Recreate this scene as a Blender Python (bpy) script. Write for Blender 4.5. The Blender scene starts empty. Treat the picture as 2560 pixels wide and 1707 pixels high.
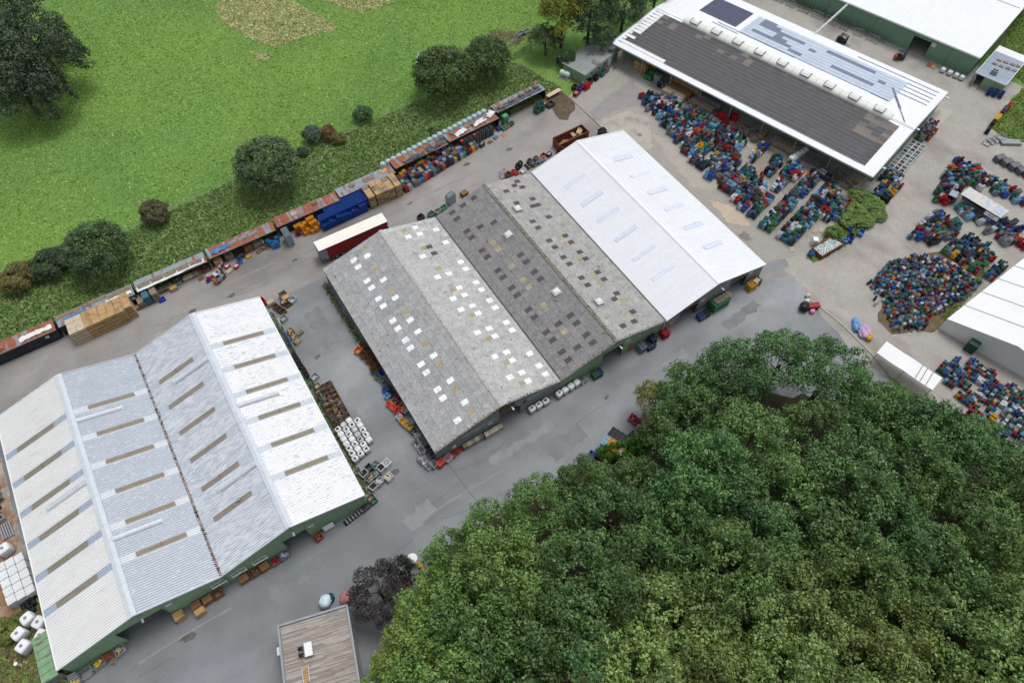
import bpy, math, random
import numpy as np
from mathutils import Vector, Matrix, Euler

# ------------------------------------------------------------------ camera
scene = bpy.context.scene
COL = scene.collection
R = math.radians
YAW, PITCH, ROLL, FPX, CAMZ = R(59.02804), R(57.50292), R(-1.38331), 1710.112, 100.0
_fw = Vector((math.cos(PITCH)*math.cos(YAW), math.cos(PITCH)*math.sin(YAW), -math.sin(PITCH)))
_r0 = Vector((math.sin(YAW), -math.cos(YAW), 0)); _u0 = _r0.cross(_fw)
_rt = _r0*math.cos(ROLL) + _u0*math.sin(ROLL); _up = -_r0*math.sin(ROLL) + _u0*math.cos(ROLL)
cam_data = bpy.data.cameras.new('camera'); cam = bpy.data.objects.new('camera', cam_data); COL.objects.link(cam)
cam_data.sensor_width = 36.0; cam_data.lens = FPX/2560*36.0; cam_data.clip_end = 4000; cam_data.clip_start = 0.5
M = Matrix((_rt, _up, -_fw)).transposed().to_4x4(); M.translation = (0, 0, CAMZ)
cam.matrix_world = M
scene.camera = cam

# ------------------------------------------------------------------ sky, sun, exposure (overcast)
SUN_EL, SUN_AZ = R(70), R(20)          # azimuth of the sun measured from +X towards +Y
world = bpy.data.worlds.new('World'); scene.world = world; world.use_nodes = True
nt = world.node_tree; bg = nt.nodes['Background']
sky = nt.nodes.new('ShaderNodeTexSky'); sky.sky_type = 'NISHITA'; sky.sun_disc = False
sky.sun_elevation = SUN_EL; sky.sun_rotation = R(90) - SUN_AZ
sky.air_density = 1.0; sky.dust_density = 3.0; sky.ozone_density = 1.0
hs = nt.nodes.new('ShaderNodeHueSaturation'); hs.inputs['Saturation'].default_value = 0.22
nt.links.new(sky.outputs[0], hs.inputs['Color']); nt.links.new(hs.outputs[0], bg.inputs[0])
bg.inputs[1].default_value = 0.13
sun_data = bpy.data.lights.new('sun', 'SUN'); sun_data.energy = 1.3; sun_data.angle = R(25); sun_data.color = (1.0, .97, .92)
sun = bpy.data.objects.new('sun', sun_data); COL.objects.link(sun)
sd = Vector((math.cos(SUN_EL)*math.cos(SUN_AZ), math.cos(SUN_EL)*math.sin(SUN_AZ), math.sin(SUN_EL)))
sun.rotation_euler = sd.to_track_quat('Z', 'Y').to_euler(); sun.location = sd*300
vs = scene.view_settings; vs.view_transform = 'Standard'; vs.look = 'None'; vs.gamma = 1.0; vs.exposure = 0.2
vs.use_curve_mapping = False
scene.render.engine = 'CYCLES'
try:
    scene.cycles.use_denoising = True
    scene.cycles.denoiser = 'OPENIMAGEDENOISE'
    scene.cycles.max_bounces = 5; scene.cycles.diffuse_bounces = 3; scene.cycles.transparent_max_bounces = 6
    scene.cycles.caustics_reflective = False; scene.cycles.caustics_refractive = False
except Exception:
    pass

# ------------------------------------------------------------------ helpers
random.seed(7); rng = np.random.default_rng(7)
def G(u, v, z=0.0):
    """point at height z on the sight line of a photograph pixel"""
    d = _fw + _rt*((u-1280)/FPX) - _up*((v-853.5)/FPX)
    t = (z-CAMZ)/d.z
    return Vector((d.x*t, d.y*t, z))
def S(r, g, b, k=1.0):
    """albedo from a display colour"""
    f = lambda c: ((c/255)/12.92 if c/255 <= .04045 else ((c/255+.055)/1.055)**2.4)*k/1.12
    return (min(f(r), .92), min(f(g), .92), min(f(b), .92), 1.0)

def mat(name, col=(.5,.5,.5,1), rough=.75, var=.15, ns=1.2, fine=.1, fs=14.0, bump=0.0, bs=10.0, metal=0.0, spec=.3,
        src=None, world=False, stretch=(1,1,1), col2=None, c2lo=.5, c2hi=.65, c2s=.6, c2st=(1,1,1)):
    m = bpy.data.materials.new(name); m.use_nodes = True
    n = m.node_tree.nodes; L = m.node_tree.links.new
    b = n['Principled BSDF']
    b.inputs['Roughness'].default_value = rough; b.inputs['Metallic'].default_value = metal
    b.inputs['Specular IOR Level'].default_value = spec
    tc = n.new('ShaderNodeTexCoord'); oi = n.new('ShaderNodeObjectInfo')
    mul = n.new('ShaderNodeMath'); mul.operation = 'MULTIPLY'; mul.inputs[1].default_value = 57.0
    L(oi.outputs['Random'], mul.inputs[0])
    def noise(scale, st, det=4.0):
        mp = n.new('ShaderNodeMapping'); mp.inputs['Scale'].default_value = st
        L(tc.outputs['Object'], mp.inputs['Vector'])
        t = n.new('ShaderNodeTexNoise'); t.noise_dimensions = '4D'; t.inputs['Scale'].default_value = scale; t.inputs['Detail'].default_value = det
        L(mp.outputs[0], t.inputs['Vector']); L(mul.outputs[0], t.inputs['W'])
        return t.outputs['Fac']
    def ramp(sock, lo, hi, a, c):
        r = n.new('ShaderNodeMapRange'); r.inputs[1].default_value = lo; r.inputs[2].default_value = hi
        r.inputs[3].default_value = a; r.inputs[4].default_value = c; L(sock, r.inputs[0]); return r.outputs[0]
    if src == 'obj':
        base = oi.outputs['Color']
    elif src == 'attr':
        at = n.new('ShaderNodeAttribute'); at.attribute_name = 'Col'; base = at.outputs['Color']
    else:
        rg = n.new('ShaderNodeRGB'); rg.outputs[0].default_value = col; base = rg.outputs[0]
    if col2 is not None:
        mx = n.new('ShaderNodeMix'); mx.data_type = 'RGBA'
        L(ramp(noise(c2s, c2st, 6.0), c2lo, c2hi, 0, 1), mx.inputs[0]); L(base, mx.inputs[6]); mx.inputs[7].default_value = col2
        base = mx.outputs[2]
    def mulc(base, fac):
        v = n.new('ShaderNodeVectorMath'); v.operation = 'SCALE'; L(base, v.inputs[0]); L(fac, v.inputs[3]); return v.outputs[0]
    if var: base = mulc(base, ramp(noise(ns, stretch), .3, .7, 1-var, 1+var))
    if fine: base = mulc(base, ramp(noise(fs, (1,1,1), 2.0), .3, .7, 1-fine, 1+fine))
    L(base, b.inputs['Base Color'])
    if bump:
        bp = n.new('ShaderNodeBump'); bp.inputs['Strength'].default_value = bump; bp.inputs['Distance'].default_value = .1
        L(noise(bs, (1,1,1), 4.0), bp.inputs['Height']); L(bp.outputs[0], b.inputs['Normal'])
    return m

class MB:
    def __init__(s): s.v = []; s.f = []; s.m = []
    def quad(s, *p, m=0):
        i = len(s.v); s.v += [tuple(q) for q in p]; s.f.append(tuple(range(i, i+len(p)))); s.m.append(m); return s
    def hexa(s, b, t, m=0):
        i = len(s.v); s.v += [tuple(q) for q in b] + [tuple(q) for q in t]; k = len(b)
        s.f.append(tuple(i+j for j in reversed(range(k)))); s.f.append(tuple(i+k+j for j in range(k)))
        for j in range(k): s.f.append((i+j, i+(j+1) % k, i+k+(j+1) % k, i+k+j))
        s.m += [m]*(k+2); return s
    def box(s, x0, x1, y0, y1, z0, z1, m=0):
        return s.hexa([(x0,y0,z0),(x1,y0,z0),(x1,y1,z0),(x0,y1,z0)], [(x0,y0,z1),(x1,y0,z1),(x1,y1,z1),(x0,y1,z1)], m)
    def obox(s, c, d, rot=(0,0,0), m=0):
        mt = Euler(rot).to_matrix(); c = Vector(c); q = []
        for sz in (-.5, .5):
            for sx, sy in ((-.5,-.5),(.5,-.5),(.5,.5),(-.5,.5)): q.append(c + mt @ Vector((sx*d[0], sy*d[1], sz*d[2])))
        return s.hexa(q[:4], q[4:], m)
    def bar(s, p, q, w, h=None, m=0):
        p = Vector(p); q = Vector(q); h = h or w; d = (q-p).normalized()
        a = d.cross(Vector((0,0,1))); a = a.normalized() if a.length > 1e-4 else Vector((1,0,0)); b = a.cross(d)
        o = [a*(-w/2)-b*(h/2), a*(w/2)-b*(h/2), a*(w/2)+b*(h/2), a*(-w/2)+b*(h/2)]
        return s.hexa([p+x for x in o], [q+x for x in o], m)
    def tube(s, p, q, r, n=8, m=0, r2=None):
        p = Vector(p); q = Vector(q); r2 = r if r2 is None else r2; d = (q-p).normalized()
        a = d.cross(Vector((0,0,1))); a = a.normalized() if a.length > 1e-4 else Vector((1,0,0)); b = d.cross(a)
        c = [(math.cos(2*math.pi*i/n), math.sin(2*math.pi*i/n)) for i in range(n)]
        return s.hexa([p+a*x*r+b*y*r for x, y in c], [q+a*x*r2+b*y*r2 for x, y in c], m)
    def prism(s, pts, z0, z1, m=0):
        return s.hexa([(x,y,z0) for x, y in pts], [(x,y,z1) for x, y in pts], m)
    def blob(s, c, r, n=8, k=5, m=0, jit=.0, pw=1.0):
        """rounded lump; pw<1 gives a squarer, cushion-like body"""
        i = len(s.v); rows = []
        for a in range(k+1):
            th = math.pi*a/k; row = []
            for b in range(n):
                ph = 2*math.pi*b/n; f = lambda t: math.copysign(abs(t)**pw, t)
                j = 1+random.uniform(-jit, jit)
                row.append(len(s.v)); s.v.append((c[0]+r[0]*f(math.sin(th))*f(math.cos(ph))*j, c[1]+r[1]*f(math.sin(th))*f(math.sin(ph))*j, c[2]+r[2]*f(math.cos(th))*j))
            rows.append(row)
        for a in range(k):
            for b in range(n):
                s.f.append((rows[a][b], rows[a+1][b], rows[a+1][(b+1) % n], rows[a][(b+1) % n])); s.m.append(m)
        return s
    def mesh(s, name, mats, smooth=False):
        me = bpy.data.meshes.new(name); me.from_pydata(s.v, [], s.f)
        for x in (mats if isinstance(mats, (list, tuple)) else [mats]): me.materials.append(x)
        me.polygons.foreach_set('material_index', s.m)
        if smooth: me.polygons.foreach_set('use_smooth', [True]*len(s.f))
        me.update(); return me
    def build(s, name, mats, parent=None, loc=(0,0,0), rz=0.0, color=None, smooth=False):
        return ob(name, s.mesh(name, mats, smooth), parent, loc, rz, color)

def ob(name, me, parent=None, loc=(0,0,0), rz=0.0, color=None, rot=None, scale=None):
    o = bpy.data.objects.new(name, me); COL.objects.link(o)
    if parent is not None: o.parent = parent
    o.location = loc; o.rotation_euler = rot if rot is not None else (0, 0, rz)
    if scale is not None: o.scale = scale
    if color is not None: o.color = color
    return o
def tag(o, label=None, cat=None, group=None, kind=None):
    if label: o['label'] = label
    if cat: o['category'] = cat
    if group: o['group'] = group
    if kind: o['kind'] = kind
    return o
def thing(name, label, cat, loc=(0,0,0), rz=0.0, group=None):
    o = bpy.data.objects.new(name, None); COL.objects.link(o)
    o.empty_display_size = .2; o.location = loc; o.rotation_euler = (0, 0, rz)
    return tag(o, label, cat, group)
def np_mesh(name, V, F, mats, colors=None, smooth=False):
    V = np.asarray(V, np.float32); F = np.asarray(F, np.int32); k = F.shape[1]
    me = bpy.data.meshes.new(name)
    me.vertices.add(len(V)); me.vertices.foreach_set('co', V.ravel())
    me.loops.add(F.size); me.loops.foreach_set('vertex_index', F.ravel())
    me.polygons.add(len(F)); me.polygons.foreach_set('loop_start', np.arange(0, F.size, k, dtype=np.int32))
    me.polygons.foreach_set('loop_total', np.full(len(F), k, np.int32))
    for x in (mats if isinstance(mats, (list, tuple)) else [mats]): me.materials.append(x)
    if colors is not None:
        ca = me.color_attributes.new('Col', 'FLOAT_COLOR', 'POINT')
        c = np.ones((len(V), 4), np.float32); c[:, :3] = colors; ca.data.foreach_set('color', c.ravel())
    me.update(calc_edges=True); me.validate()
    if not smooth: me.shade_flat()
    return me
def inpoly(x, y, poly):
    c = False; j = len(poly)-1
    for i in range(len(poly)):
        xi, yi = poly[i][0], poly[i][1]; xj, yj = poly[j][0], poly[j][1]
        if (yi > y) != (yj > y) and x < (xj-xi)*(y-yi)/(yj-yi)+xi: c = not c
        j = i
    return c
def text(body, size, material, parent, loc, rot, name='lettering'):
    cu = bpy.data.curves.new(name, 'FONT'); cu.body = body; cu.size = size; cu.align_x = 'CENTER'; cu.align_y = 'CENTER'
    cu.extrude = .004; cu.materials.append(material)
    tmp = bpy.data.objects.new('tmp', cu); me = bpy.data.meshes.new_from_object(tmp); bpy.data.objects.remove(tmp); bpy.data.curves.remove(cu)
    if not me.materials: me.materials.append(material)
    return ob(name, me, parent, loc, rot=rot)

# ------------------------------------------------------------------ materials
MT = {}
MT['asphalt_yard'] = mat('asphalt_yard', S(154,150,147), .9, .13, .25, .12, 7, col2=S(128,124,121), c2lo=.5, c2hi=.66, c2s=.09, c2st=(.35,1,1), bump=.25, bs=30)
MT['asphalt_road'] = mat('asphalt_road', S(127,130,134), .88, .13, .22, .08, 9, col2=S(156,159,163), c2lo=.46, c2hi=.70, c2s=.07, c2st=(.3,1,1), bump=.2, bs=30)
MT['seam'] = mat('seam', S(84,84,86), .9)
MT['gravel'] = mat('gravel', S(168,164,158), .95, .10, .3, .14, 5, col2=S(138,132,126), c2lo=.52, c2hi=.72, c2s=.16, c2st=(1,.5,1), bump=.4, bs=6)
MT['soil'] = mat('soil', S(112,94,74), .95, .25, .6, .25, 6, col2=S(92,100,58), c2lo=.5, c2hi=.6, c2s=.5, bump=.5, bs=6)
MT['soil_red'] = mat('soil_red', S(150,116,92), .95, .25, .5, .25, 6, col2=S(170,160,150), c2lo=.5, c2hi=.6, c2s=.4, bump=.5, bs=6)
MT['mud'] = mat('mud', S(96,84,68), .95, .3, .8, .25, 5, bump=.5, bs=5)
MT['concrete'] = mat('concrete', S(176,172,162), .9, .10, .35, .10, 8, col2=S(150,146,138), c2lo=.5, c2hi=.68, c2s=.4, bump=.2)
MT['meadow'] = mat('meadow', S(116,146,70), .95, .14, .05, .16, 1.6, col2=S(100,138,70), c2lo=.42, c2hi=.62, c2s=.03, bump=.8, bs=1.4)
MT['verge'] = mat('verge', S(104,126,68), .95, .22, .2, .28, 2.5, col2=S(112,110,72), c2lo=.52, c2hi=.66, c2s=.12, bump=.8, bs=3)
MT['straw'] = mat('straw', S(172,170,122), .95, .18, .5, .25, 2, col2=S(112,134,78), c2lo=.5, c2hi=.62, c2s=.3, bump=.8, bs=2)
MT['lawn'] = mat('lawn', S(96,126,58), .95, .2, .4, .2, 3, bump=.6, bs=4)
MT['forest_floor'] = mat('forest_floor', S(62,60,44), .95, .3, .6, .2, 3)
MT['paver'] = mat('paver', src='obj', rough=.9, var=.07, ns=.5, fine=.10, fs=4.5)
MT['leaf'] = None
MT['white'] = mat('white', S(236,238,240), .6, .03, .4, .02)
MT['white_roof'] = mat('white_roof', S(238,241,246), .5, .03, .15, .02, 5)
MT['grey_metal'] = mat('grey_metal', S(150,154,158), .45, .1, 1, metal=.4)
MT['steel'] = mat('steel', S(176,180,186), .4, .1, 2, metal=.6)
MT['dark'] = mat('dark', S(36,37,40), .7, .1)
MT['black'] = mat('black', S(24,25,27), .6, .15, 2)
MT['rubber'] = mat('rubber', S(38,38,40), .85, .1)
MT['green_clad'] = mat('green_clad', S(138,168,140), .6, .06, .4, .04, col2=S(124,154,126), c2lo=.55, c2hi=.75, c2s=.5, c2st=(1,1,.2))
MT['dark_green_clad'] = mat('dark_green_clad', S(118,152,128), .6, .06, .4, .04)
MT['grey_clad'] = mat('grey_clad', S(136,140,138), .85, .18, 1.5, .08, stretch=(3,3,.3))
MT['blue_grey'] = mat('blue_grey', S(150,162,180), .6, .06)
MT['brown_board'] = mat('brown_board', S(104,84,60), .8, .2, 2)
MT['navy_wall'] = mat('navy_wall', S(44,48,58), .65, .2, 1.0, col2=S(66,68,74), c2lo=.55, c2hi=.7, c2s=.7)
MT['rust_roof'] = mat('rust_roof', S(150,96,74), .85, .18, 1.2, .1, 8, col2=S(146,150,158), c2lo=.5, c2hi=.62, c2s=.55, c2st=(1.6,.35,1))
MT['rust_roof2'] = mat('rust_roof2', S(148,156,166), .8, .12, 1.2, .1, 8, col2=S(146,100,82), c2lo=.52, c2hi=.62, c2s=.5, c2st=(1.8,.35,1))
MT['rust'] = mat('rust', S(128,70,50), .85, .2, 1.5, .12, 9, col2=S(96,56,44), c2lo=.5, c2hi=.65, c2s=.8)
MT['wood'] = mat('wood', S(192,160,116), .85, .14, 3, .08, col2=S(164,132,92), c2lo=.5, c2hi=.65, c2s=1.0)
MT['wood_pale'] = mat('wood_pale', S(206,190,164), .85, .10, 3, .08)
MT['wood_old'] = mat('wood_old', S(150,136,120), .9, .2, 2.5, .1, col2=S(110,98,88), c2lo=.5, c2hi=.65, c2s=1.5)
MT['wood_brown'] = mat('wood_brown', S(136,104,72), .9, .2, 2.5, .1)
MT['deck'] = mat('deck', src='obj', rough=.9, var=.14, ns=1.5, fine=.1)
MT['plastic'] = mat('plastic', src='obj', rough=.45, var=.06, ns=2, fine=.03)
MT['plastic_attr'] = mat('plastic_attr', src='attr', rough=.5, var=.06, ns=2, fine=.03)
MT['foil'] = mat('foil', S(222,226,230), .35, .08, 2.5, .05, bump=.7, bs=5)
MT['foil_grey'] = mat('foil_grey', S(176,180,186), .35, .2, 2.5, .05, bump=.7, bs=5)
MT['tarp'] = mat('tarp', S(82,88,98), .5, .2, 1.5, .08, bump=.8, bs=3)
MT['tarp_white'] = mat('tarp_white', S(226,228,230), .5, .08, 1.5, .05, bump=.5, bs=3)
MT['sheet_obj'] = mat('sheet_obj', src='obj', rough=.9, var=.12, ns=1.6, fine=.22, fs=6, col2=S(88,84,86), c2lo=.60, c2hi=.74, c2s=2.2)
MT['sheet_attr'] = mat('sheet_attr', src='attr', rough=.9, var=.12, ns=1.6, fine=.22, fs=6, col2=S(88,84,86), c2lo=.60, c2hi=.74, c2s=2.2)
MT['lichen'] = mat('lichen', S(132,126,122), .95, .35, 2.0, .3, 6, col2=S(96,96,70), c2lo=.5, c2hi=.6, c2s=3)
MT['fibreglass'] = mat('fibreglass', S(160,153,138), .5, .16, 1.2, .06, stretch=(.3,5,1))
MT['pane'] = mat('pane', S(214,224,240), .3, .06)
MT['glass'] = mat('glass', S(66,74,84), .12, .1, spec=.6)
MT['solar'] = mat('solar', src='obj', rough=.45, var=.05, ns=1.2, fine=.0, spec=.15)
MT['solar_attr'] = mat('solar_attr', src='attr', rough=.45, var=.05, ns=1.2, fine=.0, spec=.15)
MT['rail'] = mat('rail', S(160,156,142), .4, .1)
MT['rail_dark'] = mat('rail_dark', S(58,72,104), .5, .1)
MT['polycarb'] = mat('polycarb', S(226,228,224), .35, .05, .6, .03)
MT['flatroof'] = mat('flatroof', S(144,150,148), .9, .08, .5, .08, col2=S(104,110,112), c2lo=.56, c2hi=.60, c2s=.55)
MT['red'] = mat('red', S(150,28,40), .5, .06, .6, .03)
MT['cream'] = mat('cream', S(238,235,226), .5, .03, .4, .02)
MT['orange'] = mat('orange', S(206,120,52), .5, .1)
MT['bark'] = mat('bark', S(84,72,60), .95, .25, 3)
MT['glass_bits'] = mat('glass_bits', S(140,158,160), .3, .5, 4, .5, 9, col2=S(210,220,220), c2lo=.5, c2hi=.55, c2s=5, bump=1, bs=8)
MT['junk'] = mat('junk', S(110,108,106), .8, .5, 3, .3, 8, col2=S(190,190,190), c2lo=.55, c2hi=.6, c2s=4, bump=1, bs=6)
MT['tank'] = mat('tank', S(208,232,222), .4, .04)
MT['dome_tank'] = mat('dome_tank', S(168,190,196), .4, .06)
MT['ink'] = mat('ink', S(30,30,36), .7, .0)
MT['skin'] = mat('skin', S(196,152,128), .6, .05)
MT['cloth'] = mat('cloth', S(150,158,166), .9, .1)
MT['cloth_dark'] = mat('cloth_dark', S(40,44,58), .9, .1)
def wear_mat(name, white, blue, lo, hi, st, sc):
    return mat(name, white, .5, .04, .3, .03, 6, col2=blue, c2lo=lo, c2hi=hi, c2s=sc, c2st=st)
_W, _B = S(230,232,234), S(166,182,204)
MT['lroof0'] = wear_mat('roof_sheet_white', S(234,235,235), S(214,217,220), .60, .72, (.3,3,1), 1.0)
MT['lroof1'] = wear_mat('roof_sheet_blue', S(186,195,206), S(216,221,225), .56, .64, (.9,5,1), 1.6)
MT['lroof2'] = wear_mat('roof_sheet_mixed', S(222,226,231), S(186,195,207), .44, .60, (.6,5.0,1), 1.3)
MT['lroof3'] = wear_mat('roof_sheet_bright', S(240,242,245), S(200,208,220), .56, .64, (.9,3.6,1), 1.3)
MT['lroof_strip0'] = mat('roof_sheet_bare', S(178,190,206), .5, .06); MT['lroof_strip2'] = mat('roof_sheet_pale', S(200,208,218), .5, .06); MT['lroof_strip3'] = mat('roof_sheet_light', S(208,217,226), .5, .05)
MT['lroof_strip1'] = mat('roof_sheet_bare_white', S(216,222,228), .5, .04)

# foliage: object colour times a per-leaf factor, with light passing through the blades
def leaf_mat(name):
    m = bpy.data.materials.new(name); m.use_nodes = True; n = m.node_tree.nodes; L = m.node_tree.links.new
    for x in list(n): n.remove(x)
    out = n.new('ShaderNodeOutputMaterial'); oi = n.new('ShaderNodeObjectInfo'); at = n.new('ShaderNodeAttribute'); at.attribute_name = 'Col'
    v = n.new('ShaderNodeVectorMath'); v.operation = 'MULTIPLY'; L(oi.outputs['Color'], v.inputs[0]); L(at.outputs['Color'], v.inputs[1])
    d = n.new('ShaderNodeBsdfDiffuse'); t = n.new('ShaderNodeBsdfTranslucent'); g = n.new('ShaderNodeBsdfGlossy'); g.inputs['Roughness'].default_value = .5
    L(v.outputs[0], d.inputs[0]); L(v.outputs[0], t.inputs[0]); g.inputs[0].default_value = (.8,.85,.9,1)
    mx = n.new('ShaderNodeMixShader'); mx.inputs[0].default_value = .22; L(d.outputs[0], mx.inputs[1]); L(t.outputs[0], mx.inputs[2])
    m2 = n.new('ShaderNodeMixShader'); m2.inputs[0].default_value = .035; L(mx.outputs[0], m2.inputs[1]); L(g.outputs[0], m2.inputs[2])
    L(m2.outputs[0], out.inputs[0]); return m
MT['leaf'] = leaf_mat('leaf')
from mathutils.geometry import tessellate_polygon

# ------------------------------------------------------------------ ground (sheets 4 mm apart)
def rag(pts, step=1.5, jit=.25):
    out = []
    for i in range(len(pts)):
        a = Vector(pts[i][:2]); b = Vector(pts[(i+1) % len(pts)][:2]); n = max(1, int((b-a).length/step))
        nv = Vector((-(b-a).y, (b-a).x)); nv = nv.normalized() if nv.length else nv
        for k in range(n):
            p = a+(b-a)*k/n + nv*(random.uniform(-jit, jit) if jit else 0); out.append((p.x, p.y))
    return out
def sheet(name, pts, z, m, jit=0.0, px=False, color=None, step=1.5):
    if px: pts = [G(u, v) for u, v in pts]
    pts = [(p[0], p[1]) for p in pts]
    if jit: pts = rag(pts, step, jit)
    a = sum(pts[i][0]*pts[(i+1) % len(pts)][1]-pts[(i+1) % len(pts)][0]*pts[i][1] for i in range(len(pts)))
    if a < 0: pts = pts[::-1]
    b = MB(); b.v = [(x, y, z) for x, y in pts]
    b.f = [tuple(t) if (pts[t[1]][0]-pts[t[0]][0])*(pts[t[2]][1]-pts[t[0]][1])-(pts[t[1]][1]-pts[t[0]][1])*(pts[t[2]][0]-pts[t[0]][0]) > 0 else tuple(t)[::-1] for t in tessellate_polygon([[Vector((x, y, 0)) for x, y in pts]])]
    b.m = [0]*len(b.f); o = b.build(name, m, color=color)
    return tag(o, kind='structure')
sheet('meadow', [(-1500,-1500),(1500,-1500),(1500,1500),(-1500,1500)], 0, MT['meadow'])
VERGE = [G(*p) for p in [(-120,770),(0,712),(150,655),(327,577),(610,440),(903,320),(1056,248),(1210,175),(1290,158),(1345,190),(1400,220)]]
VERGE = [(v.x, v.y) for v in VERGE] + [(76,106),(60,104.3),(20,101.2),(-20,99.5),(-60,99)]
sheet('verge', VERGE, .004, MT['verge'], .5)
sheet('mown_patch', [(540,20),(560,60),(640,105),(685,118),(760,95),(845,72),(800,40),(720,0),(560,-30)], .004, MT['straw'], .6, True)
sheet('mown_corner', [(625,130),(645,152),(668,150),(684,137),(650,136)], .004, MT['straw'], .4, True)
sheet('mown_strip', [(760,-40),(800,0),(900,30),(980,10),(960,-40)], .004, MT['straw'], .6, True)
sheet('muddy_patch', [(1225,75),(1240,100),(1290,112),(1320,96),(1300,78)], .004, MT['mud'], .6, True)
sheet('yard', [(-80,84.2),(78,84.2),(78,102.8),(75,105.5),(40,103),(-80,99.5)], .008, MT['asphalt_yard'], .12)
sheet('road', [(-80,20),(70,14)] + [(p.x, p.y) for p in (G(2240,965),G(2170,890),G(2100,815),G(2035,752),G(2005,720),G(1990,700),G(1985,688))] + [(86,44),(79.5,43.5),(79.0,60),(78.9,85.3),(-80,85.3)], .012, MT['asphalt_road'])
sheet('yard_base', [(76,46),(84,60),(84,108),(150,125),(165,50),(150,20),(125,-12),(100,0),(82,28),(80,42)], .006, MT['gravel'])
sheet('forest_floor', [(-9,20),(4,30),(22,29.5),(40,30),(54,27.5),(62,24),(70,18),(80,9),(98,-4),(110,-60),(-30,-60)], .019, MT['forest_floor'], .6)
sheet('gravel_road', [(1905,700),(1990,690),(2040,770),(2110,850),(2180,930),(2300,970),(2700,1030),(2700,420),(2545,366),(2480,330),(2535,250),(2520,215),(2400,225),(2180,470),(2080,600),(1985,660)], .016, MT['gravel'], .3, True)
sheet('lane', [(140.5,53.5),(123,118),(142,123),(159,62),(159,49)], .018, MT['gravel'], .3)
sheet('hall_floor', [(90,110),(107,43.5),(145,53),(128,120)], .0205, MT['concrete'])
sheet('paved_yard', [(78.0,102.8),(93,107),(100,100),(112,46),(100,41.2),(86.5,42.2),(79.5,45)] , .020, MT['paver'], color=S(160,156,150))
for i, (pts, c) in enumerate([
        ([(78.4,96),(83,97.5),(93.6,99.8),(91,91.6),(83.5,93.2),(78.4,92.8)], (150,146,146)),
        ([(86.3,83.4),(88,77),(90,70),(87,62),(83,66),(84,75)], (172,167,158)),
        ([(83.5,62),(86.8,57),(85.5,52),(82.5,55)], (190,176,156)),
        ([(84.5,76),(86,74),(85.6,71),(84,72.5)], (134,130,126)),
        ([(82.0,51.5),(83.8,52),(83.6,49.5),(82.2,49.5)], (128,124,120)),
        ([(96,64),(104,66),(105,57),(97,54)], (150,142,130)),
        ([(88,50),(97,52.5),(99,46),(90,44)], (158,150,138))]):
    sheet('paving_patch', pts, .024+.003*(i % 3), MT['paver'], .3, color=S(*c), step=.6)
sheet('concrete_patch', [(78.3,92.4),(86.4,91.8),(88.5,87),(86.3,83.4),(84.5,80),(82,79),(79.3,84)], .034, MT['concrete'], .35)
b = MB()
for k in range(24):
    a = 2*math.pi*k/24; b.v.append((83.6+.55*math.cos(a), 84.2+.55*math.sin(a), .04))
b.f.append(tuple(range(24))); b.m.append(0)
tag(b.build('manhole_cover', MT['asphalt_road']), 'round grey manhole cover in the pale concrete patch', 'manhole cover')
sheet('dirt_track', [(1295,180),(1330,178),(1400,225),(1440,260),(1420,300),(1402,298),(1350,240)], .012, MT['mud'], .5, True)
sheet('grass_island', [(2019,645),(2034,657),(2103,620),(2175,567),(2215,532),(2212,517),(2175,476),(2131,495),(2103,545),(2062,595)], .028, MT['lawn'], .3, True)
sheet('lawn', [(158.7,48.5),(147.5,45.2),(147.2,42.1),(150,38),(200,40),(220,80),(169,62),(166,50)], .026, MT['lawn'], .4)
sheet('heap_ground', [G(*p) for p in [(2190,800),(2240,700),(2300,640),(2400,610),(2460,640),(2460,700),(2380,790),(2330,830),(2290,830),(2230,835)]], .024, MT['soil'], .4)
sheet('bare_soil', [(-46.5,62),(-46.0,44),(-75,30),(-80,84),(-47,84)], .020, MT['soil_red'], .3)
sheet('rough_grass', [(-46.2,54),(-44.4,50),(-44.6,38),(-52,30),(-60,46),(-52,51)], .024, MT['soil'], .5)
sheet('gravel_apron', [G(*p) for p in [(2060,775),(2110,815),(2180,885),(2260,975),(2420,1040),(2600,1160),(2700,1000),(2600,900),(2400,830),(2330,840),(2230,840),(2160,780)]], .0225, MT['gravel'], .3)
# tar seams in the asphalt
def seam(pts, w=.07, z=.014):
    b = MB()
    for p, q in zip(pts, pts[1:]):
        p = Vector(p); q = Vector(q); n = Vector((-(q-p).y, (q-p).x)).normalized()*w/2
        b.quad((p.x-n.x,p.y-n.y,z),(q.x-n.x,q.y-n.y,z),(q.x+n.x,q.y+n.y,z),(p.x+n.x,p.y+n.y,z))
    return tag(b.build('tar_seam', MT['seam']), kind='structure')
seam([(12.4,41.2),(12.6,38),(13.0,34),(13.3,31)])
seam([(-44,42.6),(-36,42.8),(-30,42.8)], .06)
seam([(78.05,102.6),(78.0,92),(78.1,85)], .12, .03)
seam([(79.1,45),(79.0,60),(78.95,84)], .12, .03)
for k in range(5):
    x = random.uniform(-30, 60); y = random.uniform(88, 95)
    seam([(x+i*1.6, y+random.uniform(-.25,.25)) for i in range(random.randint(4, 8))], .05)

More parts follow.
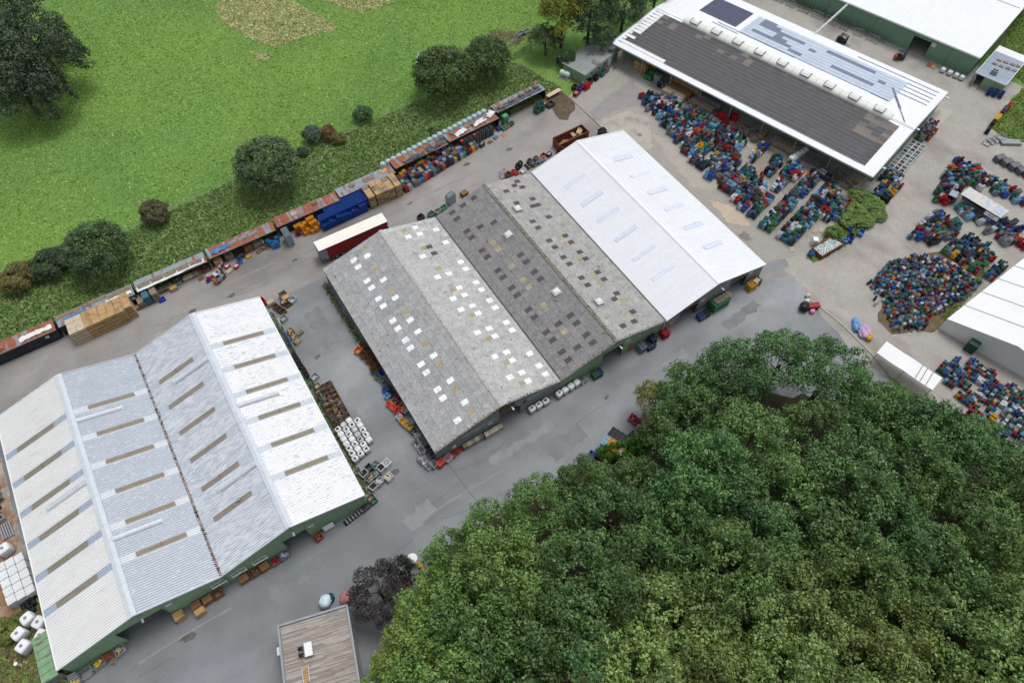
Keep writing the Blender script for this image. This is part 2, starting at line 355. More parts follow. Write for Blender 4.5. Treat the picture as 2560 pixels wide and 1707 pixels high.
random.seed(51)
for i, (x, y, w_, h_, a) in enumerate([(30,34,7,3,.1),(5,36,5,2.4,.3),(-14,37.5,9,2.2,.05),(52,36,10,2.5,.08),(6.2,75,3,9,.05),(5.5,58,2.6,6,.1),(70,37.5,8,2.0,.1),(24,37.6,12,1.2,.03)]):
    pts = [(x-w_/2,y-h_/2),(x+w_/2,y-h_/2),(x+w_/2,y+h_/2),(x-w_/2,y+h_/2)]; ca, sa = math.cos(a), math.sin(a)
    pts = [(x+(p-x)*ca-(q-y)*sa, y+(p-x)*sa+(q-y)*ca) for p, q in pts]
    sheet('asphalt_patch', pts, .016, MT.setdefault('patch%d' % (i % 2), mat('asphalt_patch', S(*[(129,131,135),(142,144,147)][i % 2]), .9, .12, .5, .1, 8)), .35, step=.7)
for i, (x, y, r_) in enumerate([(61.5,102.8,1.1),(58,95.5,.9),(8,92,.7),(-12,91,.8),(33,93.2,.6),(66.5,88.8,1.5),(40,37,.6),(-30,38,1.2),(3,70,.7),(4.5,44,1.0),(-5,90.5,.9),(48,96.6,.8)]):
    sheet('oil_stain', [(x+r_*math.cos(k*.52)*random.uniform(.6,1.2), y+.55*r_*math.sin(k*.52)*random.uniform(.6,1.2)) for k in range(12)], .0175, MT.setdefault('stain', mat('oil_stain', S(98,94,92), .7, .25, 1.5, .15, 6)), .08, step=.4)
for k in range(16):
    x = random.uniform(-40, 66); y = random.choice([random.uniform(86.5,96), random.uniform(32,40)]); a = random.uniform(-.15,.15)
    seam([(x+i*.9, y+i*.9*a+random.uniform(-.18,.18)) for i in range(random.randint(4,10))], .045, .0185)
for k in range(10):
    y = random.choice([88.2,89.8,91.5,93.3,35.2,36.9,38.2]); x = random.uniform(-38,50)
    p = [(x+i*2.2, y+random.uniform(-.08,.08)+.3*math.sin(i*.4)) for i in range(7)]
    b = MB()
    for (x0, y0), (x1, y1) in zip(p, p[1:]): b.quad((x0,y0-.13,.0195),(x1,y1-.13,.0195),(x1,y1+.13,.0195),(x0,y0+.13,.0195))
    tag(b.build('tyre_track', MT.setdefault('track', mat('tyre_track', S(146,145,145), .9, .1))), kind='structure')

# ------------------------------------------------------------------ warehouses
WX = Matrix.Identity(3)
def corr_mesh(name, L, w, waves, amp, m, seg=1, tilt=0.0):
    """corrugated sheet: x along the slope, y across, ribs along x"""
    b = MB(); n = waves*2
    prof = [(w*i/n, amp if i % 2 else 0.0) for i in range(n+1)]
    for (y0, z0), (y1, z1) in zip(prof, prof[1:]):
        b.quad((0,y0,z0+tilt),(L,y0,z0),(L,y1,z1),(0,y1,z1+tilt))
    return b.mesh(name, m)
def rib_mesh(name, L, w, ribs, m):
    """trapezoidal profile: flat pans with raised ribs"""
    b = MB(); p = w/ribs; prof = []
    for i in range(ribs): prof += [(p*i, 0), (p*(i+.52), 0), (p*(i+.64), .10), (p*(i+.88), .10)]
    prof.append((w, 0))
    for (y0, z0), (y1, z1) in zip(prof, prof[1:]): b.quad((0,y0,z0),(L,y0,z0),(L,y1,z1),(0,y1,z1))
    return b.mesh(name, m)
def slope_frame(xe, ze, xr, zr):
    """euler, length and sense of a roof slope that climbs from the eave xe to the ridge xr"""
    a = math.atan2(zr-ze, abs(xr-xe)); L = math.hypot(zr-ze, xr-xe)
    return ((0, -a, 0), L, 1) if xr > xe else ((0, -a, math.pi), L, -1)
def on_slope(fr, xe, ze, s, y, off=0.0):
    a = -fr[0][1]; sg = fr[2]
    return Vector((xe+sg*(s*math.cos(a)-off*math.sin(a)), y, ze+s*math.sin(a)+off*math.cos(a)))

def gable_panels(par, xs, zs, y, pw, m, openings=(), name='wall_panel', thick=.1, lintel=None):
    """gable wall cut into upright panels; the outline zs over xs is the underside of the roof"""
    def top(x):
        return float(np.interp(x, xs, zs))
    cuts = set([xs[0], xs[-1]]); x = xs[0]
    while x < xs[-1]-pw*.5: cuts.add(round(x, 3)); x += pw
    for o in openings: cuts.add(o[0]); cuts.add(o[1])
    for x in xs: cuts.add(x)
    cs = sorted(cuts)
    for a, c in zip(cs, cs[1:]):
        if c-a < .05: continue
        mid = (a+c)/2; z0 = 0.0
        for o in openings:
            if o[0]-1e-4 <= mid <= o[1]+1e-4: z0 = o[2]
        g = .012
        b = MB(); b.hexa([(a+g,y,z0),(c-g,y,z0),(c-g,y+thick,z0),(a+g,y+thick,z0)], [(a+g,y,top(a)),(c-g,y,top(c)),(c-g,y+thick,top(c)),(a+g,y+thick,top(a))])
        mm = m
        if callable(m): mm = m(mid, z0)
        b.build(name, mm, par)
def door_frame(par, a, c, zt, y, m):
    b = MB(); b.box(a-.06,a+.04,y-.05,y+.12,.05,zt); b.box(c-.04,c+.06,y-.05,y+.12,.05,zt); b.box(a-.06,c+.06,y-.055,y+.125,zt,zt+.1)
    b.build('door_frame', m, par)
def sign(par, x, y, z, body, w=.8, h=.5):
    b = MB(); b.box(x-w/2,x+w/2,y-.05,y-.02,z-h/2,z+h/2); s = b.build('number_sign', MT['white'], par)
    text(body, h*.9, MT['ink'], s, (x, y-.058, z), (R(90),0,0))
def lamp(par, x, y, z):
    b = MB(); b.bar((x,y,z),(x+.1,y-.9,z+.25),.06); b.obox((x+.12,y-1.1,z+.24),(.28,.55,.14)); b.build('lamp', MT['grey_metal'], par)

# --- the white and blue double hall in front (two gables)
LX = [-44.19,-33.11,-22.47,-11.52,-.90]; LY0, LY1, LE, LR = 41.5, 83.75, 4.2, 7.385
hall = thing('warehouse', 'double gabled warehouse with white and pale blue ribbed roofs and green wall', 'warehouse', (0,0,0))
NS = 40; SW = (LY1-LY0)/NS
SKY_Y = [76.2,70.9,65.6,60.3,55.0,49.7]
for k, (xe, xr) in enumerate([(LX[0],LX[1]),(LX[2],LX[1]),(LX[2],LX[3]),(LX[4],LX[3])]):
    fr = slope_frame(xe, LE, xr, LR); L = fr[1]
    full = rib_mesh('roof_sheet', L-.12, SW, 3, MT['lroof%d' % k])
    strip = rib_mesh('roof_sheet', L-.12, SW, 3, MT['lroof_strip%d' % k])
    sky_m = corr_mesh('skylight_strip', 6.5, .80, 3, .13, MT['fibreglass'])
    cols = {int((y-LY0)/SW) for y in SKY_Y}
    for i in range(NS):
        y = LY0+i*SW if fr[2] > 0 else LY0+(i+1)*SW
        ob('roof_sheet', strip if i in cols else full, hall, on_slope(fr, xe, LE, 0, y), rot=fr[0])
        if i in cols:
            yy = y+fr[2]*.12
            sk = ob('skylight_strip', sky_m, hall, on_slope(fr, xe, LE, 2.1, yy, .10), rot=fr[0])
            bb = MB(); bb.box(3.2,3.26,.01,.79,-.02,.14)
            bb.build('skylight_bracket', MT['wood_old'], sk)
    # half-round ventilation ducts
    for yd in ((63.3,) if k in (0,3) else (74.0,52.9)):
        d = MB(); n = 8; s0, s1 = 4.3, L-.4
        q = [[on_slope(fr, xe, LE, s, yd+.42*math.cos(math.pi*j/n), .06+.42*math.sin(math.pi*j/n)) for j in range(n+1)] for s in (s0, s1)]
        for j in range(n): d.quad(q[0][j], q[1][j], q[1][j+1], q[0][j+1])
        d.quad(*q[0]); d.quad(*q[1][::-1])
        du = d.build('ventilation_duct', mat('duct_metal', S(206,213,220), .45, .08) if 'duct' not in MT else MT['duct'], hall, smooth=False); MT.setdefault('duct', du.data.materials[0])
        f = MB()
        for s, sg in ((s0, .12), (s1-.1, .12)):
            a_ = on_slope(fr, xe, LE, s, yd-.5, .10); c_ = on_slope(fr, xe, LE, s, yd+.5, .10); f.bar(a_, c_, .12, .25)
        f.build('duct_collar', MT['white'], du)
for k, xr in enumerate((LX[1], LX[3])):      # ridge caps in short lengths
    n = 9
    for i in range(n):
        y0 = LY0+(LY1-LY0)*i/n; y1 = LY0+(LY1-LY0)*(i+1)/n-.02; b = MB()
        for sg in (-1, 1):
            b.hexa([(xr,y0,LR+.10),(xr+sg*.55,y0,LR-.04),(xr+sg*.55,y1,LR-.04),(xr,y1,LR+.10)], [(xr,y0,LR+.17),(xr+sg*.55,y0,LR+.03),(xr+sg*.55,y1,LR+.03),(xr,y1,LR+.17)])
        b.build('ridge_cap', MT['blue_roof'] if 'blue_roof' in MT else MT.setdefault('blue_roof', mat('ridge_metal', S(204,212,222), .5, .06)), hall)
b = MB(); b.box(LX[2]-.22,LX[2]+.22,LY0,LY1,LE-.02,LE+.06); vg = b.build('valley_gutter', MT['rust'], hall)
b = MB(); random.seed(3)
for i in range(150):
    y = random.uniform(LY0, LY1); b.obox((LX[2]+random.uniform(-.15,.15), y, LE+.09), (random.uniform(.1,.3), random.uniform(.1,.5), .1), (0,0,random.random()*3))
lo = b.build('gutter_moss', MT['lichen'], vg); lo['kind'] = 'stuff'
for x, sg in ((LX[0]-.12,-1),(LX[4]+.05,1)):
    b = MB(); b.box(x-.06,x+.12,LY0-.02,LY1+.02,LE-.14,LE+.05); b.build('eave_gutter', MT['white'], hall)
for k, (xe, xr) in enumerate([(LX[0],LX[1]),(LX[2],LX[1]),(LX[2],LX[3]),(LX[4],LX[3])]):
    for y in (LY0-.06, LY1+.02):
        b = MB(); b.bar((xe,y,LE+.03),(xr,y,LR+.03),.10,.30); b.build('verge_trim', MT['white_roof'] if k in (0,3) else MT['blue_roof'], hall)
yw = LY0+.25; zo = -.14
L_open = [(-36.9,-30.5,4.3),(-13.7,-10.1,3.6)]
gable_panels(hall, LX, [LE+zo,LR+zo,LE+zo,LR+zo,LE+zo], yw, 1.55, MT['green_clad'], L_open)
for o in L_open: door_frame(hall, o[0], o[1], o[2], yw, MT['green_clad'])
gable_panels(hall, LX, [LE+zo,LR+zo,LE+zo,LR+zo,LE+zo], LY1-.35, 5.3, MT['green_clad'], ())
for x in (LX[0]+.06, LX[4]-.16):
    for i in range(8):
        b = MB(); y0 = LY0+.36+5.2*i; b.box(x,x+.1,y0+.01,y0+5.19,0,LE-.12); b.build('wall_panel', MT['green_clad'], hall)
for x0 in (-24.6,-21.7,-18.6):      # strip windows
    w = MB(); w.box(x0,x0+2.1,yw-.06,yw-.01,1.75,2.45); wo = w.build('window', MT['white'], hall)
    for i in range(2):
        p = MB(); p.box(x0+.1+i*.98,x0+1.0+i*.98,yw-.075,yw-.062,1.86,2.34); p.build('pane', MT['glass'], wo)
    p = MB(); p.box(x0-.05,x0+2.15,yw-.22,yw-.065,1.68,1.745); p.build('sill', MT['white'], wo)
sign(hall, -29.7, yw, 4.2, '1'); sign(hall, -9.3, yw, 3.5, '2')
lamp(hall, -32.6, yw, 6.1); lamp(hall, -11.6, yw, 6.2)
b = MB(); b.tube((-22.47,yw-.12,0),(-22.47,yw-.12,LE-.1),.07); b.build('downpipe', MT['grey_metal'], hall)
b = MB(); b.obox((-16.2,49.5,LE+1.9),(.25,.25,.9)); b.obox((-16.2,49.5,LE+2.38),(.45,.45,.08)); b.build('flue', MT['grey_metal'], hall)
# lean-to with a mossy green roof on the outer side
lean = thing('lean_to', 'low lean-to with pale green ribbed roof beside the white warehouse corner', 'shed', (-47.2,41.6,0))
for i in range(6):
    me = MT.setdefault('_lean', rib_mesh('roof_sheet', 2.3, 1.06, 4, mat('mossy_green', S(150,186,150), .7, .12, 1.0, .06, col2=S(96,110,84), c2lo=.56, c2hi=.70, c2s=1.0, c2st=(.6,2,1)))) 
    ob('roof_sheet', me, lean, (0, i*1.07, 2.3), rot=(0, -.16, 0))
    if i:
        b = MB(); b.bar((0,i*1.07,2.36),(2.25,i*1.07,2.72),.05,.06); b.build('joint_strip', MT['rust'], lean)
b = MB(); b.box(.1,.2,.1,6.3,0,2.3); b.box(.2,2.3,.1,.2,0,2.3); b.box(.2,2.3,6.2,6.3,0,2.3); b.build('wall', MT['grey_clad'], lean)
b = MB()
for i in range(7): b.box(2.6,3.6,-.6-.26*i,-.36-.26*i,1.45-.2*i,1.5-.2*i)
st = b.build('step', MT['grey_metal'], lean); b = MB(); b.bar((2.6,-.3,1.5),(2.6,-2.4,.05),.06,.14); b.bar((3.6,-.3,1.5),(3.6,-2.4,.05),.06,.14); b.build('stringer', MT['grey_metal'], lean)

# --- the three halls side by side
BX = [11.17,23.16,34.29,45.04,55.83,66.80,78.56]; BY0, BY1, BE = 42.03, 84.15, 3.5; BR = [6.46,6.2,6.34]
TAN, WHT, DRK = S(176,166,138), S(250,251,254), S(96,88,92)
marks = {
 ('c1',0): {**{c:WHT for c in [(4,2),(4,7),(4,9),(4,13),(4,15),(4,19),(4,21),(4,24),(4,26),(4,30),(4,32),(4,35),(4,37),(4,41),(4,43),(6,4),(6,9),(6,15),(6,21),(6,24),(6,30),(6,35),(6,42)]}, **{c:TAN for c in [(6,2),(6,7),(6,13),(6,18),(6,26),(6,32),(6,38),(6,44)]}},
 ('c1',1): {**{c:WHT for c in [(1,2),(1,4),(1,7),(1,13),(1,15),(1,19),(1,21),(1,24),(1,26),(1,30),(1,32),(1,38),(1,42),(4,2),(4,4),(4,7),(4,9),(4,13),(4,15),(4,19),(4,21),(4,24),(4,26),(4,30),(4,42),(4,44),(6,4),(6,9),(6,15),(6,21),(6,24),(6,30),(6,36),(6,42)]}, **{c:TAN for c in [(5,2),(5,7),(5,13),(5,19),(5,26),(5,32),(5,38),(6,44)]}, **{c:DRK for c in [(4,36),(4,38)]}},
 ('c2',0): {**{c:DRK for c in [(2,2),(2,4),(2,7),(2,9),(2,13),(2,15),(2,19),(2,21),(2,24),(2,26),(2,30),(2,32),(2,36),(2,38),(4,3),(4,9),(4,37),(6,2),(6,4),(6,7),(6,9),(6,19),(6,21),(6,24),(6,26),(2,42),(2,44),(4,44),(6,36),(6,44)]}, **{c:TAN for c in [(4,7),(4,14),(4,19),(4,21),(4,25),(4,30),(4,32)]}},
 ('c2',1): {**{c:DRK for c in [(3,4),(3,9),(3,13),(3,15),(3,19),(3,21),(3,24),(3,26),(4,2),(4,8),(6,2),(6,13),(6,15),(6,19),(6,21),(6,24),(6,26),(6,30),(3,32),(3,36),(3,38),(3,42),(3,44),(4,36),(4,43),(6,32),(6,38),(6,42)]}, **{c:TAN for c in [(3,7),(4,4),(4,13),(4,15),(4,20),(4,24),(4,26)]}}}
def sheet_roof(par, key, xe, xr, zr, rows, base, m_obj, m_attr, nind):
    """short fibre-cement sheets lapped row over row; the nearest stay single objects, the others become one part"""
    fr = slope_frame(xe, BE, xr, zr); L = fr[1]; w = .92; n = int(round((BY1-BY0)/w)); w = (BY1-BY0)/n; h = L/rows
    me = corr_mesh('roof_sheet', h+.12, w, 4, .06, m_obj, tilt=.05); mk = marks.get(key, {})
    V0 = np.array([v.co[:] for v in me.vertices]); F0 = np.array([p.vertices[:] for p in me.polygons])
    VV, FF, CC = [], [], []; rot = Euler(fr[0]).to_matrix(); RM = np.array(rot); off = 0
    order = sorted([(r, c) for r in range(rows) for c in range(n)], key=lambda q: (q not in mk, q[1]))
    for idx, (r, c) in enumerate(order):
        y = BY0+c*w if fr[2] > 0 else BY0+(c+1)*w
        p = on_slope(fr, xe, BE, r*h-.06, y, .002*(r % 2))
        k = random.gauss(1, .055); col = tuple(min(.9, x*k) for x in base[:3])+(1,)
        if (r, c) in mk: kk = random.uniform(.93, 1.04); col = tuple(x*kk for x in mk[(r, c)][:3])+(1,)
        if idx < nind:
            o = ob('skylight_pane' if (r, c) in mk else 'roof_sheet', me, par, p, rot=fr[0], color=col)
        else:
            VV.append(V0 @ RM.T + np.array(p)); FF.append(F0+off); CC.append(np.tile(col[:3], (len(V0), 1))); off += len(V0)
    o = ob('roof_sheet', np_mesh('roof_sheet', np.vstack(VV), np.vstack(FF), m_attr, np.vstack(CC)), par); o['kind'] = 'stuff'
    return fr
h1 = thing('warehouse', 'light grey gabled warehouse with corrugated roof dotted with white square panes', 'warehouse', (0,0,0))
h2 = thing('warehouse', 'dark grey gabled warehouse with weathered corrugated roof and four dome skylights', 'warehouse', (0,0,0))
h3 = thing('warehouse', 'bright white gabled warehouse with ribbed roof between grey halls and crate yard', 'warehouse', (0,0,0))
random.seed(11)  # base greys carry painted sunlight: slopes facing the sun paler than the others
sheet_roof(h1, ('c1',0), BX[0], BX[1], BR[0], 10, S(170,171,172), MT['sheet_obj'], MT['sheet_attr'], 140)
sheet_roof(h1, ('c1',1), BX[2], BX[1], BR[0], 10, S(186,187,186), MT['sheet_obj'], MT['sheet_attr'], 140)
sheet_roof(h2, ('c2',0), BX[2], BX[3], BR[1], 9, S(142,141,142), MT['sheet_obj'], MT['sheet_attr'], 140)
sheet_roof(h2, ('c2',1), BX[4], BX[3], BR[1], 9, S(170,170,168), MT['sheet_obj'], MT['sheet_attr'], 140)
for k, (xe, xr) in enumerate([(BX[4],BX[5]),(BX[6],BX[5])]):
    fr = slope_frame(xe, BE, xr, BR[2]); L = fr[1]; n = 42; w = (BY1-BY0)/n
    me = rib_mesh('roof_sheet', L-.1, w, 3, MT['white_roof'])
    for i in range(n):
        ob('roof_sheet', me, h3, on_slope(fr, xe, BE, 0, BY0+i*w if fr[2] > 0 else BY0+(i+1)*w), rot=fr[0])
    pm = corr_mesh('skylight_strip', 4.7, .95, 3, .05, MT['pane'])
    for y in (76.5,71.0,65.8,60.6,55.2,49.8):
        ob('skylight_strip', pm, h3, on_slope(fr, xe, BE, (3.1 if k == 0 else 3.75), y+(-.48 if fr[2] > 0 else .48), .085), rot=fr[0])
def ridge(par, xr, zr, m, name='ridge_cap', w=.35, seg=8):
    for i in range(seg):
        y0 = BY0-.05+(BY1-BY0+.1)*i/seg; y1 = BY0-.05+(BY1-BY0+.1)*(i+1)/seg-.02; b = MB()
        for sg in (-1, 1):
            b.hexa([(xr,y0,zr+.05),(xr+sg*w,y0,zr-.03),(xr+sg*w,y1,zr-.03),(xr,y1,zr+.05)], [(xr,y0,zr+.15),(xr+sg*w,y0,zr+.07),(xr+sg*w,y1,zr+.07),(xr,y1,zr+.15)])
        b.build(name, m, par)
ridge(h1, BX[1], BR[0], mat('ridge_tile', S(182,178,176), .9, .25, 2, .2)); ridge(h2, BX[3], BR[1], MT['lichen']); ridge(h3, BX[5], BR[2], MT['white_roof'], w=.28)
for par, x in ((h2, BX[2]), (h3, BX[4])):
    b = MB(); b.box(x-.16,x+.16,BY0-.05,BY1+.05,BE+.02,BE+.11); b.build('valley_gutter', MT['dark'], par)
random.seed(5)
for par, pts in ((h1, [(BX[0],BE),(BX[1],BR[0]),(BX[2],BE)]), (h2, [(BX[2],BE),(BX[3],BR[1]),(BX[4],BE)])):
    for (xa, za), (xb, zb) in zip(pts, pts[1:]):
        b = MB(); n = 40
        b.bar((xa,BY0-.06,za+.02),(xb,BY0-.06,zb+.02),.09,.16)
        for i in range(n):
            t = (i+random.random())/n; b.obox((xa+(xb-xa)*t, BY0+random.uniform(-.02,.22), za+(zb-za)*t+.08), (random.uniform(.1,.35), random.uniform(.08,.25), random.uniform(.06,.14)), (0,0,random.random()*3))
        b.build('mossy_verge', MT['lichen'], par)
for (xa, za), (xb, zb) in (((BX[4],BE),(BX[5],BR[2])),((BX[5],BR[2]),(BX[6],BE))):
    for y in (BY0-.05, BY1+.02):
        b = MB(); b.bar((xa,y,za+.05),(xb,y,zb+.05),.1,.26); b.build('verge_trim', MT['white_roof'], h3)
b = MB(); b.box(BX[6]-.02,BX[6]+.14,BY0,BY1,BE-.1,BE+.04); b.build('eave_gutter', MT['white_roof'], h3)
b = MB(); b.box(BX[0]-.14,BX[0]+.02,BY0,BY1,BE-.12,BE+.02); b.build('eave_gutter', MT['dark'], h1)
yw = BY0+.22
gable_panels(h1, BX[0:3], [BE-.1,BR[0]-.1,BE-.1], yw, 1.2, lambda x, z: (MT['brown_board'] if 21.7 < x < 25 and z > 0 else MT['grey_clad']), [(22.7,26.6,3.4)])
gable_panels(h2, BX[2:5], [BE-.1,BR[1]-.1,BE-.1], yw, 1.2, MT['green_clad'], [(42.7,47.0,3.9)])
gable_panels(h3, BX[4:7], [BE-.1,BR[2]-.1,BE-.1], yw, 1.2, lambda x, z: (MT['brown_board'] if z > 0 else MT['grey_clad']), [(59.2,63.3,3.3),(70.6,74.6,3.3)])
door_frame(h1,22.7,26.6,3.4,yw,MT['grey_clad']); door_frame(h2,42.7,47.0,3.9,yw,MT['green_clad']); door_frame(h3,59.2,63.3,3.3,yw,MT['grey_metal']); door_frame(h3,70.6,74.6,3.3,yw,MT['grey_metal'])
for a, c, z in ((15.8,22.0,2.75),(26.0,33.6,3.0)):      # blue-grey upper cladding band of the light grey hall
    b = MB(); b.box(a,c,yw-.05,yw-.01,z-.1,z+.75); b.build('cladding_band', MT['blue_grey'], h1)
gable_panels(h1, BX[0:3], [BE-.1,BR[0]-.1,BE-.1], BY1-.35, 6, MT['grey_clad']); gable_panels(h2, BX[2:5], [BE-.1,BR[1]-.1,BE-.1], BY1-.35, 5.4, MT['grey_clad']); gable_panels(h3, BX[4:7], [BE-.1,BR[2]-.1,BE-.1], BY1-.35, 5.8, MT['grey_clad'])
for par, x in ((h1, BX[0]+.15), (h3, BX[6]-.3)):
    for i in range(8):
        b = MB(); y0 = BY0+.33+5.2*i; b.box(x,x+.1,y0+.01,y0+5.15,0,BE-.05); b.build('wall_panel', MT['grey_clad'], par)
for par, x, col, z1 in ((h2,48.2,(168,110,92),2.1),(h3,57.0,(196,140,128),2.1)):
    b = MB(); b.box(x,x+1.1,yw-.06,yw-.01,.02,z1); d = b.build('door', mat('door_paint', S(*col), .6, .2, 1.5), par)
    b = MB(); b.box(x+.9,x+1.0,yw-.1,yw-.065,1.0,1.05); b.build('handle', MT['steel'], d)
sign(h1,21.0,yw,2.5,'3'); sign(h1,27.4,yw,3.2,'4'); sign(h2,47.8,yw,3.9,'5'); sign(h3,64.2,yw,3.1,'6'); sign(h3,75.4,yw,3.1,'7')
lamp(h1,24.5,yw,5.2); lamp(h2,45.3,yw,5.0); lamp(h3,67.0,yw,5.2)
b = MB(); b.tube((55.75,yw-.15,0),(55.75,yw-.15,BE-.1),.07); b.build('downpipe', MT['white'], h2)
for k, (xe, xr, s, y) in enumerate([(BX[2],BX[3],8.5,71.2),(BX[2],BX[3],8.57,55.8),(BX[4],BX[3],8.7,50.2),(BX[4],BX[3],8.9,75.6)]):
    fr = slope_frame(xe, BE, xr, BR[1]); rot = Euler(fr[0]).to_matrix().to_4x4()
    kb = MB(); kb.box(-.95,.95,-.95,.95,.03,.10); kb.box(-.68,.68,-.68,.68,.10,.38)
    d = kb.build('dome_skylight', MT['grey_metal'], h2); d.location = on_slope(fr, xe, BE, s, y, .05); d.rotation_euler = fr[0]
    p = MB(); p.hexa([(-.66,-.66,.385),(.66,-.66,.385),(.66,.66,.385),(-.66,.66,.385)], [(-.34,-.34,.68),(.34,-.34,.68),(.34,.34,.68),(-.34,.34,.68)]); p.build('dome', MT['polycarb'], d)
def rebase(t, c):
    c = Vector(c); t.location = c
    for ch in t.children: ch.location = Vector(ch.location)-c
rebase(hall, (-22.5,62.6,0)); rebase(h1, (22.7,63,0)); rebase(h2, (45,63,0)); rebase(h3, (67.2,63,0))

# ------------------------------------------------------------------ warehouse with the solar roof
UZ = R(-74.85)
UV = Vector((math.cos(UZ), math.sin(UZ), 0)); VV_ = Vector((-math.sin(UZ), math.cos(UZ), 0))
SO = Vector((93.2,108.05,0))
def so_local(x, y):
    d = Vector((x, y, 0))-SO; return d.dot(UV), d.dot(VV_)
sw = thing('warehouse', 'long white roofed warehouse covered with solar panels above the crate yard', 'warehouse', SO, UZ)
SL, SWD, SE, SR_ = 64.0, 33.7, 4.7, 5.6; RY = SWD/2
a_ = math.atan2(SR_-SE, RY); SLn = math.hypot(SR_-SE, RY)
n = 58; w = SL/n
for side in (0, 1):
    me = MB(); ribs = 3; p = w/ribs; prof = []
    for i in range(ribs): prof += [(p*i, 0), (p*(i+.7), 0), (p*(i+.78), .05), (p*(i+.92), .05)]
    prof.append((w, 0))
    for (x0, z0), (x1, z1) in zip(prof, prof[1:]): me.quad((x0,0,z0),(x1,0,z1),(x1,SLn,z1),(x0,SLn,z0))
    me = me.mesh('roof_sheet', MT['white_roof'])
    for i in range(n):
        if side == 0: ob('roof_sheet', me, sw, (i*w,0,SE), rot=(a_,0,0))
        else: ob('roof_sheet', me, sw, ((i+1)*w,SWD,SE), rot=(a_,0,math.pi))
b = MB(); b.box(0,SL,RY-.3,RY+.3,SR_-.02,SR_+.1); b.build('ridge_cap', MT['white_roof'], sw)
for y in (-.05, SWD+.02):
    b = MB(); b.box(-.1,SL+.1,y-.1,y+.13,SE-.28,SE+.03); b.build('eave_trim', MT['grey_metal'] if y < 0 else MT['white_roof'], sw)
for x in (-.12, SL+.02):
    for y0, y1, z0, z1 in ((0,RY,SE,SR_),(RY,SWD,SR_,SE)):
        b = MB(); b.bar((x+.05,y0,z0),(x+.05,y1,z1),.12,.34); b.build('verge_trim', MT['grey_metal'], sw)
# walls: the front one set back under the eave
for (x0, x1, y0, y1) in ((.4,SL-.4,4.6,4.7),(.4,SL-.4,SWD-.5,SWD-.4)):
    k = 16
    for i in range(k):
        b = MB(); xa = x0+(x1-x0)*i/k; xb = x0+(x1-x0)*(i+1)/k; b.box(xa+.01,xb-.01,y0,y1,0,4.9 if y0 < 10 else SE-.05); b.build('wall_panel', MT['dark_green_clad'], sw)
for x in (.3, SL-.45):
    k = 10
    for i in range(k):
        ya = (4.75 if 1 else 0)+(SWD-5.3)*i/k; yb = 4.75+(SWD-5.3)*(i+1)/k; zt = lambda y: SE+(SR_-SE)*(1-abs(y-RY)/RY)-.08
        b = MB(); b.hexa([(x,ya+.01,0),(x+.12,ya+.01,0),(x+.12,yb-.01,0),(x,yb-.01,0)], [(x,ya+.01,zt(ya)),(x+.12,ya+.01,zt(ya)),(x+.12,yb-.01,zt(yb)),(x,yb-.01,zt(yb))]); b.build('wall_panel', MT['green_clad'], sw)
for i in range(9):
    b = MB(); x = 1+i*(SL-2)/8; b.box(x-.1,x+.1,.5,.7,0,SE-.12); b.build('post', MT['grey_metal'], sw)
# solar panels: front field dark, back field pale with sky reflection painted in
random.seed(21)
def place_panels(fields):
    """fields: list of (x, s, side, colour, size); nearest 300 single, the rest one part"""
    base = MB(); base.box(0,1,0,1,0,.035)
    tri = {}
    items = sorted(fields, key=lambda q: (SO+UV*q[0]+VV_*q[1]).length)
    V, F, C = [], [], []; off = 0
    for k, (x, s, side, col, (pw, ph)) in enumerate(items):
        y = s*math.cos(a_); z = SE+s*math.sin(a_)+.11; rot = (a_,0,0)
        if side: y = SWD-s*math.cos(a_); rot = (a_,0,math.pi)
        if k < 300:
            if (pw, ph) not in tri:
                bb = MB(); bb.box(0,pw,0,ph,0,.035); tri[(pw, ph)] = bb.mesh('solar_panel', MT['solar'])
            ob('solar_panel', tri[(pw, ph)], sw, (x,y,z), rot=rot, color=col)
        else:
            mt = np.array(Euler(rot).to_matrix()); q = np.array([(0,0,0),(pw,0,0),(pw,ph,0),(0,ph,0),(0,0,.035),(pw,0,.035),(pw,ph,.035),(0,ph,.035)])
            V.append(q @ mt.T+np.array([x,y,z])); F.append(np.array([(4,5,6,7),(0,1,5,4),(1,2,6,5),(2,3,7,6),(3,0,4,7)])+off); off += 8
            C.append(np.tile(col[:3], (8,1)))
    o = ob('solar_panel', np_mesh('solar_panel', np.vstack(V), np.vstack(F), MT['solar_attr'], np.vstack(C)), sw); o['kind'] = 'stuff'
fld = []
PW, PH = 1.655, 1.10
for r in range(12):
    s = 1.75+r*1.16
    for c in range(36):
        x = 1.6+c*1.66
        if x > SL-4.0: continue
        if r == 0 and c < 7: continue
        if c == 0 and r not in (1, 3): continue
        t = random.random(); g = random.uniform(.92, 1.08)
        col = S(84,84,89)
        if (c > 31 and r > 5 and t < .75) or (c < 16 and r > 8 and t < .35): col = S(122,114,110) if t < .4 else S(104,99,99)
        fld.append((x, s, 0, tuple(q*g for q in col[:3])+(1,), (PW, PH)))
dark_cells = {(2,9),(2,10),(2,11),(2,12),(2,13),(2,14),(2,15),(5,9),(5,10),(5,11),(5,12),(5,13),(5,14),(1,9),(1,10),(1,11),(0,9),(0,10),(3,12),(4,12),(4,13),(3,17),(1,19),(1,20),(1,21),(1,22),(1,23),(1,24),(1,25),(5,21),(5,22),(5,23),(5,24),(5,25),(5,26),(3,27),(6,15),(6,16)}
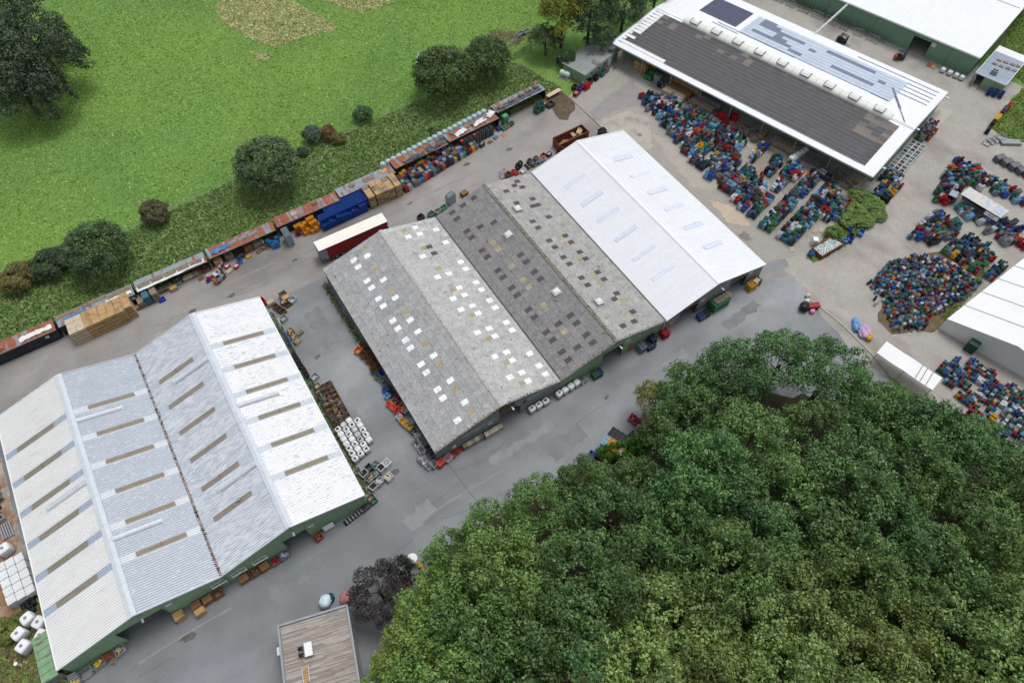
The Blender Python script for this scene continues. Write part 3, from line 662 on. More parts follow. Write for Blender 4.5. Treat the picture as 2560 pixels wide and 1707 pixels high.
for r in range(8):
    for c in range(30):
        x = 6.5+c*1.66; s = 3.0+r*1.12
        if 11 < c < 9: continue
        if c < 7:
            if r > 6 or c < 1: continue
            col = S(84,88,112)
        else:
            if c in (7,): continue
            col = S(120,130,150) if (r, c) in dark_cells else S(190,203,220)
        g = random.uniform(.96, 1.04)
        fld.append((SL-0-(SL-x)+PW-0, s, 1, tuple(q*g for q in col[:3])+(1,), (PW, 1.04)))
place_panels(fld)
for r in range(13):      # mounting rails of the front field
    s = 1.75+r*1.16-.05; b = MB(); x0 = .9 if r % 2 else 1.2
    p0 = (1.6,s*math.cos(a_),SE+s*math.sin(a_)+.15); p1 = (SL-3.9,s*math.cos(a_),SE+s*math.sin(a_)+.15)
    b.bar(p0,p1,.05,.05); b.build('rail', MT['rail'], sw)
    b = MB(); b.bar((.8,p0[1],p0[2]-.06),(1.6,p0[1],p0[2]-.06),.09,.05); b.build('rail_end', MT['rail_dark'], sw)
for r in range(5):       # free rails of the back field
    s = 1.6+r*1.5; y = SWD-s*math.cos(a_); z = SE+s*math.sin(a_)+.12
    b = MB(); b.bar((56.6-r*.3 if r else 44,y,z),(62.6,y,z),.10,.05); b.build('rail', MT['rail_dark'], sw)
for (s, x0, x1) in ((12.0,14,34),(12.0,52,56),(12.9,13,20)):
    y = SWD-s*math.cos(a_); z = SE+s*math.sin(a_)+.12; b = MB(); b.bar((x0,y,z),(x1,y,z),.09,.05); b.build('rail', MT['rail_dark'], sw)
b = MB()
for dx in (0, .35):
    b.bar((54.5+dx,SWD-7.0,SE+.55),(58.8+dx,RY+4.2,SE+.85),.12,.05)
b.bar((58.9,RY+4.2,SE+.85),(61.6,RY+.6,SE+1.05),.12,.05); b.build('cable_tray', MT['rail_dark'], sw)
b = MB(); b.bar((SL-.2,RY,SR_+.1),(58.7,RY,SR_+.1),.08,.04); b.build('ridge_joint', MT['rail_dark'], sw)
# barrel rooflight along the ridge
NB = 9; bx0, bx1 = 8.2, 59.0
for i in range(NB):
    xa = bx0+(bx1-bx0)*i/NB; xb = bx0+(bx1-bx0)*(i+1)/NB; b = MB(); k = 8; ra, hh = 1.25, .85
    q = [[(x,RY+ra*math.cos(math.pi*j/k),SR_+.08+hh*math.sin(math.pi*j/k)) for j in range(k+1)] for x in (xa, xb-.05)]
    for j in range(k): b.quad(q[0][j],q[0][j+1],q[1][j+1],q[1][j])
    b.quad(*q[0][::-1]); b.quad(*q[1]); seg = b.build('barrel_rooflight', MT['polycarb'], sw)
    b = MB(); xm = (xa+xb)/2-1.05; k = 6; wv = 2.1
    q = [[(x,RY-.95+1.9*j/k,SR_+.9+.42*math.sin(math.pi*j/k)) for j in range(k+1)] for x in (xm, xm+wv)]
    for j in range(k): b.quad(q[0][j],q[1][j],q[1][j+1],q[0][j+1])
    b.quad(*q[0]); b.quad(*q[1][::-1]); b.quad(q[0][0],q[0][-1],q[1][-1],q[1][0]); lid = b.build('vent_lid', MT['polycarb'], seg)
    b = MB()
    for x in (xm, xm+wv):
        pts = [(x,RY-.95+1.9*j/k,SR_+.93+.42*math.sin(math.pi*j/k)) for j in range(k+1)]
        for p0, p1 in zip(pts, pts[1:]): b.bar(p0,p1,.09,.09)
    b.bar((xm,RY-.97,SR_+.93),(xm+wv,RY-.97,SR_+.93),.08,.07); b.build('vent_frame', MT['dark'], seg)
for x in (SL+.1, SL+.1):
    pass
b = MB(); b.obox((SL+.5,SWD-1.2,SE-.3),(.7,.35,.18)); b.obox((SL+.4,RY+1.5,SE+.2),(.6,.4,.18)); b.obox((SL+.4,4.0,SE-.2),(.6,.35,.18)); b.build('floodlight', MT['white'], sw)

# ------------------------------------------------------------------ big green hall behind the lane
GO = Vector((157.6,59.0,0))-UV*72
gh = thing('warehouse', 'large green walled hall with long white ribbed roof and open doorway', 'warehouse', GO, UZ)
GE, GR, GW = 5.0, 6.2, 44.0; aG = math.atan2(GR-GE, GW/2); GL = math.hypot(GR-GE, GW/2); n = 60; w = 72/n
for side in (0, 1):
    me = MB(); prof = []
    for i in range(3): q = w/3; prof += [(q*i, 0), (q*(i+.66), 0), (q*(i+.74), .06), (q*(i+.92), .06)]
    prof.append((w, 0))
    for (x0, z0), (x1, z1) in zip(prof, prof[1:]): me.quad((x0,0,z0),(x1,0,z1),(x1,GL,z1),(x0,GL,z0))
    me = me.mesh('roof_sheet', MT['white_roof'])
    for i in range(n): ob('roof_sheet', me, gh, (i*w,0,GE) if side == 0 else ((i+1)*w,GW,GE), rot=(aG,0,0 if side == 0 else math.pi))
b = MB(); b.box(-.1,72.1,-.15,.06,GE-.3,GE+.03); b.build('eave_trim', MT['white_roof'], gh)
b = MB(); b.bar((72.08,0,GE),(72.08,GW/2,GR),.14,.4); b.build('verge_trim', MT['white_roof'], gh)
gdoor = [so for so in (57.3, 61.4)]
x = 0.3
cuts = [.3,6,12,18,24,30,36,42,48,gdoor[0],gdoor[1],66,71.7]
for xa, xb in zip(cuts, cuts[1:]):
    z0 = 3.7 if abs(xa-gdoor[0]) < .01 else 0
    b = MB(); b.box(xa+.015,xb-.015,.35,.47,z0,GE-.05); b.build('wall_panel', MT['dark_green_clad'], gh)
for i in range(8):
    ya = .5+i*2.7; b = MB(); b.box(71.6,71.72,ya,ya+2.68,0,GE+ (GR-GE)*ya/(GW/2)-.08); b.build('wall_panel', MT['dark_green_clad'], gh)
for x in (18,36,48,66):
    b = MB(); b.tube((x,.25,0),(x,.25,GE-.2),.08); b.build('downpipe', MT['grey_metal'], gh)
sign(gh, 62.1, .35, 3.4, '12', .9, .8)
b = MB(); b.box(54,60.5,GW/2-1.4,GW/2+1.4,GR-.1,GR+.35); b.box(54.3,60.2,GW/2-1.1,GW/2+1.1,GR+.35,GR+.8); b.build('rooflight', MT['polycarb'], gh)
b = MB(); b.bar((60.5,GW/2,GR+.1),(71.5,GW/2,GR+.1),.5,.1); b.build('ridge_cap', MT['white_roof'], gh)
# cable bridge between the two roofs
pb = thing('cable_bridge', 'thin white lattice bridge spanning the lane between two warehouse roofs', 'bridge', G(1700+920*.366,240*.366,4.6))
e = G(1700+1140*.366,40*.366,4.9)-Vector(pb.location)
b = MB()
for o in (-.3,.3):
    for z in (0,.5): b.bar((o,0,z),(e.x+o,e.y,e.z+z),.09)
b.build('chord', MT['white'], pb); b = MB()
for i in range(14):
    t, t2 = i/14, (i+1)/14
    for o in (-.3,.3): b.bar((e.x*t+o,e.y*t,e.z*t+(.5 if i % 2 else 0)),(e.x*t2+o,e.y*t2,e.z*t2+(0 if i % 2 else .5)),.05)
    b.bar((e.x*t-.3,e.y*t,e.z*t+.5),(e.x*t+.3,e.y*t,e.z*t+.5),.05)
b.build('lattice', MT['white'], pb)

# annex with plant on its flat roof
ax = thing('annex', 'small green flat roofed annex with grey roof panels beside the green hall', 'annex', (156.2,57.3,0), UZ)
b = MB()
b.box(0,.12,0,11,0,2.7); b.box(6.2,6.32,0,13,0,2.7); b.box(1.9,6.19,0,.12,0,2.7); b.box(.13,.3,0,.12,0,2.7); b.build('wall', MT['green_clad'], ax)
for i in range(5):
    b = MB(); b.box(-.1,6.4,-.1+i*2.6,2.44+i*2.6,2.72,2.86); b.build('roof_panel', MT['blue_grey'] if i < 4 else MT['white'], ax)
b = MB(); b.box(-.15,6.45,-.22,-.11,2.66,2.95); b.box(6.41,6.52,-.2,13,2.66,2.95); b.box(-.22,-.11,-.2,13,2.66,2.95); b.build('parapet', MT['white'], ax)
for i, (x, y) in enumerate([(1.2,5.0),(2.6,5.2),(4.0,5.4),(1.4,7.0),(2.8,7.2),(4.2,7.4),(5.3,5.6),(5.4,7.6)]):
    b = MB(); b.box(x,x+1.0,y,y+.7,2.87,3.05); b.build('roof_slab', MT['wood_old'], ax)
b = MB(); b.box(2.2,3.5,1.4,2.3,2.9,3.8); ac = b.build('cooling_unit', MT['grey_metal'], ax)
for x in (2.55,3.15):
    b = MB(); b.tube((x,1.85,3.8),(x,1.85,3.88),.27,12); b.build('fan', MT['dark'], ac)
b = MB(); b.obox((.2,-.75,1.15),(.08,1.5,2.2),(0,0,.5)); b.build('door', MT['grey_metal'], ax)
b = MB(); b.hexa([(.4,-2.0,.03),(1.8,-2.0,.03),(1.8,0,.03),(.4,0,.03)], [(.4,-2.0,.05),(1.8,-2.0,.05),(1.8,0,.4),(.4,0,.4)]); b.build('ramp', MT['concrete'], ax)

# ------------------------------------------------------------------ office barrack
of = thing('office_barrack', 'long flat roofed green barrack with white windows and patched grey roof', 'barrack', (81.7,110.4,0), UZ)
OW, OD, OH = 6.2, 12.4, 2.6
b = MB(); b.box(0,.15,0,OD,0,OH); b.box(.16,OW-.16,0,.15,0,OH); b.box(.16,OW-.16,OD-.15,OD,0,OH); b.build('wall', MT['green_clad'], of)
ow = [(2.0,3.0),(4.6,5.6),(6.9,7.9),(10.6,12.0)]
last = 0
for i, (a, c) in enumerate(ow+[(OD,OD)]):
    b = MB(); b.box(OW-.15,OW,last,a,0,OH); b.build('wall', MT['green_clad'], of)
    if a < OD:
        if i < 3:
            b = MB(); b.box(OW-.15,OW,a,c,0,1.0); b.box(OW-.15,OW,a,c,2.1,OH); b.build('wall', MT['green_clad'], of)
            b = MB(); b.box(OW-.06,OW+.06,a+.01,c-.01,1.01,2.09); wo = b.build('window', MT['white'], of)
            for j in range(2):
                b = MB(); b.box(OW+.062,OW+.08,a+.1+j*.42,a+.45+j*.42,1.12,1.98); b.build('pane', MT['glass'], wo)
        else:
            b = MB(); b.box(OW-.15,OW,a,c,2.15,OH); b.build('wall', MT['green_clad'], of)
    last = c
b = MB(); b.box(OW+.01,OW+.07,8.7,9.7,.05,2.1); b.build('door', MT['white'], of)
for i in range(9):
    for j in range(3):
        b = MB(); x0 = -.25+j*2.25; y0 = -.25+i*1.44; b.box(x0,x0+2.24,y0,y0+1.43,OH+.02,OH+.09+.004*((i+j) % 2)); b.build('roof_felt', MT['flatroof'], of)
b = MB(); b.box(-.33,OW+.6,-.33,-.26,OH-.06,OH+.12); b.box(OW+.52,OW+.6,-.25,OD+.4,OH-.06,OH+.12); b.box(-.33,-.26,-.25,OD+.4,OH-.06,OH+.12); b.build('roof_edge', MT['grey_metal'], of)

# ------------------------------------------------------------------ white tent
E0 = G(2368,797,3.0); E1 = G(2760,487,3.0); A0 = G(2546,866,5.4)
td = (E1-E0).normalized(); tl = 34.0
tent = thing('tent', 'big white frame tent with sagging panels beside the heap of crates', 'tent', (E0.x,E0.y,0))
e0 = Vector((0,0,3.0)); a0 = A0-Vector((E0.x,E0.y,0)); g = Vector((a0.x,a0.y,0)); o0 = Vector((g.x*2,g.y*2,3.0))
for i in range(7):
    t0, t1 = td*(tl*i/7), td*(tl*(i+1)/7-.06)
    for p, q in ((e0,a0),(a0,o0)):
        b = MB(); k = 5
        for j in range(k):
            for h_ in range(3):
                def P(u, v):
                    pt = p.lerp(q, u)+t0.lerp(t1, v); pt = Vector(pt); pt.z += -.10*math.sin(math.pi*v)*math.sin(math.pi*u); return pt
                b.quad(P(j/k,h_/3),P((j+1)/k,h_/3),P((j+1)/k,(h_+1)/3),P(j/k,(h_+1)/3))
        b.build('roof_panel', MT['white'], tent, smooth=True)
    b = MB(); b.bar(e0+t1+td*.03+Vector((0,0,.03)),a0+t1+td*.03+Vector((0,0,.03)),.10,.08); b.build('roof_seam', MT['grey_metal'], tent)
    b = MB(); b.quad(e0+t0-Vector((0,0,3)),e0+t1-Vector((0,0,3)),e0+t1,e0+t0); b.build('side_wall', MT['white'], tent)
b = MB(); b.quad((0,0,0),tuple(g),tuple(a0),(0,0,3.0)); b.build('gable_wall', MT['white'], tent)
b = MB(); b.quad(tuple(g),(o0.x,o0.y,0),tuple(o0),tuple(a0)); b.build('gable_wall', MT['white'], tent)
b = MB(); q = g*.55; b.obox((q.x-.5,q.y,1.1),(1.6,1.8,2.2),(0,0,math.atan2(g.y,g.x))); ve = b.build('vent_housing', mat('bottle_green', S(40,76,66), .6), tent)
# flat white canopy
cn = thing('canopy', 'long flat white canopy roof with thin legs at the wood edge', 'canopy', (83.9,14.2,0), R(102))
b = MB(); k = 6
for i in range(k):
    x0, x1 = -4.9+9.8*i/k, -4.9+9.8*(i+1)/k; z = lambda x: 3.0-.12*abs(math.sin((x+4.9)*1.28))
    b.hexa([(x0,-1.6,z(x0)),(x1,-1.6,z(x1)),(x1,1.6,z(x1)),(x0,1.6,z(x0))], [(x0,-1.6,z(x0)+.06),(x1,-1.6,z(x1)+.06),(x1,1.6,z(x1)+.06),(x0,1.6,z(x0)+.06)])
b.build('roof', MT['white'], cn)
for x in (-4.7,0,4.7):
    for y in (-1.5,1.5):
        b = MB(); b.box(x-.05,x+.05,y-.05,y+.05,0,2.95); b.build('leg', MT['grey_metal'], cn)
for x in (-1.6,-2.4,-3.4):
    b = MB(); b.bar((x,-1.55,3.07),(x-.3,1.55,3.07),.07,.04); b.build('strap', MT['ink'], cn)

# ------------------------------------------------------------------ brown flat roof with deck boards
BO = Vector((-18.3,31.5,0)); bz = R(-15.5)
bb_ = thing('flat_house', 'flat roofed house with weathered brown boards on its roof terrace', 'house', BO, bz)
BWd, BDp, BH = 9.4, 16.0, 4.0
b = MB(); b.box(.2,BWd-.2,-BDp,-.2,0,BH-.25); b.build('wall', mat('render_wall', S(170,172,170), .8, .08), bb_)
b = MB(); b.box(0,BWd,-BDp,0,BH-.24,BH-.10); b.build('roof_slab', MT['grey_metal'], bb_)
random.seed(9); nb = 90; dw = (BDp-.7)/nb
brd = MB(); brd.box(0,1,0,dw*.9,0,.04); brd = brd.mesh('plank', MT['deck'])
cnt = 0
for i in range(nb):
    x = .35; y = -.4-dw*(i+1)
    if y < -11.5: break
    while x < BWd-.45:
        l = min(random.uniform(1.4,4.2), BWd-.38-x); t = random.random()
        c = S(*random.choice([(160,152,146),(170,163,157),(146,136,128),(180,174,168),(156,144,136)]))
        if cnt < 290: ob('plank', brd, bb_, (x,y,BH-.095+random.uniform(0,.008)), color=c, scale=(l-.02,1,1)); cnt += 1
        x += l
b = MB(); b.box(0,.28,-BDp,0,BH-.09,BH+.22); b.build('parapet', MT['grey_metal'], bb_); b = MB(); b.box(BWd-.28,BWd,-BDp,0,BH-.09,BH+.22); b.build('parapet', MT['grey_metal'], bb_)
for i in range(4):
    b = MB(); x0 = .3+i*2.2; b.box(x0,x0+2.18,-.28,0,BH-.09,BH+.22); b.build('parapet', MT['grey_metal'], bb_)
b = MB(); b.box(-.75,-.02,-3.4,-2.4,2.6,2.75); b.build('canopy', MT['white'], bb_)

# ------------------------------------------------------------------ vegetation
def leaf_cloud(centres, radii, tints, per, size, up=.35, squash=.85, seed=1, thin=1.0):
    """leaf quads spread over clump surfaces: V, F, colours"""
    r = np.random.default_rng(seed); V, C = [], []
    for c, rad, tint in zip(centres, radii, tints):
        n = max(8, int(per*rad*rad*thin))
        d = r.normal(size=(n, 3)); d[:, 2] += up; d /= np.linalg.norm(d, axis=1)[:, None]
        p = np.asarray(c)+d*np.array([1, 1, squash])*rad*r.uniform(.78, 1.07, (n, 1))
        nr = d+r.normal(scale=.55, size=(n, 3)); nr[:, 2] += .35; nr /= np.linalg.norm(nr, axis=1)[:, None]
        t = np.cross(nr, r.normal(size=(n, 3))); t /= np.linalg.norm(t, axis=1)[:, None]; b = np.cross(nr, t)
        s = size*r.uniform(.6, 1.35, (n, 1)); q = np.stack([p-t*s, p-b*s*.62, p+t*s, p+b*s*.62], 1)
        V.append(q.reshape(-1, 3))
        k = tint*r.uniform(.72, 1.28, (n, 1)); hue = r.normal(scale=.07, size=(n, 1))
        col = np.concatenate([k*(1+hue), k, k*(1-.6*hue)], 1); C.append(np.repeat(col, 4, 0))
    V = np.vstack(V); C = np.clip(np.vstack(C), .05, 3); F = np.arange(len(V)).reshape(-1, 4)
    return V, F, C
def crown_mesh(seed, rx, rz, clumps, per=26, leaf=.30, lobe=(1.1, 2.0), flat=.0, name='crown'):
    r = np.random.default_rng(seed); cs, rs, ts = [], [], []
    for i in range(clumps):
        d = r.normal(size=3); d[2] = abs(d[2])*1.1-.35; d /= np.linalg.norm(d)
        f = r.uniform(.55, 1.0)**.6; rad = r.uniform(*lobe)
        cs.append((d[0]*(rx-rad*.6)*f, d[1]*(rx-rad*.6)*f, rz+d[2]*(rz-rad*.5)*f)); rs.append(rad)
        ts.append(r.uniform(.72, 1.28))
    V, F, C = leaf_cloud(cs, rs, ts, per, leaf, seed=seed)
    return np_mesh(name, V, F, MT['leaf'], C)
def trunk_mesh(seed, h, r0, spread):
    r = random.Random(seed); b = MB(); b.tube((0,0,0),(r.uniform(-.2,.2),r.uniform(-.2,.2),h*.62), r0, 8, 0, r0*.55)
    for i in range(6):
        a = i*1.05+r.random(); z = h*r.uniform(.3, .58); l = spread*r.uniform(.45, .75)
        b.tube((0,0,z),(math.cos(a)*l, math.sin(a)*l, z+l*.75), r0*.32, 6, 0, r0*.1)
    return b.mesh('trunk', MT['bark'])
def crown_lobed(seed, rx, rz, lobes, name='crown'):
    """a few large boughs, each studded with leaf tufts; dark gaps stay between the boughs"""
    r = np.random.default_rng(seed); cs, rs, ts = [], [], []
    for i in range(lobes):
        a = 2.4*i+r.uniform(-.3,.3); el = r.uniform(.0, 1.0); rad = r.uniform(1.25, 1.9); q = math.sqrt(1-el*el*.92)
        c = np.array([math.cos(a)*(rx-rad)*q, math.sin(a)*(rx-rad)*q, rz*.7+el*(rz*1.3-rad*.7)]); tb = r.uniform(.78, 1.24)
        for k in range(int(13*rad*rad)):
            d = r.normal(size=3); d[2] = d[2]*.9+.35; d /= np.linalg.norm(d)
            cs.append(c+d*rad*r.uniform(.8,1.04)*np.array([1,1,.9])); rs.append(r.uniform(.34,.66)); ts.append(tb*r.uniform(.7,1.3))
    V, F, C = leaf_cloud(cs, rs, ts, 85, .145, seed=seed)
    return np_mesh(name, V, F, MT['leaf'], C)
CROWN = [crown_lobed(100+i, 5.3, 4.6, 15+i) for i in range(5)]
CROWN_R = [crown_mesh(140+i, 5.2, 4.3, 330, 105, .16, (.5,.95)) for i in range(2)]     # round, evenly tufted
TRUNK = [trunk_mesh(i, 13, .34, 4.5) for i in range(3)]
ct = [0]
def tree(x, y, r, h, col, label, group=None, cm=None, name='broadleaf_tree', cat='tree', base=.22, rzs=1.0, dense=False):
    t = thing(name, label, cat, (x, y, 0), random.uniform(0, 6.28), group); ct[0] += 1
    cm = cm or CROWN[ct[0] % 5]; s = r/5.2; sz = h*(1-base)/9.2*rzs
    tr = ob('trunk', TRUNK[ct[0] % 3], t, scale=(s, s, h/13))
    ob('crown', cm, t, (0, 0, h*base), color=col, scale=(s, s, sz))
    return t
def bush(x, y, r, h, col, label, group=None, name='bush'):
    t = thing(name, label, 'bush', (x, y, 0), random.uniform(0, 6.28), group); s = r/5.2
    b = MB()
    for i in range(4): b.tube((0,0,0),(math.cos(i*1.6)*r*.4,math.sin(i*1.6)*r*.4,h*.55),.06,5,0,.03)
    b.build('stem', MT['bark'], t)
    ob('foliage', BUSHM[int(abs(x*7)) % 2], t, (0,0,-.05*h), color=col, scale=(s, s, h/9.0)); return t
BUSHM = [crown_mesh(180+i, 5.2, 4.4, 60, 90, .25, (.9,1.7), name='foliage') for i in range(2)]

# the wood in front: crowns at their own places, tints after the photograph
random.seed(31)
def px_tree(u, v, hz, r, h, col, label, **k):
    p = G(u, v, hz); return tree(p.x, p.y, r, h, col, label, **k)
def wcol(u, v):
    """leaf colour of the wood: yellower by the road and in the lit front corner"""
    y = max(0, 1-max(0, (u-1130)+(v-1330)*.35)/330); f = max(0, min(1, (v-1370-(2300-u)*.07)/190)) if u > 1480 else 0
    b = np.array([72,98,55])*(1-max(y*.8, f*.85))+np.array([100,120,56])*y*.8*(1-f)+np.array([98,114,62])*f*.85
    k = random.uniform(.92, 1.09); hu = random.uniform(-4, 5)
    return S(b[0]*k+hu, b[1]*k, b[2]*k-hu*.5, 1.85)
ORD = ['first','second','third','fourth','fifth','sixth','seventh','eighth','ninth','tenth','eleventh','twelfth','thirteenth','fourteenth','fifteenth','sixteenth']
edge = [(1642,1005,3.8,10,'at its tip beside the crates'),(1725,985,5.6,13.5,'second along the edge from the crate block'),(1830,935,5.8,14.5,'third along the edge from the crate block'),(1950,915,6.2,15,'fourth along the edge, facing the gravel bend'),(2075,935,6.0,15,'fifth along the edge, before the canopy end'),(2190,1035,5.8,14,'directly before the flat white canopy'),(2310,1085,6.0,14.5,'beside the dark cluttered yard'),(2440,1140,6.2,14.5,'below the dark cluttered yard'),(2560,1240,6.4,15,'cut by the frame below the yard'),
 (1690,1085,5.6,14,'behind the tip tree of the wood'),(1800,1030,6.0,15,'behind the third edge tree'),(1590,1215,4.6,12,'behind the clipped hedge'),(1465,1215,4.6,12,'just before the blue crates at the hedge'),(1350,1270,5.0,13,'second along the road before the hedge'),(1245,1340,5.4,14,'third along the road before the hedge'),(1150,1420,5.6,14.5,'fourth along the road, above the white drum'),(1095,1530,5.6,15,'beside the dark purple tree'),(1040,1650,5.6,15,'behind the flat roofed house')]
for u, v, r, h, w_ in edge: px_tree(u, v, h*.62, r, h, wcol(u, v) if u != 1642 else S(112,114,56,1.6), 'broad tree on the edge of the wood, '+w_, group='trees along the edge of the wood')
inner = []
for row, (v0, off) in enumerate([(1010,90),(1110,0),(1215,80),(1325,0),(1440,85),(1560,0),(1690,80),(1830,0)]):
    for u in range(1010, 2860, 172):
        uu = u+off+random.uniform(-30, 30); vv = v0+random.uniform(-26, 26)
        lim = np.interp(uu, [900,1010,1150,1290,1440,1560,1640,1700,1800,2000,2150,2300,2450,2600], [1850,1720,1540,1410,1330,1290,1180,1130,1085,1010,1030,1140,1220,1320])
        if vv > lim: inner.append((uu, vv, row))
seen = {}
for uu, vv, row in inner:
    seen[row] = seen.get(row, 0)+1; h = random.uniform(15, 19.5)
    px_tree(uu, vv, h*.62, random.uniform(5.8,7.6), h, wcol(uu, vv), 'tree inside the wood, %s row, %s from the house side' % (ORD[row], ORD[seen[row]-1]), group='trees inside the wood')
px_tree(945,1475,6.0,4.2,9.0,S(66,60,60,1.3),'dark purple leaved tree between the flat roofed house and the wood')
px_tree(1005,1420,5.0,2.2,6.5,S(52,58,44,1.0),'small dark tree beside the white drum at the wood edge')
# clipped hedge columns
random.seed(4)
HC = crown_mesh(300, 1.0, 2.0, 60, 130, .12, (.28,.45))
hp = [(1500,1128),(1515,1120),(1530,1116),(1546,1114),(1560,1112),(1574,1105),(1588,1098),(1602,1100),(1540,1138),(1562,1134),(1580,1128),(1597,1122),(1612,1112),(1522,1142),(1605,1135)]
for i, (u, v) in enumerate(hp):
    p = G(u, v, 2.0); t = thing('conifer', 'clipped bright green column conifer in the hedge before orange crates', 'conifer', (p.x,p.y,0), random.random()*6, 'hedge of column conifers')
    b = MB(); b.tube((0,0,0),(0,0,1.2),.08,6); b.build('trunk', MT['bark'], t); ob('crown', HC, t, (0,0,.1), color=S(86,134,44,1.1), scale=(.62,.62,random.uniform(.75,.95)))

# trees and bushes along the meadow
def pxt(u, v, hz, r, h, col, label, **k): return px_tree(u, v, hz, r, h, col, label, **k)
pxt(668,415,5.5,6.6,11.5,S(80,100,64,1.5),'large round tree overhanging the rusty roofed containers', cm=CROWN_R[0], base=.05)
pxt(243,625,5.0,5.9,10.5,S(72,94,58,1.5),'round dark tree behind the stacked wooden boxes', cm=CROWN_R[1], base=.05)
pxt(1108,178,6.0,7.0,11.5,S(70,88,48,1.5),'large dark tree with yellowing top beside the field fence', cm=CROWN_R[1], base=.05)
pxt(1218,140,5.5,5.6,10,S(74,94,54,1.5),'smaller dark tree leaning against the large one by the fence', cm=CROWN_R[0], base=.05)
pxt(1405,55,6.5,5.8,14,S(118,122,46,1.5),'yellow green tree behind the curved bike shelter')
pxt(1365,105,3.5,4.4,7,S(70,88,50,1.5),'low dark tree beside the wire gate')
for i, (u, v, r, h, w_) in enumerate([(1475,30,6.4,15,'the first dark tree past the yellow green one'),(1500,100,4.0,7,'a low dark tree behind the barrack'),(1560,20,5.5,11,'a dark tree behind the barrack roof end'),(1640,-20,5.0,10,'a dark tree above the warehouse corner'),(1420,150,2.2,4,'a reedy dark tree beside the curved shelter'),(1530,-60,6,14,'a dark tree at the top frame edge')]):
    pxt(u, v, h*.55, r, h, S(60,80,50,1.4), 'dark green hedgerow tree, '+w_, group='hedgerow trees behind the barrack')
for i, (u, v, r, h, w_) in enumerate([(40,60,9,19,'topmost'),(110,130,8,18,'protruding farthest into the meadow'),(20,180,8.5,18,'at the frame edge above the field fence'),(90,215,6.5,14,'lowest, beside the field fence'),(-60,110,9,19,'cut by the frame edge')]):
    pxt(u, v, h*.6, r, h, S(64,78,58,1.7), 'tall dark tree of the meadow corner group, '+w_, group='tall trees in the meadow corner', base=.04)
def pxb(u, v, r, h, col, label): p = G(u, v, h*.5); return bush(p.x, p.y, r, h, col, label)
pxb(45,692,3.4,4.5,S(116,112,60,1.1),'yellowish olive bush at the verge beside the frame edge')
pxb(120,660,3.6,4.5,S(66,84,52,1.1),'dark bush between the olive bush and round tree'); pxb(165,640,3.0,4,S(62,84,50,1.5),'dark bush touching the round tree')
pxb(385,530,2.9,4.2,S(86,80,54,1.5),'brownish round bush on the field fence line'); pxb(780,335,2.3,3.6,S(92,112,92,1.1),'silvery green bush on the fence line')
pxb(818,330,1.9,3,S(128,92,62,1.1),'reddish brown bush beside the silvery one'); pxb(845,345,1.7,2.4,S(110,112,66,1.1),'small olive bush beside the reddish one')
pxb(755,380,1.4,2,S(66,84,60,1.1),'small dark bush below the silvery one on the fence line'); pxb(908,283,2.3,3.2,S(68,92,58,1.5),'lone round bush in the meadow by the fence')
pxb(1095,318,2.0,2.2,S(112,142,68,1.1),'bright green shrub behind the blue domed tanks'); pxb(20,1570,1.9,2.4,S(104,112,50,1.5),'yellow green shrub beside the green lean-to roof')
pxb(48,1555,1.6,2.0,S(92,104,52,1.1),'low shrub on the rough grass beside the white warehouse corner')
for i, (u, v, r, h, w_) in enumerate([(2150,490,2.2,2.2,'closest to the warehouse corner'),(2180,510,2.4,2.0,'tallest, at the gravel road'),(2140,525,2.2,1.8,'in the middle of the island'),(2160,550,2.0,1.5,'by the blue tubs'),(2195,535,1.8,1.4,'at the island tip'),(2085,580,1.6,2.2,'behind the skip of glass'),(2120,550,1.8,1.5,'beside the last crate row')]):
    pxb(u, v, r, h, S(110,138,62,1.1), 'leafy green shrub on the grass island, '+w_)
pxb(2420,815,1.8,3.0,S(84,100,70,1.1),'thin bush growing at the tent corner'); pxb(2395,803,1.2,2.0,S(84,100,66,1.1),'small bush in front of the tent wall')

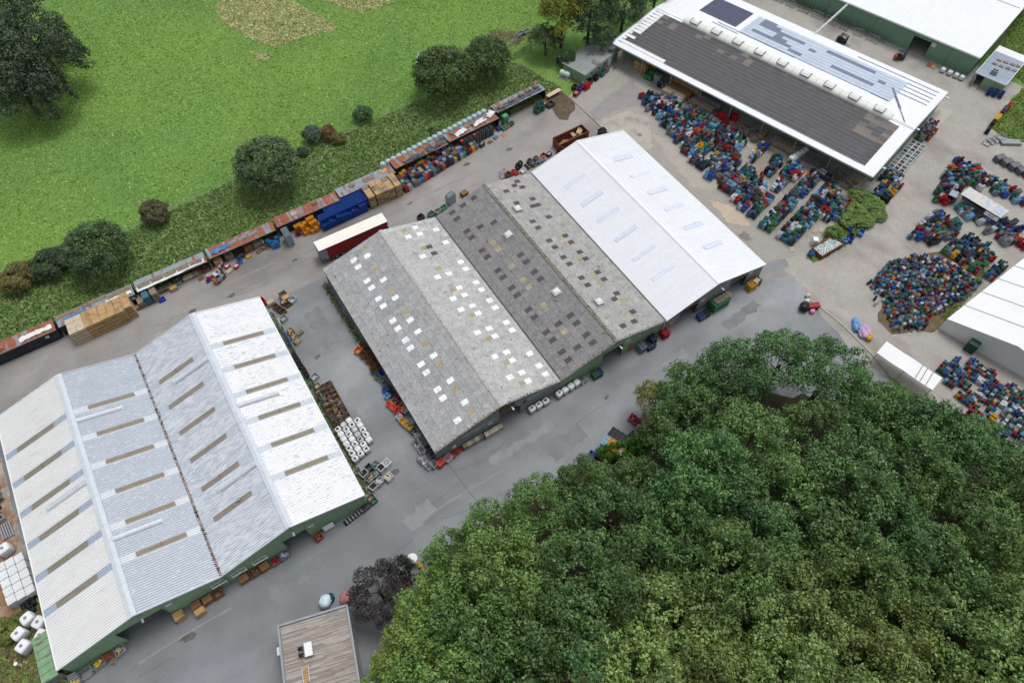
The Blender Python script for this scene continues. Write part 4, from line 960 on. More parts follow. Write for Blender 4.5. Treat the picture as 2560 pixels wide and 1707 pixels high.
# grass as geometry: meadow sward, taller verge, straw, island
def grass(name, polys, n, hmin, hmax, wid, cols, label, seed, excl=None, clump=0):
    r = np.random.default_rng(seed); P = []
    polys = [[(p[0], p[1]) for p in q] for q in polys]
    areas = [abs(sum(q[i][0]*q[(i+1) % len(q)][1]-q[(i+1) % len(q)][0]*q[i][1] for i in range(len(q))))/2 for q in polys]
    for q, a in zip(polys, areas):
        xs = [p[0] for p in q]; ys = [p[1] for p in q]; need = int(n*a/sum(areas))
        X = r.uniform(min(xs), max(xs), need*4); Y = r.uniform(min(ys), max(ys), need*4)
        ins = np.zeros(len(X), bool); j = len(q)-1
        for i in range(len(q)):
            xi, yi = q[i]; xj, yj = q[j]
            if yi != yj:
                c = ((yi > Y) != (yj > Y)) & (X < (xj-xi)*(Y-yi)/(yj-yi)+xi); ins ^= c
            j = i
        P.append(np.stack([X[ins], Y[ins]], 1)[:need])
    P = np.vstack(P); m = len(P)
    # patchy vigour
    vig = .55+.45*np.sin(P[:,0]*.9+3*np.sin(P[:,1]*.31))*np.cos(P[:,1]*1.1+2*np.sin(P[:,0]*.23))
    ang = r.uniform(0, 6.283, m); w = wid*r.uniform(.5, 1.4, m); h = r.uniform(hmin, hmax, m)*(.6+.6*vig)
    lean = r.normal(scale=.9, size=(m, 2))*h[:, None]
    dx, dy = np.cos(ang)*w, np.sin(ang)*w
    V = np.zeros((m, 4, 3)); V[:,0,:2] = P-np.stack([dx,dy],1); V[:,1,:2] = P+np.stack([dx,dy],1)
    V[:,2,:2] = P+np.stack([dx,dy],1)*.7+lean; V[:,3,:2] = P-np.stack([dx,dy],1)*.7+lean; V[:,2,2] = h; V[:,3,2] = h*r.uniform(.6,1,m); V[:,:2,2] = .0
    c = np.array(cols)[r.integers(0, len(cols), m)]*(1.45 if name != 'meadow_grass' else 1.8)*(r.uniform(.88, 1.14, (m, 1)) if name == 'meadow_grass' else r.uniform(.78, 1.24, (m, 1)))*(.93+.1*vig[:, None])
    o = ob(name, np_mesh(name, V.reshape(-1,3), np.arange(m*4).reshape(-1,4), MT['leaf'], np.repeat(c, 4, 0)), color=(1,1,1,1))
    return tag(o, label, 'grass', kind='stuff')
c3 = lambda *a: S(*a)[:3]
q = [G(*p) for p in [(-150,-120),(400,-120),(1500,-120),(1420,60),(1290,140),(1056,240),(903,312),(610,430),(327,567),(150,650),(-150,760)]]
grass('meadow_grass', [q], 170000, .06, .17, .15, [c3(118,148,68),(c3(108,144,68)),c3(126,152,76),c3(102,136,66)], 'short green grass of the meadow', 1)
grass('verge_grass', [VERGE], 75000, .18, .5, .16, [c3(106,138,70),c3(112,134,74),c3(98,130,66),c3(130,138,92)], 'tall rough grass on the verge behind the containers', 2)
grass('straw', [[G(*p) for p in [(540,20),(560,60),(640,105),(685,118),(760,95),(845,72),(800,40),(720,0),(560,-30)]],[G(*p) for p in [(625,130),(645,152),(668,150),(684,137)]],[G(*p) for p in [(760,-40),(800,0),(900,30),(980,10),(960,-40)]]], 14000, .12, .3, .18, [c3(196,190,146),c3(180,174,128),c3(150,156,104)], 'mown hay lying on the meadow', 3)
grass('island_grass', [[G(*p) for p in [(2019,645),(2034,657),(2103,620),(2175,567),(2215,532),(2212,517),(2175,476),(2131,495),(2103,545),(2062,595)]], [(158.7,48.5),(147.5,45.2),(147.2,42.1),(150,38),(180,40),(190,70),(169,62),(166,50)], [(-46.2,54),(-44.6,50),(-44.6,38),(-52,30),(-60,46),(-52,51)], [G(*p) for p in [(2410,760),(2360,810),(2350,790),(2420,720),(2470,660),(2480,680)]]], 22000, .12, .35, .12, [c3(112,136,64),c3(96,120,56),c3(132,130,76)], 'grass on the islands and lawns between the yards', 5)
b = MB()
st = grass('weed_strip', [[(9.9,84),(10.6,84),(10.9,66),(10.2,66)],[(-.6,83),(0,83),(.1,42),(-.6,42)]], 1500, .15, .4, .1, [c3(76,98,48),c3(96,110,56)], 'weeds growing along the warehouse walls', 6)

# ------------------------------------------------------------------ goods: builders
def pallet_mesh(m, l=1.2, w=.8, name='pallet'):
    b = MB()
    for i in range(5): b.box(-l/2,l/2,-w/2+i*(w-.11)/4,-w/2+.11+i*(w-.11)/4,.12,.145)
    for i in range(3):
        y = -w/2+i*(w-.1)/2; b.box(-l/2,l/2,y,y+.1,.0,.02)
        for j in range(3): x = -l/2+j*(l-.14)/2; b.box(x,x+.14,y,y+.1,.021,.119)
    return b.mesh(name, m)
PALLET = {k: pallet_mesh(MT[k]) for k in ('wood','wood_pale','wood_old','wood_brown')}
PALLET_P = pallet_mesh(MT['plastic'])
def slat_box_mesh(m, l, w, h, name='slat_box', lid=False):
    """slatted pallet box: open top unless lid"""
    b = MB(); t = .025; n = max(3, int(h/.17))
    b.box(-l/2,l/2,-w/2,w/2,.10,.13)
    for i in range(n):
        z0 = .14+i*(h-.14)/n; z1 = z0+(h-.14)/n*.78
        b.box(-l/2,l/2,-w/2,-w/2+t,z0,z1); b.box(-l/2,l/2,w/2-t,w/2,z0,z1); b.box(-l/2,-l/2+t,-w/2+t,w/2-t,z0,z1); b.box(l/2-t,l/2,-w/2+t,w/2-t,z0,z1)
    for sx in (-1,1):
        for sy in (-1,1): b.box(sx*l/2-.05 if sx > 0 else -l/2-.002, l/2+.002 if sx > 0 else -l/2+.05, sy*w/2-.06 if sy > 0 else -w/2-.002, w/2+.002 if sy > 0 else -w/2+.06, 0, h+.002)
    if lid:
        k = 8
        for i in range(k): b.box(-l/2,l/2,-w/2+i*w/k+.008,-w/2+(i+1)*w/k-.008,h-.0,h+.02)
    return b.mesh(name, m)
SB = {}
def slat_box(m, l=1.2, w=1.0, h=.9, lid=False):
    k = (m, l, w, h, lid)
    if k not in SB: SB[k] = slat_box_mesh(MT[m], l, w, h, 'slat_box', lid)
    return SB[k]
def crate_mesh(n, l=.6, w=.4, ch=.3, cells=(3,2), m='plastic', name='crate_tower', attr=False):
    """n bottle crates nested one on another; grooves between them, open cells on top"""
    b = MB()
    for i in range(n):
        z = i*ch; b.box(-l/2,l/2,-w/2,w/2,z+.02,z+ch-.03 if i < n-1 else z+ch-.16)
        if i: b.box(-l/2+.03,l/2-.03,-w/2+.03,w/2-.03,z-.03,z+.02)
    z0, z1 = n*ch-.16, n*ch; t = .035
    b.box(-l/2,l/2,-w/2,-w/2+t,z0,z1); b.box(-l/2,l/2,w/2-t,w/2,z0,z1); b.box(-l/2,-l/2+t,-w/2+t,w/2-t,z0,z1); b.box(l/2-t,l/2,-w/2+t,w/2-t,z0,z1)
    for i in range(1, cells[0]): x = -l/2+l*i/cells[0]; b.box(x-.012,x+.012,-w/2+t,w/2-t,z0,z1-.03)
    for i in range(1, cells[1]): y = -w/2+w*i/cells[1]; b.box(-l/2+t,l/2-t,y-.012,y+.012,z0,z1-.035)
    return b if attr else b.mesh(name, MT[m])
CR = {n: crate_mesh(n) for n in range(1, 9)}
def bin_mesh(l, w, h, m='plastic', name='tub', fill=.0):
    b = MB(); t = .05
    b.box(-l/2,l/2,-w/2,w/2,.1,.16); b.box(-l/2,l/2,-w/2,-w/2+t,.16,h); b.box(-l/2,l/2,w/2-t,w/2,.16,h); b.box(-l/2,-l/2+t,-w/2+t,w/2-t,.16,h); b.box(l/2-t,l/2,-w/2+t,w/2-t,.16,h)
    b.box(-l/2-.03,l/2+.03,-w/2-.03,-w/2-.001,h-.1,h); b.box(-l/2-.03,l/2+.03,w/2+.001,w/2+.03,h-.1,h); b.box(-l/2-.03,-l/2-.001,-w/2,w/2,h-.1,h); b.box(l/2+.001,l/2+.03,-w/2,w/2,h-.1,h)
    for i in range(3):
        y = -w/2+i*(w-.12)/2; b.box(-l/2,l/2,y,y+.12,0,.099)
    return b.mesh(name, MT[m])
TUB = {}
def tub(x, y, rz, col, label, l=1.2, w=1.0, h=.78, z=0.0, fill=None, group=None, cat='bin', name='plastic_bin'):
    k = (l, w, h)
    if k not in TUB: TUB[k] = bin_mesh(l, w, h)
    t = thing(name, label, cat, (x,y,z), rz, group); ob('tub', TUB[k], t, color=S(*col))
    if fill is not None:
        b = MB(); random.seed(int(x*31+y*17) & 255)
        for i in range(14): b.obox((random.uniform(-l*.35,l*.35),random.uniform(-w*.35,w*.35),h*.55+random.uniform(0,h*.35)),(random.uniform(.12,.4),random.uniform(.1,.3),random.uniform(.08,.25)),(random.random(),random.random(),random.random()*3))
        f = b.build('contents', MT['plastic'], t, color=S(*fill))
    return t
def wbox(x, y, rz, label, m='wood_old', l=1.2, w=1.0, h=.9, z=0.0, fill=None, lid=False, group=None, cat='wooden box'):
    t = thing('pallet_box', label, cat, (x,y,z), rz, group); ob('slatted_case', slat_box(m, l, w, h, lid), t)
    if fill is not None:
        b = MB(); random.seed(int(x*37+y*11) & 255)
        for i in range(12): b.obox((random.uniform(-l*.34,l*.34),random.uniform(-w*.34,w*.34),h*.5+random.uniform(0,h*.35)),(random.uniform(.15,.5),random.uniform(.08,.3),random.uniform(.06,.2)),(random.random(),random.random(),random.random()*3))
        b.build('contents', MT['plastic'], t, color=S(*fill))
    return t
def cage(x, y, rz, label, l=1.2, w=.8, h=.95, z=0.0, fill=None, group=None, balls=False, col='grey_metal'):
    t = thing('wire_cage', label, 'wire cage', (x,y,z), rz, group); b = MB(); r = .04
    for sx in (-1,1):
        for sy in (-1,1): b.box(sx*l/2-r,sx*l/2+r,sy*w/2-r,sy*w/2+r,0,h)
    for z_ in (.15,h-.04):
        for sy in (-1,1): b.bar((-l/2,sy*w/2,z_),(l/2,sy*w/2,z_),.05)
        for sx in (-1,1): b.bar((sx*l/2,-w/2,z_),(sx*l/2,w/2,z_),.05)
    b.build('frame', MT[col], t); b = MB()
    for i in range(1,7):
        x_ = -l/2+l*i/7
        for sy in (-1,1): b.box(x_-.008,x_+.008,sy*w/2-.008,sy*w/2+.008,.15,h-.06)
    for i in range(1,5):
        y_ = -w/2+w*i/5
        for sx in (-1,1): b.box(sx*l/2-.008,sx*l/2+.008,y_-.008,y_+.008,.15,h-.06)
    for i in range(1,4):
        z_ = .15+(h-.2)*i/4
        for sy in (-1,1): b.box(-l/2,l/2,sy*w/2-.007,sy*w/2+.007,z_,z_+.014)
        for sx in (-1,1): b.box(sx*l/2-.007,sx*l/2+.007,-w/2,w/2,z_,z_+.014)
    b.box(-l/2+.03,l/2-.03,-w/2+.03,w/2-.03,.08,.11)
    m_ = b.build('wire_mesh', MT['steel'], t); m_['kind'] = 'stuff'
    if fill is not None:
        b = MB(); random.seed(int(x*13+y*7) & 255)
        for i in range(16):
            c = (random.uniform(-l*.36,l*.36),random.uniform(-w*.33,w*.33),random.uniform(.3,h*.92))
            if balls: b.blob(c,(.16,.16,.12),8,5)
            else: b.obox(c,(random.uniform(.12,.4),random.uniform(.08,.3),random.uniform(.05,.2)),(random.random(),random.random(),random.random()*3))
        b.build('contents', MT['plastic'], t, color=S(*fill))
    return t
def bag(x, y, rz, label, l=1.05, w=1.0, h=1.15, m='foil', group=None, top=None, z=0.0):
    """wrapped bulk bag on a pallet; top: colour of what shows in an open mouth"""
    t = thing('bulk_bag', label, 'bulk bag', (x,y,z), rz, group); random.seed(int(x*41+y*23) & 1023)
    ob('pallet', PALLET['wood_old'], t, scale=(l/1.2, w/.8, 1))
    b = MB(); b.blob((0,0,.15+h/2),(l/2,w/2,h/2),14,8,0,.05,.42); b.build('sack', MT[m], t, smooth=True)
    if top is not None:
        b = MB(); b.blob((random.uniform(-.05,.05),random.uniform(-.05,.05),.15+h*.97),(l*.27,w*.27,.09),10,4,0,.3); b.build('opening', MT['plastic'], t, color=S(*top))
    return t
def loose_pallet(x, y, rz, label, m='wood_pale', n=1, z=0.0, group=None, top=True):
    if n == 1:
        o = ob('pallet', PALLET[m], loc=(x,y,z), rz=rz); return tag(o, label, 'pallet', group)
    t = thing('pallet_stack', label, 'pallets', (x,y,z), rz, group); random.seed(int(x*5+y*3) & 255)
    for i in range(n): ob('pallet', PALLET[m], t, (random.uniform(-.03,.03),random.uniform(-.03,.03),i*.146), random.uniform(-.03,.03))
    return t
def tower(x, y, n, col, label, rz=0.0, z=0.0, group=None, s=(1,1,1)):
    o = ob('crate_tower', CR[n], loc=(x,y,z), rz=rz, color=S(*col), scale=s); return tag(o, label, 'crates', group)
def planks(x, y, rz, label, l=5.0, w=1.2, h=.8, m='wood_old', z=0.0, n=None):
    t = thing('timber_bundle', label, 'timber', (x,y,z), rz); random.seed(int(x*9+y*4) & 255)
    k = max(3, int(w/.22)); lay = max(2, int(h/.12)); pm = MB(); pm.box(-.5,.5,-.1,.1,0,.1); pm = pm.mesh('plank', MT[m])
    for j in range(lay):
        if 0 < j < lay-1:
            b = MB(); b.box(-l/2+.02,l/2-.02,-w/2+.02,w/2-.02,.1+j*.12,.1+j*.12+.105)
            if j == 1: core = b
            continue
        for i in range(k): ob('plank', pm, t, (random.uniform(-.15,.15),-w/2+w*(i+.5)/k,.1+j*.12), random.uniform(-.01,.01), scale=(l*random.uniform(.9,1),w/k/.22,1))
    b = MB()
    for j in range(1,lay-1):
        for sy in (-1,1): b.box(-l/2,l/2,sy*w/2-.08,sy*w/2+.08,.1+j*.12,.1+j*.12+.1)
        b.box(-l/2+.1,l/2-.1,-w/2+.1,w/2-.1,.1+j*.12,.1+j*.12+.105)
    b.build('inner_layers', MT[m], t); b = MB()
    for x_ in (-l*.35,l*.35): b.box(x_-.06,x_+.06,-w/2,w/2,0,.099)
    b.build('bearer', MT['wood_brown'], t); return t
def tyre(x, y, z, r, label, rot=(0,0,0), group=None):
    b = MB(); n, k = 18, 8; rr = r*.28
    for i in range(n):
        for j in range(k):
            q = []
            for di, dj in ((0,0),(1,0),(1,1),(0,1)):
                a = 2*math.pi*(i+di)/n; c = 2*math.pi*(j+dj)/k; R_ = r-rr+rr*math.cos(c); q.append((R_*math.cos(a),R_*math.sin(a),rr*math.sin(c)))
            b.quad(*q)
    o = b.build('tyre', MT['rubber'], smooth=True); o.location = (x,y,z); o.rotation_euler = rot; return tag(o, label, 'tyre', group)

# ------------------------------------------------------------------ row of storage containers along the verge
random.seed(12)
def container(x0, x1, y0, label, roof, front='navy_wall', open_=False, mark=None, dy=0.0, H=2.6, D=2.5, slope=.0):
    t = thing('container', label, 'container', ((x0+x1)/2,y0,0), slope); l = x1-x0; xa, xb = -l/2, l/2
    n = max(1, int(l/1.02)); w = l/n
    me = corr_sheet_y(D+.15, w, MT[roof])
    for i in range(n): ob('roof_sheet', me, t, (xa+i*w,-.1,H))
    b = MB(); b.box(xa,xb,D-.08,D,0,H-.01); b.build('back_wall', MT[front], t)
    for x in (xa, xb-.08):
        b = MB(); b.box(x,x+.08,.05,D-.081,0,H-.01); b.build('side_wall', MT[front], t)
    if not open_:
        k = max(1, int(l/2.05)); pw = l/k
        for i in range(k):
            b = MB()
            for j in range(5):
                q = pw/5; xs = xa+i*pw+j*q; b.box(xs+.005,xs+q*.55,-.03,.03,.08,H-.05); b.box(xs+q*.551,xs+q-.004,.0,.03,.08,H-.05)
            b.build('front_panel', MT[front], t)
        if mark:
            b = MB(); b.box(mark[1]-.28,mark[1]+.28,-.06,-.04,1.5,2.0); p = b.build('sign', MT['white'], t)
            text(mark[0], .5, MT['ink'], p, (mark[1],-.066,1.75), (R(90),0,0))
    else:
        k = max(2, int(l/3.2))
        for i in range(k+1):
            b = MB(); x = xa+.06+(l-.12)*i/k; b.box(x-.06,x+.06,-.02,.1,0,H-.02); b.build('post', MT['dark'], t)
        b = MB(); b.box(xa+.1,xb-.1,.12,D-.1,.02,.08); b.box(xa+.1,xb-.1,D*.45,D-.1,1.2,1.26); b.build('shelf', MT['wood_brown'], t)
    b = MB(); b.box(xa,xb,-.13,-.05,H-.12,H+.02); b.build('eave_trim', MT['white'] if mark == 'white' else MT['grey_metal'], t)
    return t
def corr_sheet_y(D, w, m):
    b = MB(); n = 8; prof = [(w*i/n, .05 if i % 2 else 0) for i in range(n+1)]
    for (a0, z0), (a1, z1) in zip(prof, prof[1:]): b.quad((a0,0,z0),(a1,0,z1),(a1,D,z1),(a0,D,z0))
    return b.mesh('roof_sheet', m)
sl = .022
c0 = container(-46,-33.1,97.75,'dark container marked B with rusty roof and white sheeting on top','rust_roof', mark=('B',4.6))
c1 = container(-32.6,-19.4,97.95,'dark container marked C with old beams piled on its roof','rust_roof2', mark=('C',6.0))
c2 = container(-18.9,-6.0,98.3,'open fronted container shelter with grey boards and white tarp on its roof','rust_roof2', open_=True, mark='white')
c3_ = container(-5.5,7.5,98.6,'open fronted container shelter with rust red roof and blue wrapped pipes','rust_roof', open_=True)
c4 = container(8.0,21.0,99.1,'closed dark container with plain rust red roof behind orange crates','rust_roof')
c5 = container(21.3,33.6,99.8,'closed dark container with bluish roof behind the wooden box stacks','rust_roof2', slope=.02)
c6 = container(34.0,46.6,101.2,'container shelter with tarp draped roof above the mixed crates','rust_roof', open_=True, slope=.04)
c7 = container(47.0,59.6,102.2,'container shelter with white rags on its rusty roof above black boxes','rust_roof', open_=True, slope=.06)
c8 = container(60.2,73.2,104.6,'grey container shelter at the row end with pallets on its roof','rust_roof2', open_=True, slope=.07, D=2.6)
def roofload(x, y, z, rz, m, label, name='roof_boards', l=1.6, w=1.0, n=6, cat='boards'):
    t = thing(name, label, cat, (x,y,z), rz)
    for i in range(n):
        b = MB(); b.box(-l/2,l/2,-w/2+w*i/n,-w/2+w*(i+.82)/n,0,.05+.02*(i % 3)); b.build('board', MT[m], t)
    return t
def cloth(x, y, z, rz, l, w, m, label, name='tarpaulin', amp=.12, seed=1, cat='tarpaulin'):
    r = random.Random(seed); b = MB(); nx, ny = 14, 5; hz = [[r.uniform(0, amp) for _ in range(ny+1)] for _ in range(nx+1)]; ed = [[r.uniform(-.12,.12) for _ in range(2)] for _ in range(nx+1)]
    P = lambda i, j: (-l/2+l*i/nx, -w/2+w*j/ny+(ed[i][0 if j == 0 else 1] if j in (0, ny) else 0), hz[i][j]+.03)
    for i in range(nx):
        for j in range(ny): b.quad(P(i,j),P(i+1,j),P(i+1,j+1),P(i,j+1))
    o = b.build(name, MT[m], smooth=True); o.location = (x,y,z); o.rotation_euler = (0,0,rz); return tag(o, label, cat)
cloth(-36.2,98.7,2.66,.03,5.4,1.0,'tarp_white','long white sheeting lying on the container marked B','white_sheeting',.15,3)
cloth(-42.5,98.3,2.66,.0,2.2,.5,'rust','rust red tin strip lying on the container marked B','tin_strip',.05,4,'tin sheet')
for i, (x, y, l, lab) in enumerate([(-30.5,100.0,4.2,'dark beams at the left part of the container marked C'),(-26.0,100.2,4.4,'dark beams along the middle of the container marked C'),(-21.6,99.8,4.0,'dark beams beside the white tarp edge on the container marked C')]):
    roofload(x,y,2.68,.03,'wood_old',lab,'roof_beams',l,.9,5,'beams')
cloth(-29.5,98.9,2.66,.02,4.0,.7,'tarp_blue' if 'tarp_blue' in MT else MT.setdefault('tarp_blue', mat('tarp_blue', S(84,124,172), .5, .15)) and 'tarp_blue','blue tarpaulin strip on the container marked C','tarpaulin',.15,5)
cloth(-22.0,98.6,2.66,.02,4.5,.9,'tarp_white','white tarpaulin edge on the container marked C','tarpaulin',.2,6)
cloth(-12.6,98.5,2.66,.02,12.4,1.0,'tarp_white','long white tarpaulin under boards on the open shelter','tarpaulin',.15,7)
for i in range(5): roofload(-17.4+i*2.4,99.0,2.84,.03+random.uniform(-.05,.05),'wood_old','grey weathered boards on the white tarpaulin, '+['first','second','third','fourth','fifth'][i]+' bundle from container C','roof_boards',2.2,1.0,7)
cloth(-3.0,99.6,2.66,.03,3.6,1.1,'tarp_blue','blue wrapped pipes on the rust red shelter roof','wrapped_pipes',.25,9,'pipes')
for i in range(3): roofload(-.5+i*2.0,100.0,2.68,.1,'grey_metal','grey metal frames on the rust red shelter roof, '+['next to the blue wrap','in the middle','near the closed container'][i],'metal_frames',1.7,.8,4,'metal frame')
for x, y, lab, m in ((12.0,100.4,'pale pallet lying on the plain rust red container roof','wood_pale'),(16.4,100.7,'dark pallet lying on the plain rust red container roof','wood_brown'),(24.6,101.2,'grey pallet with a white lump on the bluish container roof','wood_old')):
    loose_pallet(x,y,.05,lab,m,1,2.67)
roofload(28.2,101.2,2.68,.03,'wood_old','dark ridged boards on the bluish container roof','roof_boards',2.4,1.1,6)
tag(ob('chipboard_panel', (lambda b: (b.box(-.7,.7,-.5,.5,0,.05), b.mesh('chipboard_panel', MT['wood']))[1])(MB()), loc=(31.8,101.4,2.68), rz=.2), 'square yellow chipboard panel on the bluish container roof', 'panel')
cloth(38.8,101.5,2.66,.06,4.6,1.3,'tarp','dark tarpaulin on the shelter roof above the mixed crates, left piece','tarpaulin',.35,11)
cloth(44.2,102.3,2.66,.2,4.8,1.5,'tarp','dark tarpaulin on the shelter roof above the mixed crates, right piece','tarpaulin',.4,12)
for i, (x, y) in enumerate([(37.0,101.6),(40.5,102.0),(43.8,102.4)]): roofload(x,y,3.0,.5+.1*i,'wood_old','boards weighing down the dark tarpaulin, '+['first','second','third'][i]+' from the wooden boxes','roof_boards',1.5,.7,4)
cloth(50.5,103.0,2.66,.2,3.0,1.1,'tarp_white','white rag on the rusty roof above the black boxes, first','tarpaulin',.25,13); cloth(55.5,103.6,2.66,.1,3.6,1.3,'tarp_white','white rag on the rusty roof above the black boxes, second','tarpaulin',.3,14); cloth(58.6,104.4,2.66,.5,2.2,1.4,'tarp_white','large white rag at the end of the rusty roof','tarpaulin',.3,15)
for i, (x, y) in enumerate([(49.0,103.6),(52.4,103.6),(54.0,103.9),(57.2,104.2)]): roofload(x,y,2.9,.3*i,'wood_old','short boards on the white rags of the rusty roof, '+['first','second','third','fourth'][i],'roof_boards',1.3,.8,5)
cloth(66.4,105.4,2.66,.09,12,1.3,'tarp','dark tarpaulin along the front of the grey end shelter','tarpaulin',.2,16)
for i, (x, y) in enumerate([(61.6,105.0),(64.6,105.6),(67.4,105.9),(69.4,106.4),(71.6,106.6),(72.2,107.6)]): loose_pallet(x,y,.1+.05*i,'weathered pallet on the grey end shelter roof, number %s from the green locker' % ['one','two','three','four','five','six'][i],'wood_old',2,2.85)
# pale blue domed tanks behind the row
dm = MB(); k, n = 5, 12
for a in range(k):
    for j in range(n):
        q = []
        for da, dj in ((0,0),(0,1),(1,1),(1,0)):
            th = math.pi/2*(a+da)/k; ph = 2*math.pi*(j+dj)/n; q.append((.66*math.cos(th)*math.cos(ph),.66*math.cos(th)*math.sin(ph),1.75+.42*math.sin(th)))
        dm.quad(*q)
dm = dm.mesh('dome', MT['dome_tank'], True)
bm_ = MB(); bm_.tube((0,0,.02),(0,0,1.745),.66,12); bm_ = bm_.mesh('tank_body', MT['dome_tank'], True)
for i in range(21):
    x = 32.8+i*1.285; y = 104.35+i*.135
    t = thing('water_tank', 'pale blue domed tank in the row behind the containers', 'tank', (x,y,0), 0, 'row of domed tanks'); ob('dome', dm, t); ob('tank_body', bm_, t)

# ------------------------------------------------------------------ goods in front of the row
# eight tall stacks of wooden boxes
random.seed(14)
names = ['first (frame side)','second','third','fourth','fifth','sixth','seventh','eighth']
for i in range(8):
    x = -30.55+i*1.34; m = 'wood' if i > 4 else ('wood_pale' if i < 2 else 'wood'); y0 = 95.2+.02*i+(.35 if i == 7 else 0)
    for row in range(3):
        t = thing('box_stack', 'tall stack of slatted wooden boxes, %s of the eight stacks, %s row' % (names[i].split(' ')[0], ['front','middle','rear'][row]), 'wooden boxes', (x,y0+row*1.22,0), 0, 'stacked wooden boxes by container C')
        nst = 4 if i != 7 else 4
        for k in range(nst): ob('slatted_case', slat_box(m,1.28,1.16,.8,k == nst-1), t, (random.uniform(-.02,.02),random.uniform(-.02,.02),k*.81))
# crates and pallets near container C
wbox(-20.0,96.9,.05,'low grey green box in front of the tall wooden stacks','wood_old',1.2,.9,.55,lid=True)
for i, (x, m, col, lab) in enumerate([(-19.2,'wood_old',None,'grey slatted stack under the container letter C'),(-18.0,None,(72,120,136),'teal blue slatted stack beside the shelter post'),(-16.6,'wood_old',None,'tall grey slatted stack with a blue lid in front')]):
    t = thing('box_stack', lab, 'boxes', (x,97.2,0), .03)
    for row in range(2):
        for k in range(3 if i else 2):
            if m: ob('slatted_case', slat_box(m,1.1,1.0,.75,True), t, (0,row*1.02-.3,k*.76))
            else:
                SB.setdefault('teal', slat_box_mesh(mat('teal_paint', S(66,118,138), .7, .15), 1.1, 1.0, .75, 'slatted_case', True)); ob('slatted_case', SB['teal'], t, (0,row*1.02-.3,k*.76))
tub(-16.0,96.3,.05,(34,60,200),'bright blue lid bin in front of the grey slatted stack',1.1,.8,.5)
wbox(-13.4,97.6,.1,'single wooden pallet crate in front of the shelter','wood',1.3,1.0,.8,lid=True)
planks(-15.0,98.4,.03,'bundle of grey timber inside the open shelter',3.4,.9,.6,z=.1)
planks(-9.8,98.7,.03,'bundle of pale timber on the shelter floor',3.0,.8,.5,'wood_pale',.1)
tub(-12.3,98.6,.1,(140,146,150),'grey bin inside the open shelter beside the timber'); cage(-8.4,98.6,.1,'cage of red and white goods inside the open shelter',fill=(190,70,80)); wbox(-6.9,98.7,.1,'brown box inside the open shelter at its end post','wood_brown')
loose_pallet(-8.4,97.3,.15,'red slatted pallet lying beside the toy coloured boxes','wood_brown',1)
for i, (x, y, c, lab) in enumerate([(-7.3,96.4,(190,24,40),'red open box beside the forklift'),(-6.9,97.0,(225,225,230),'white box behind the red one beside the forklift'),(-7.5,95.9,(36,66,190),'blue box in front of the red one beside the forklift'),(-6.6,96.0,(180,20,36),'lower red box closest to the forklift')]):
    tub(x,y,.25,c,lab,.62,.5,.5)
# things stored in the red roofed shelter
for i, (x, y, m, lab) in enumerate([(-4.4,98.9,'wood','brown slatted crate in the red roofed shelter, first'),(-2.2,99.1,'wood_old','grey boxed goods in the red roofed shelter, second'),(1.6,99.0,'wood_brown','brown crate in the red roofed shelter, third'),(3.3,99.0,'wood_old','grey brown crate in the red roofed shelter, fourth')]):
    wbox(x,y,.05,lab,m,1.5,1.1,1.3,lid=True)
wbox(-5.0,97.6,.3,'low box with dark slats beside the forklift',m='wood_old',h=.5,lid=True)
tub(-.3,98.3,.2,(60,66,80),'dark tub in the red roofed shelter',1.4,1.1,.8,fill=(70,80,100)); tub(-.9,97.5,.4,(40,110,190),'blue basket in front of the red roofed shelter',.9,.7,.6); tub(-1.0,96.9,.3,(80,120,190),'pale blue wire basket in front of the shelter',.8,.5,.5); tub(.9,97.5,.2,(214,160,50),'yellow tray in front of the red roofed shelter',.9,.6,.35)
for i, (x, y, c) in enumerate([(3.2,97.6,(190,110,60)),(4.9,97.7,(190,110,60))]):
    t = thing('rust_frame', 'rusty low frame with orange end in front of the shelter, %s' % ['left one','right one'][i], 'metal frame', (x,y,0), .25); b = MB(); b.bar((-.8,-.25,.2),(.8,-.25,.2),.1); b.bar((-.8,.25,.2),(.8,.25,.2),.1); b.box(-.7,-.6,-.3,.3,0,.15); b.box(.6,.7,-.3,.3,0,.15); b.build('rails', MT['rust'], t); b = MB(); b.box(.82,.95,-.3,.3,.05,.5); b.build('end_plate', MT['orange'], t)
bag(4.0,99.1,.1,'white wrapped goods in the red roofed shelter',1.4,.9,.9)
random.seed(2)
for i, (x, y, n) in enumerate([(5.6,97.6,5),(6.4,97.5,4),(5.9,96.9,4),(6.6,96.8,5),(7.0,98.0,5),(5.3,98.2,5)]):
    tower(x,y,n,(52,128,190),'bright blue crate tower beside the grey crate block, '+['left rear','centre','left front','right front','right rear','far left'][i],.1,group='bright blue crates',s=(1.15,1.3,1))
t = thing('crate_block', 'tall block of grey crates standing before the dark container', 'crates', (8.9,96.7,0), .02)
for i in range(2):
    for j in range(5): ob('crate_column', CR[8], t, (-.3+.6*i,-.95+.5*j,0), color=S(146,156,166), scale=(.95,1.2,1.22))
random.seed(3)
for i, (x, y, n) in enumerate([(11.2,98.3,6),(12.0,98.4,6),(11.0,97.5,4),(12.2,97.4,7),(12.9,97.9,7),(13.0,97.0,4),(13.8,98.1,8),(14.6,98.2,8),(14.0,97.2,7),(14.8,97.3,7),(13.6,96.5,3),(14.5,96.5,4),(12.3,96.8,3)]):
    c = (214,146,40) if i not in (2,) else (120,30,40)
    tower(x,y,n,c,'orange yellow crate tower, %s' % ['rear left corner','rear left, second','dark red one at the left end','left middle','centre','centre front','rear right, tall','rear right corner, tall','right middle, tall','right middle end, tall','front, low','front right, low','front left, low'][i],.03,group='orange crates before the dark container',s=(1.25,1.75,1))
random.seed(5); bi = 0
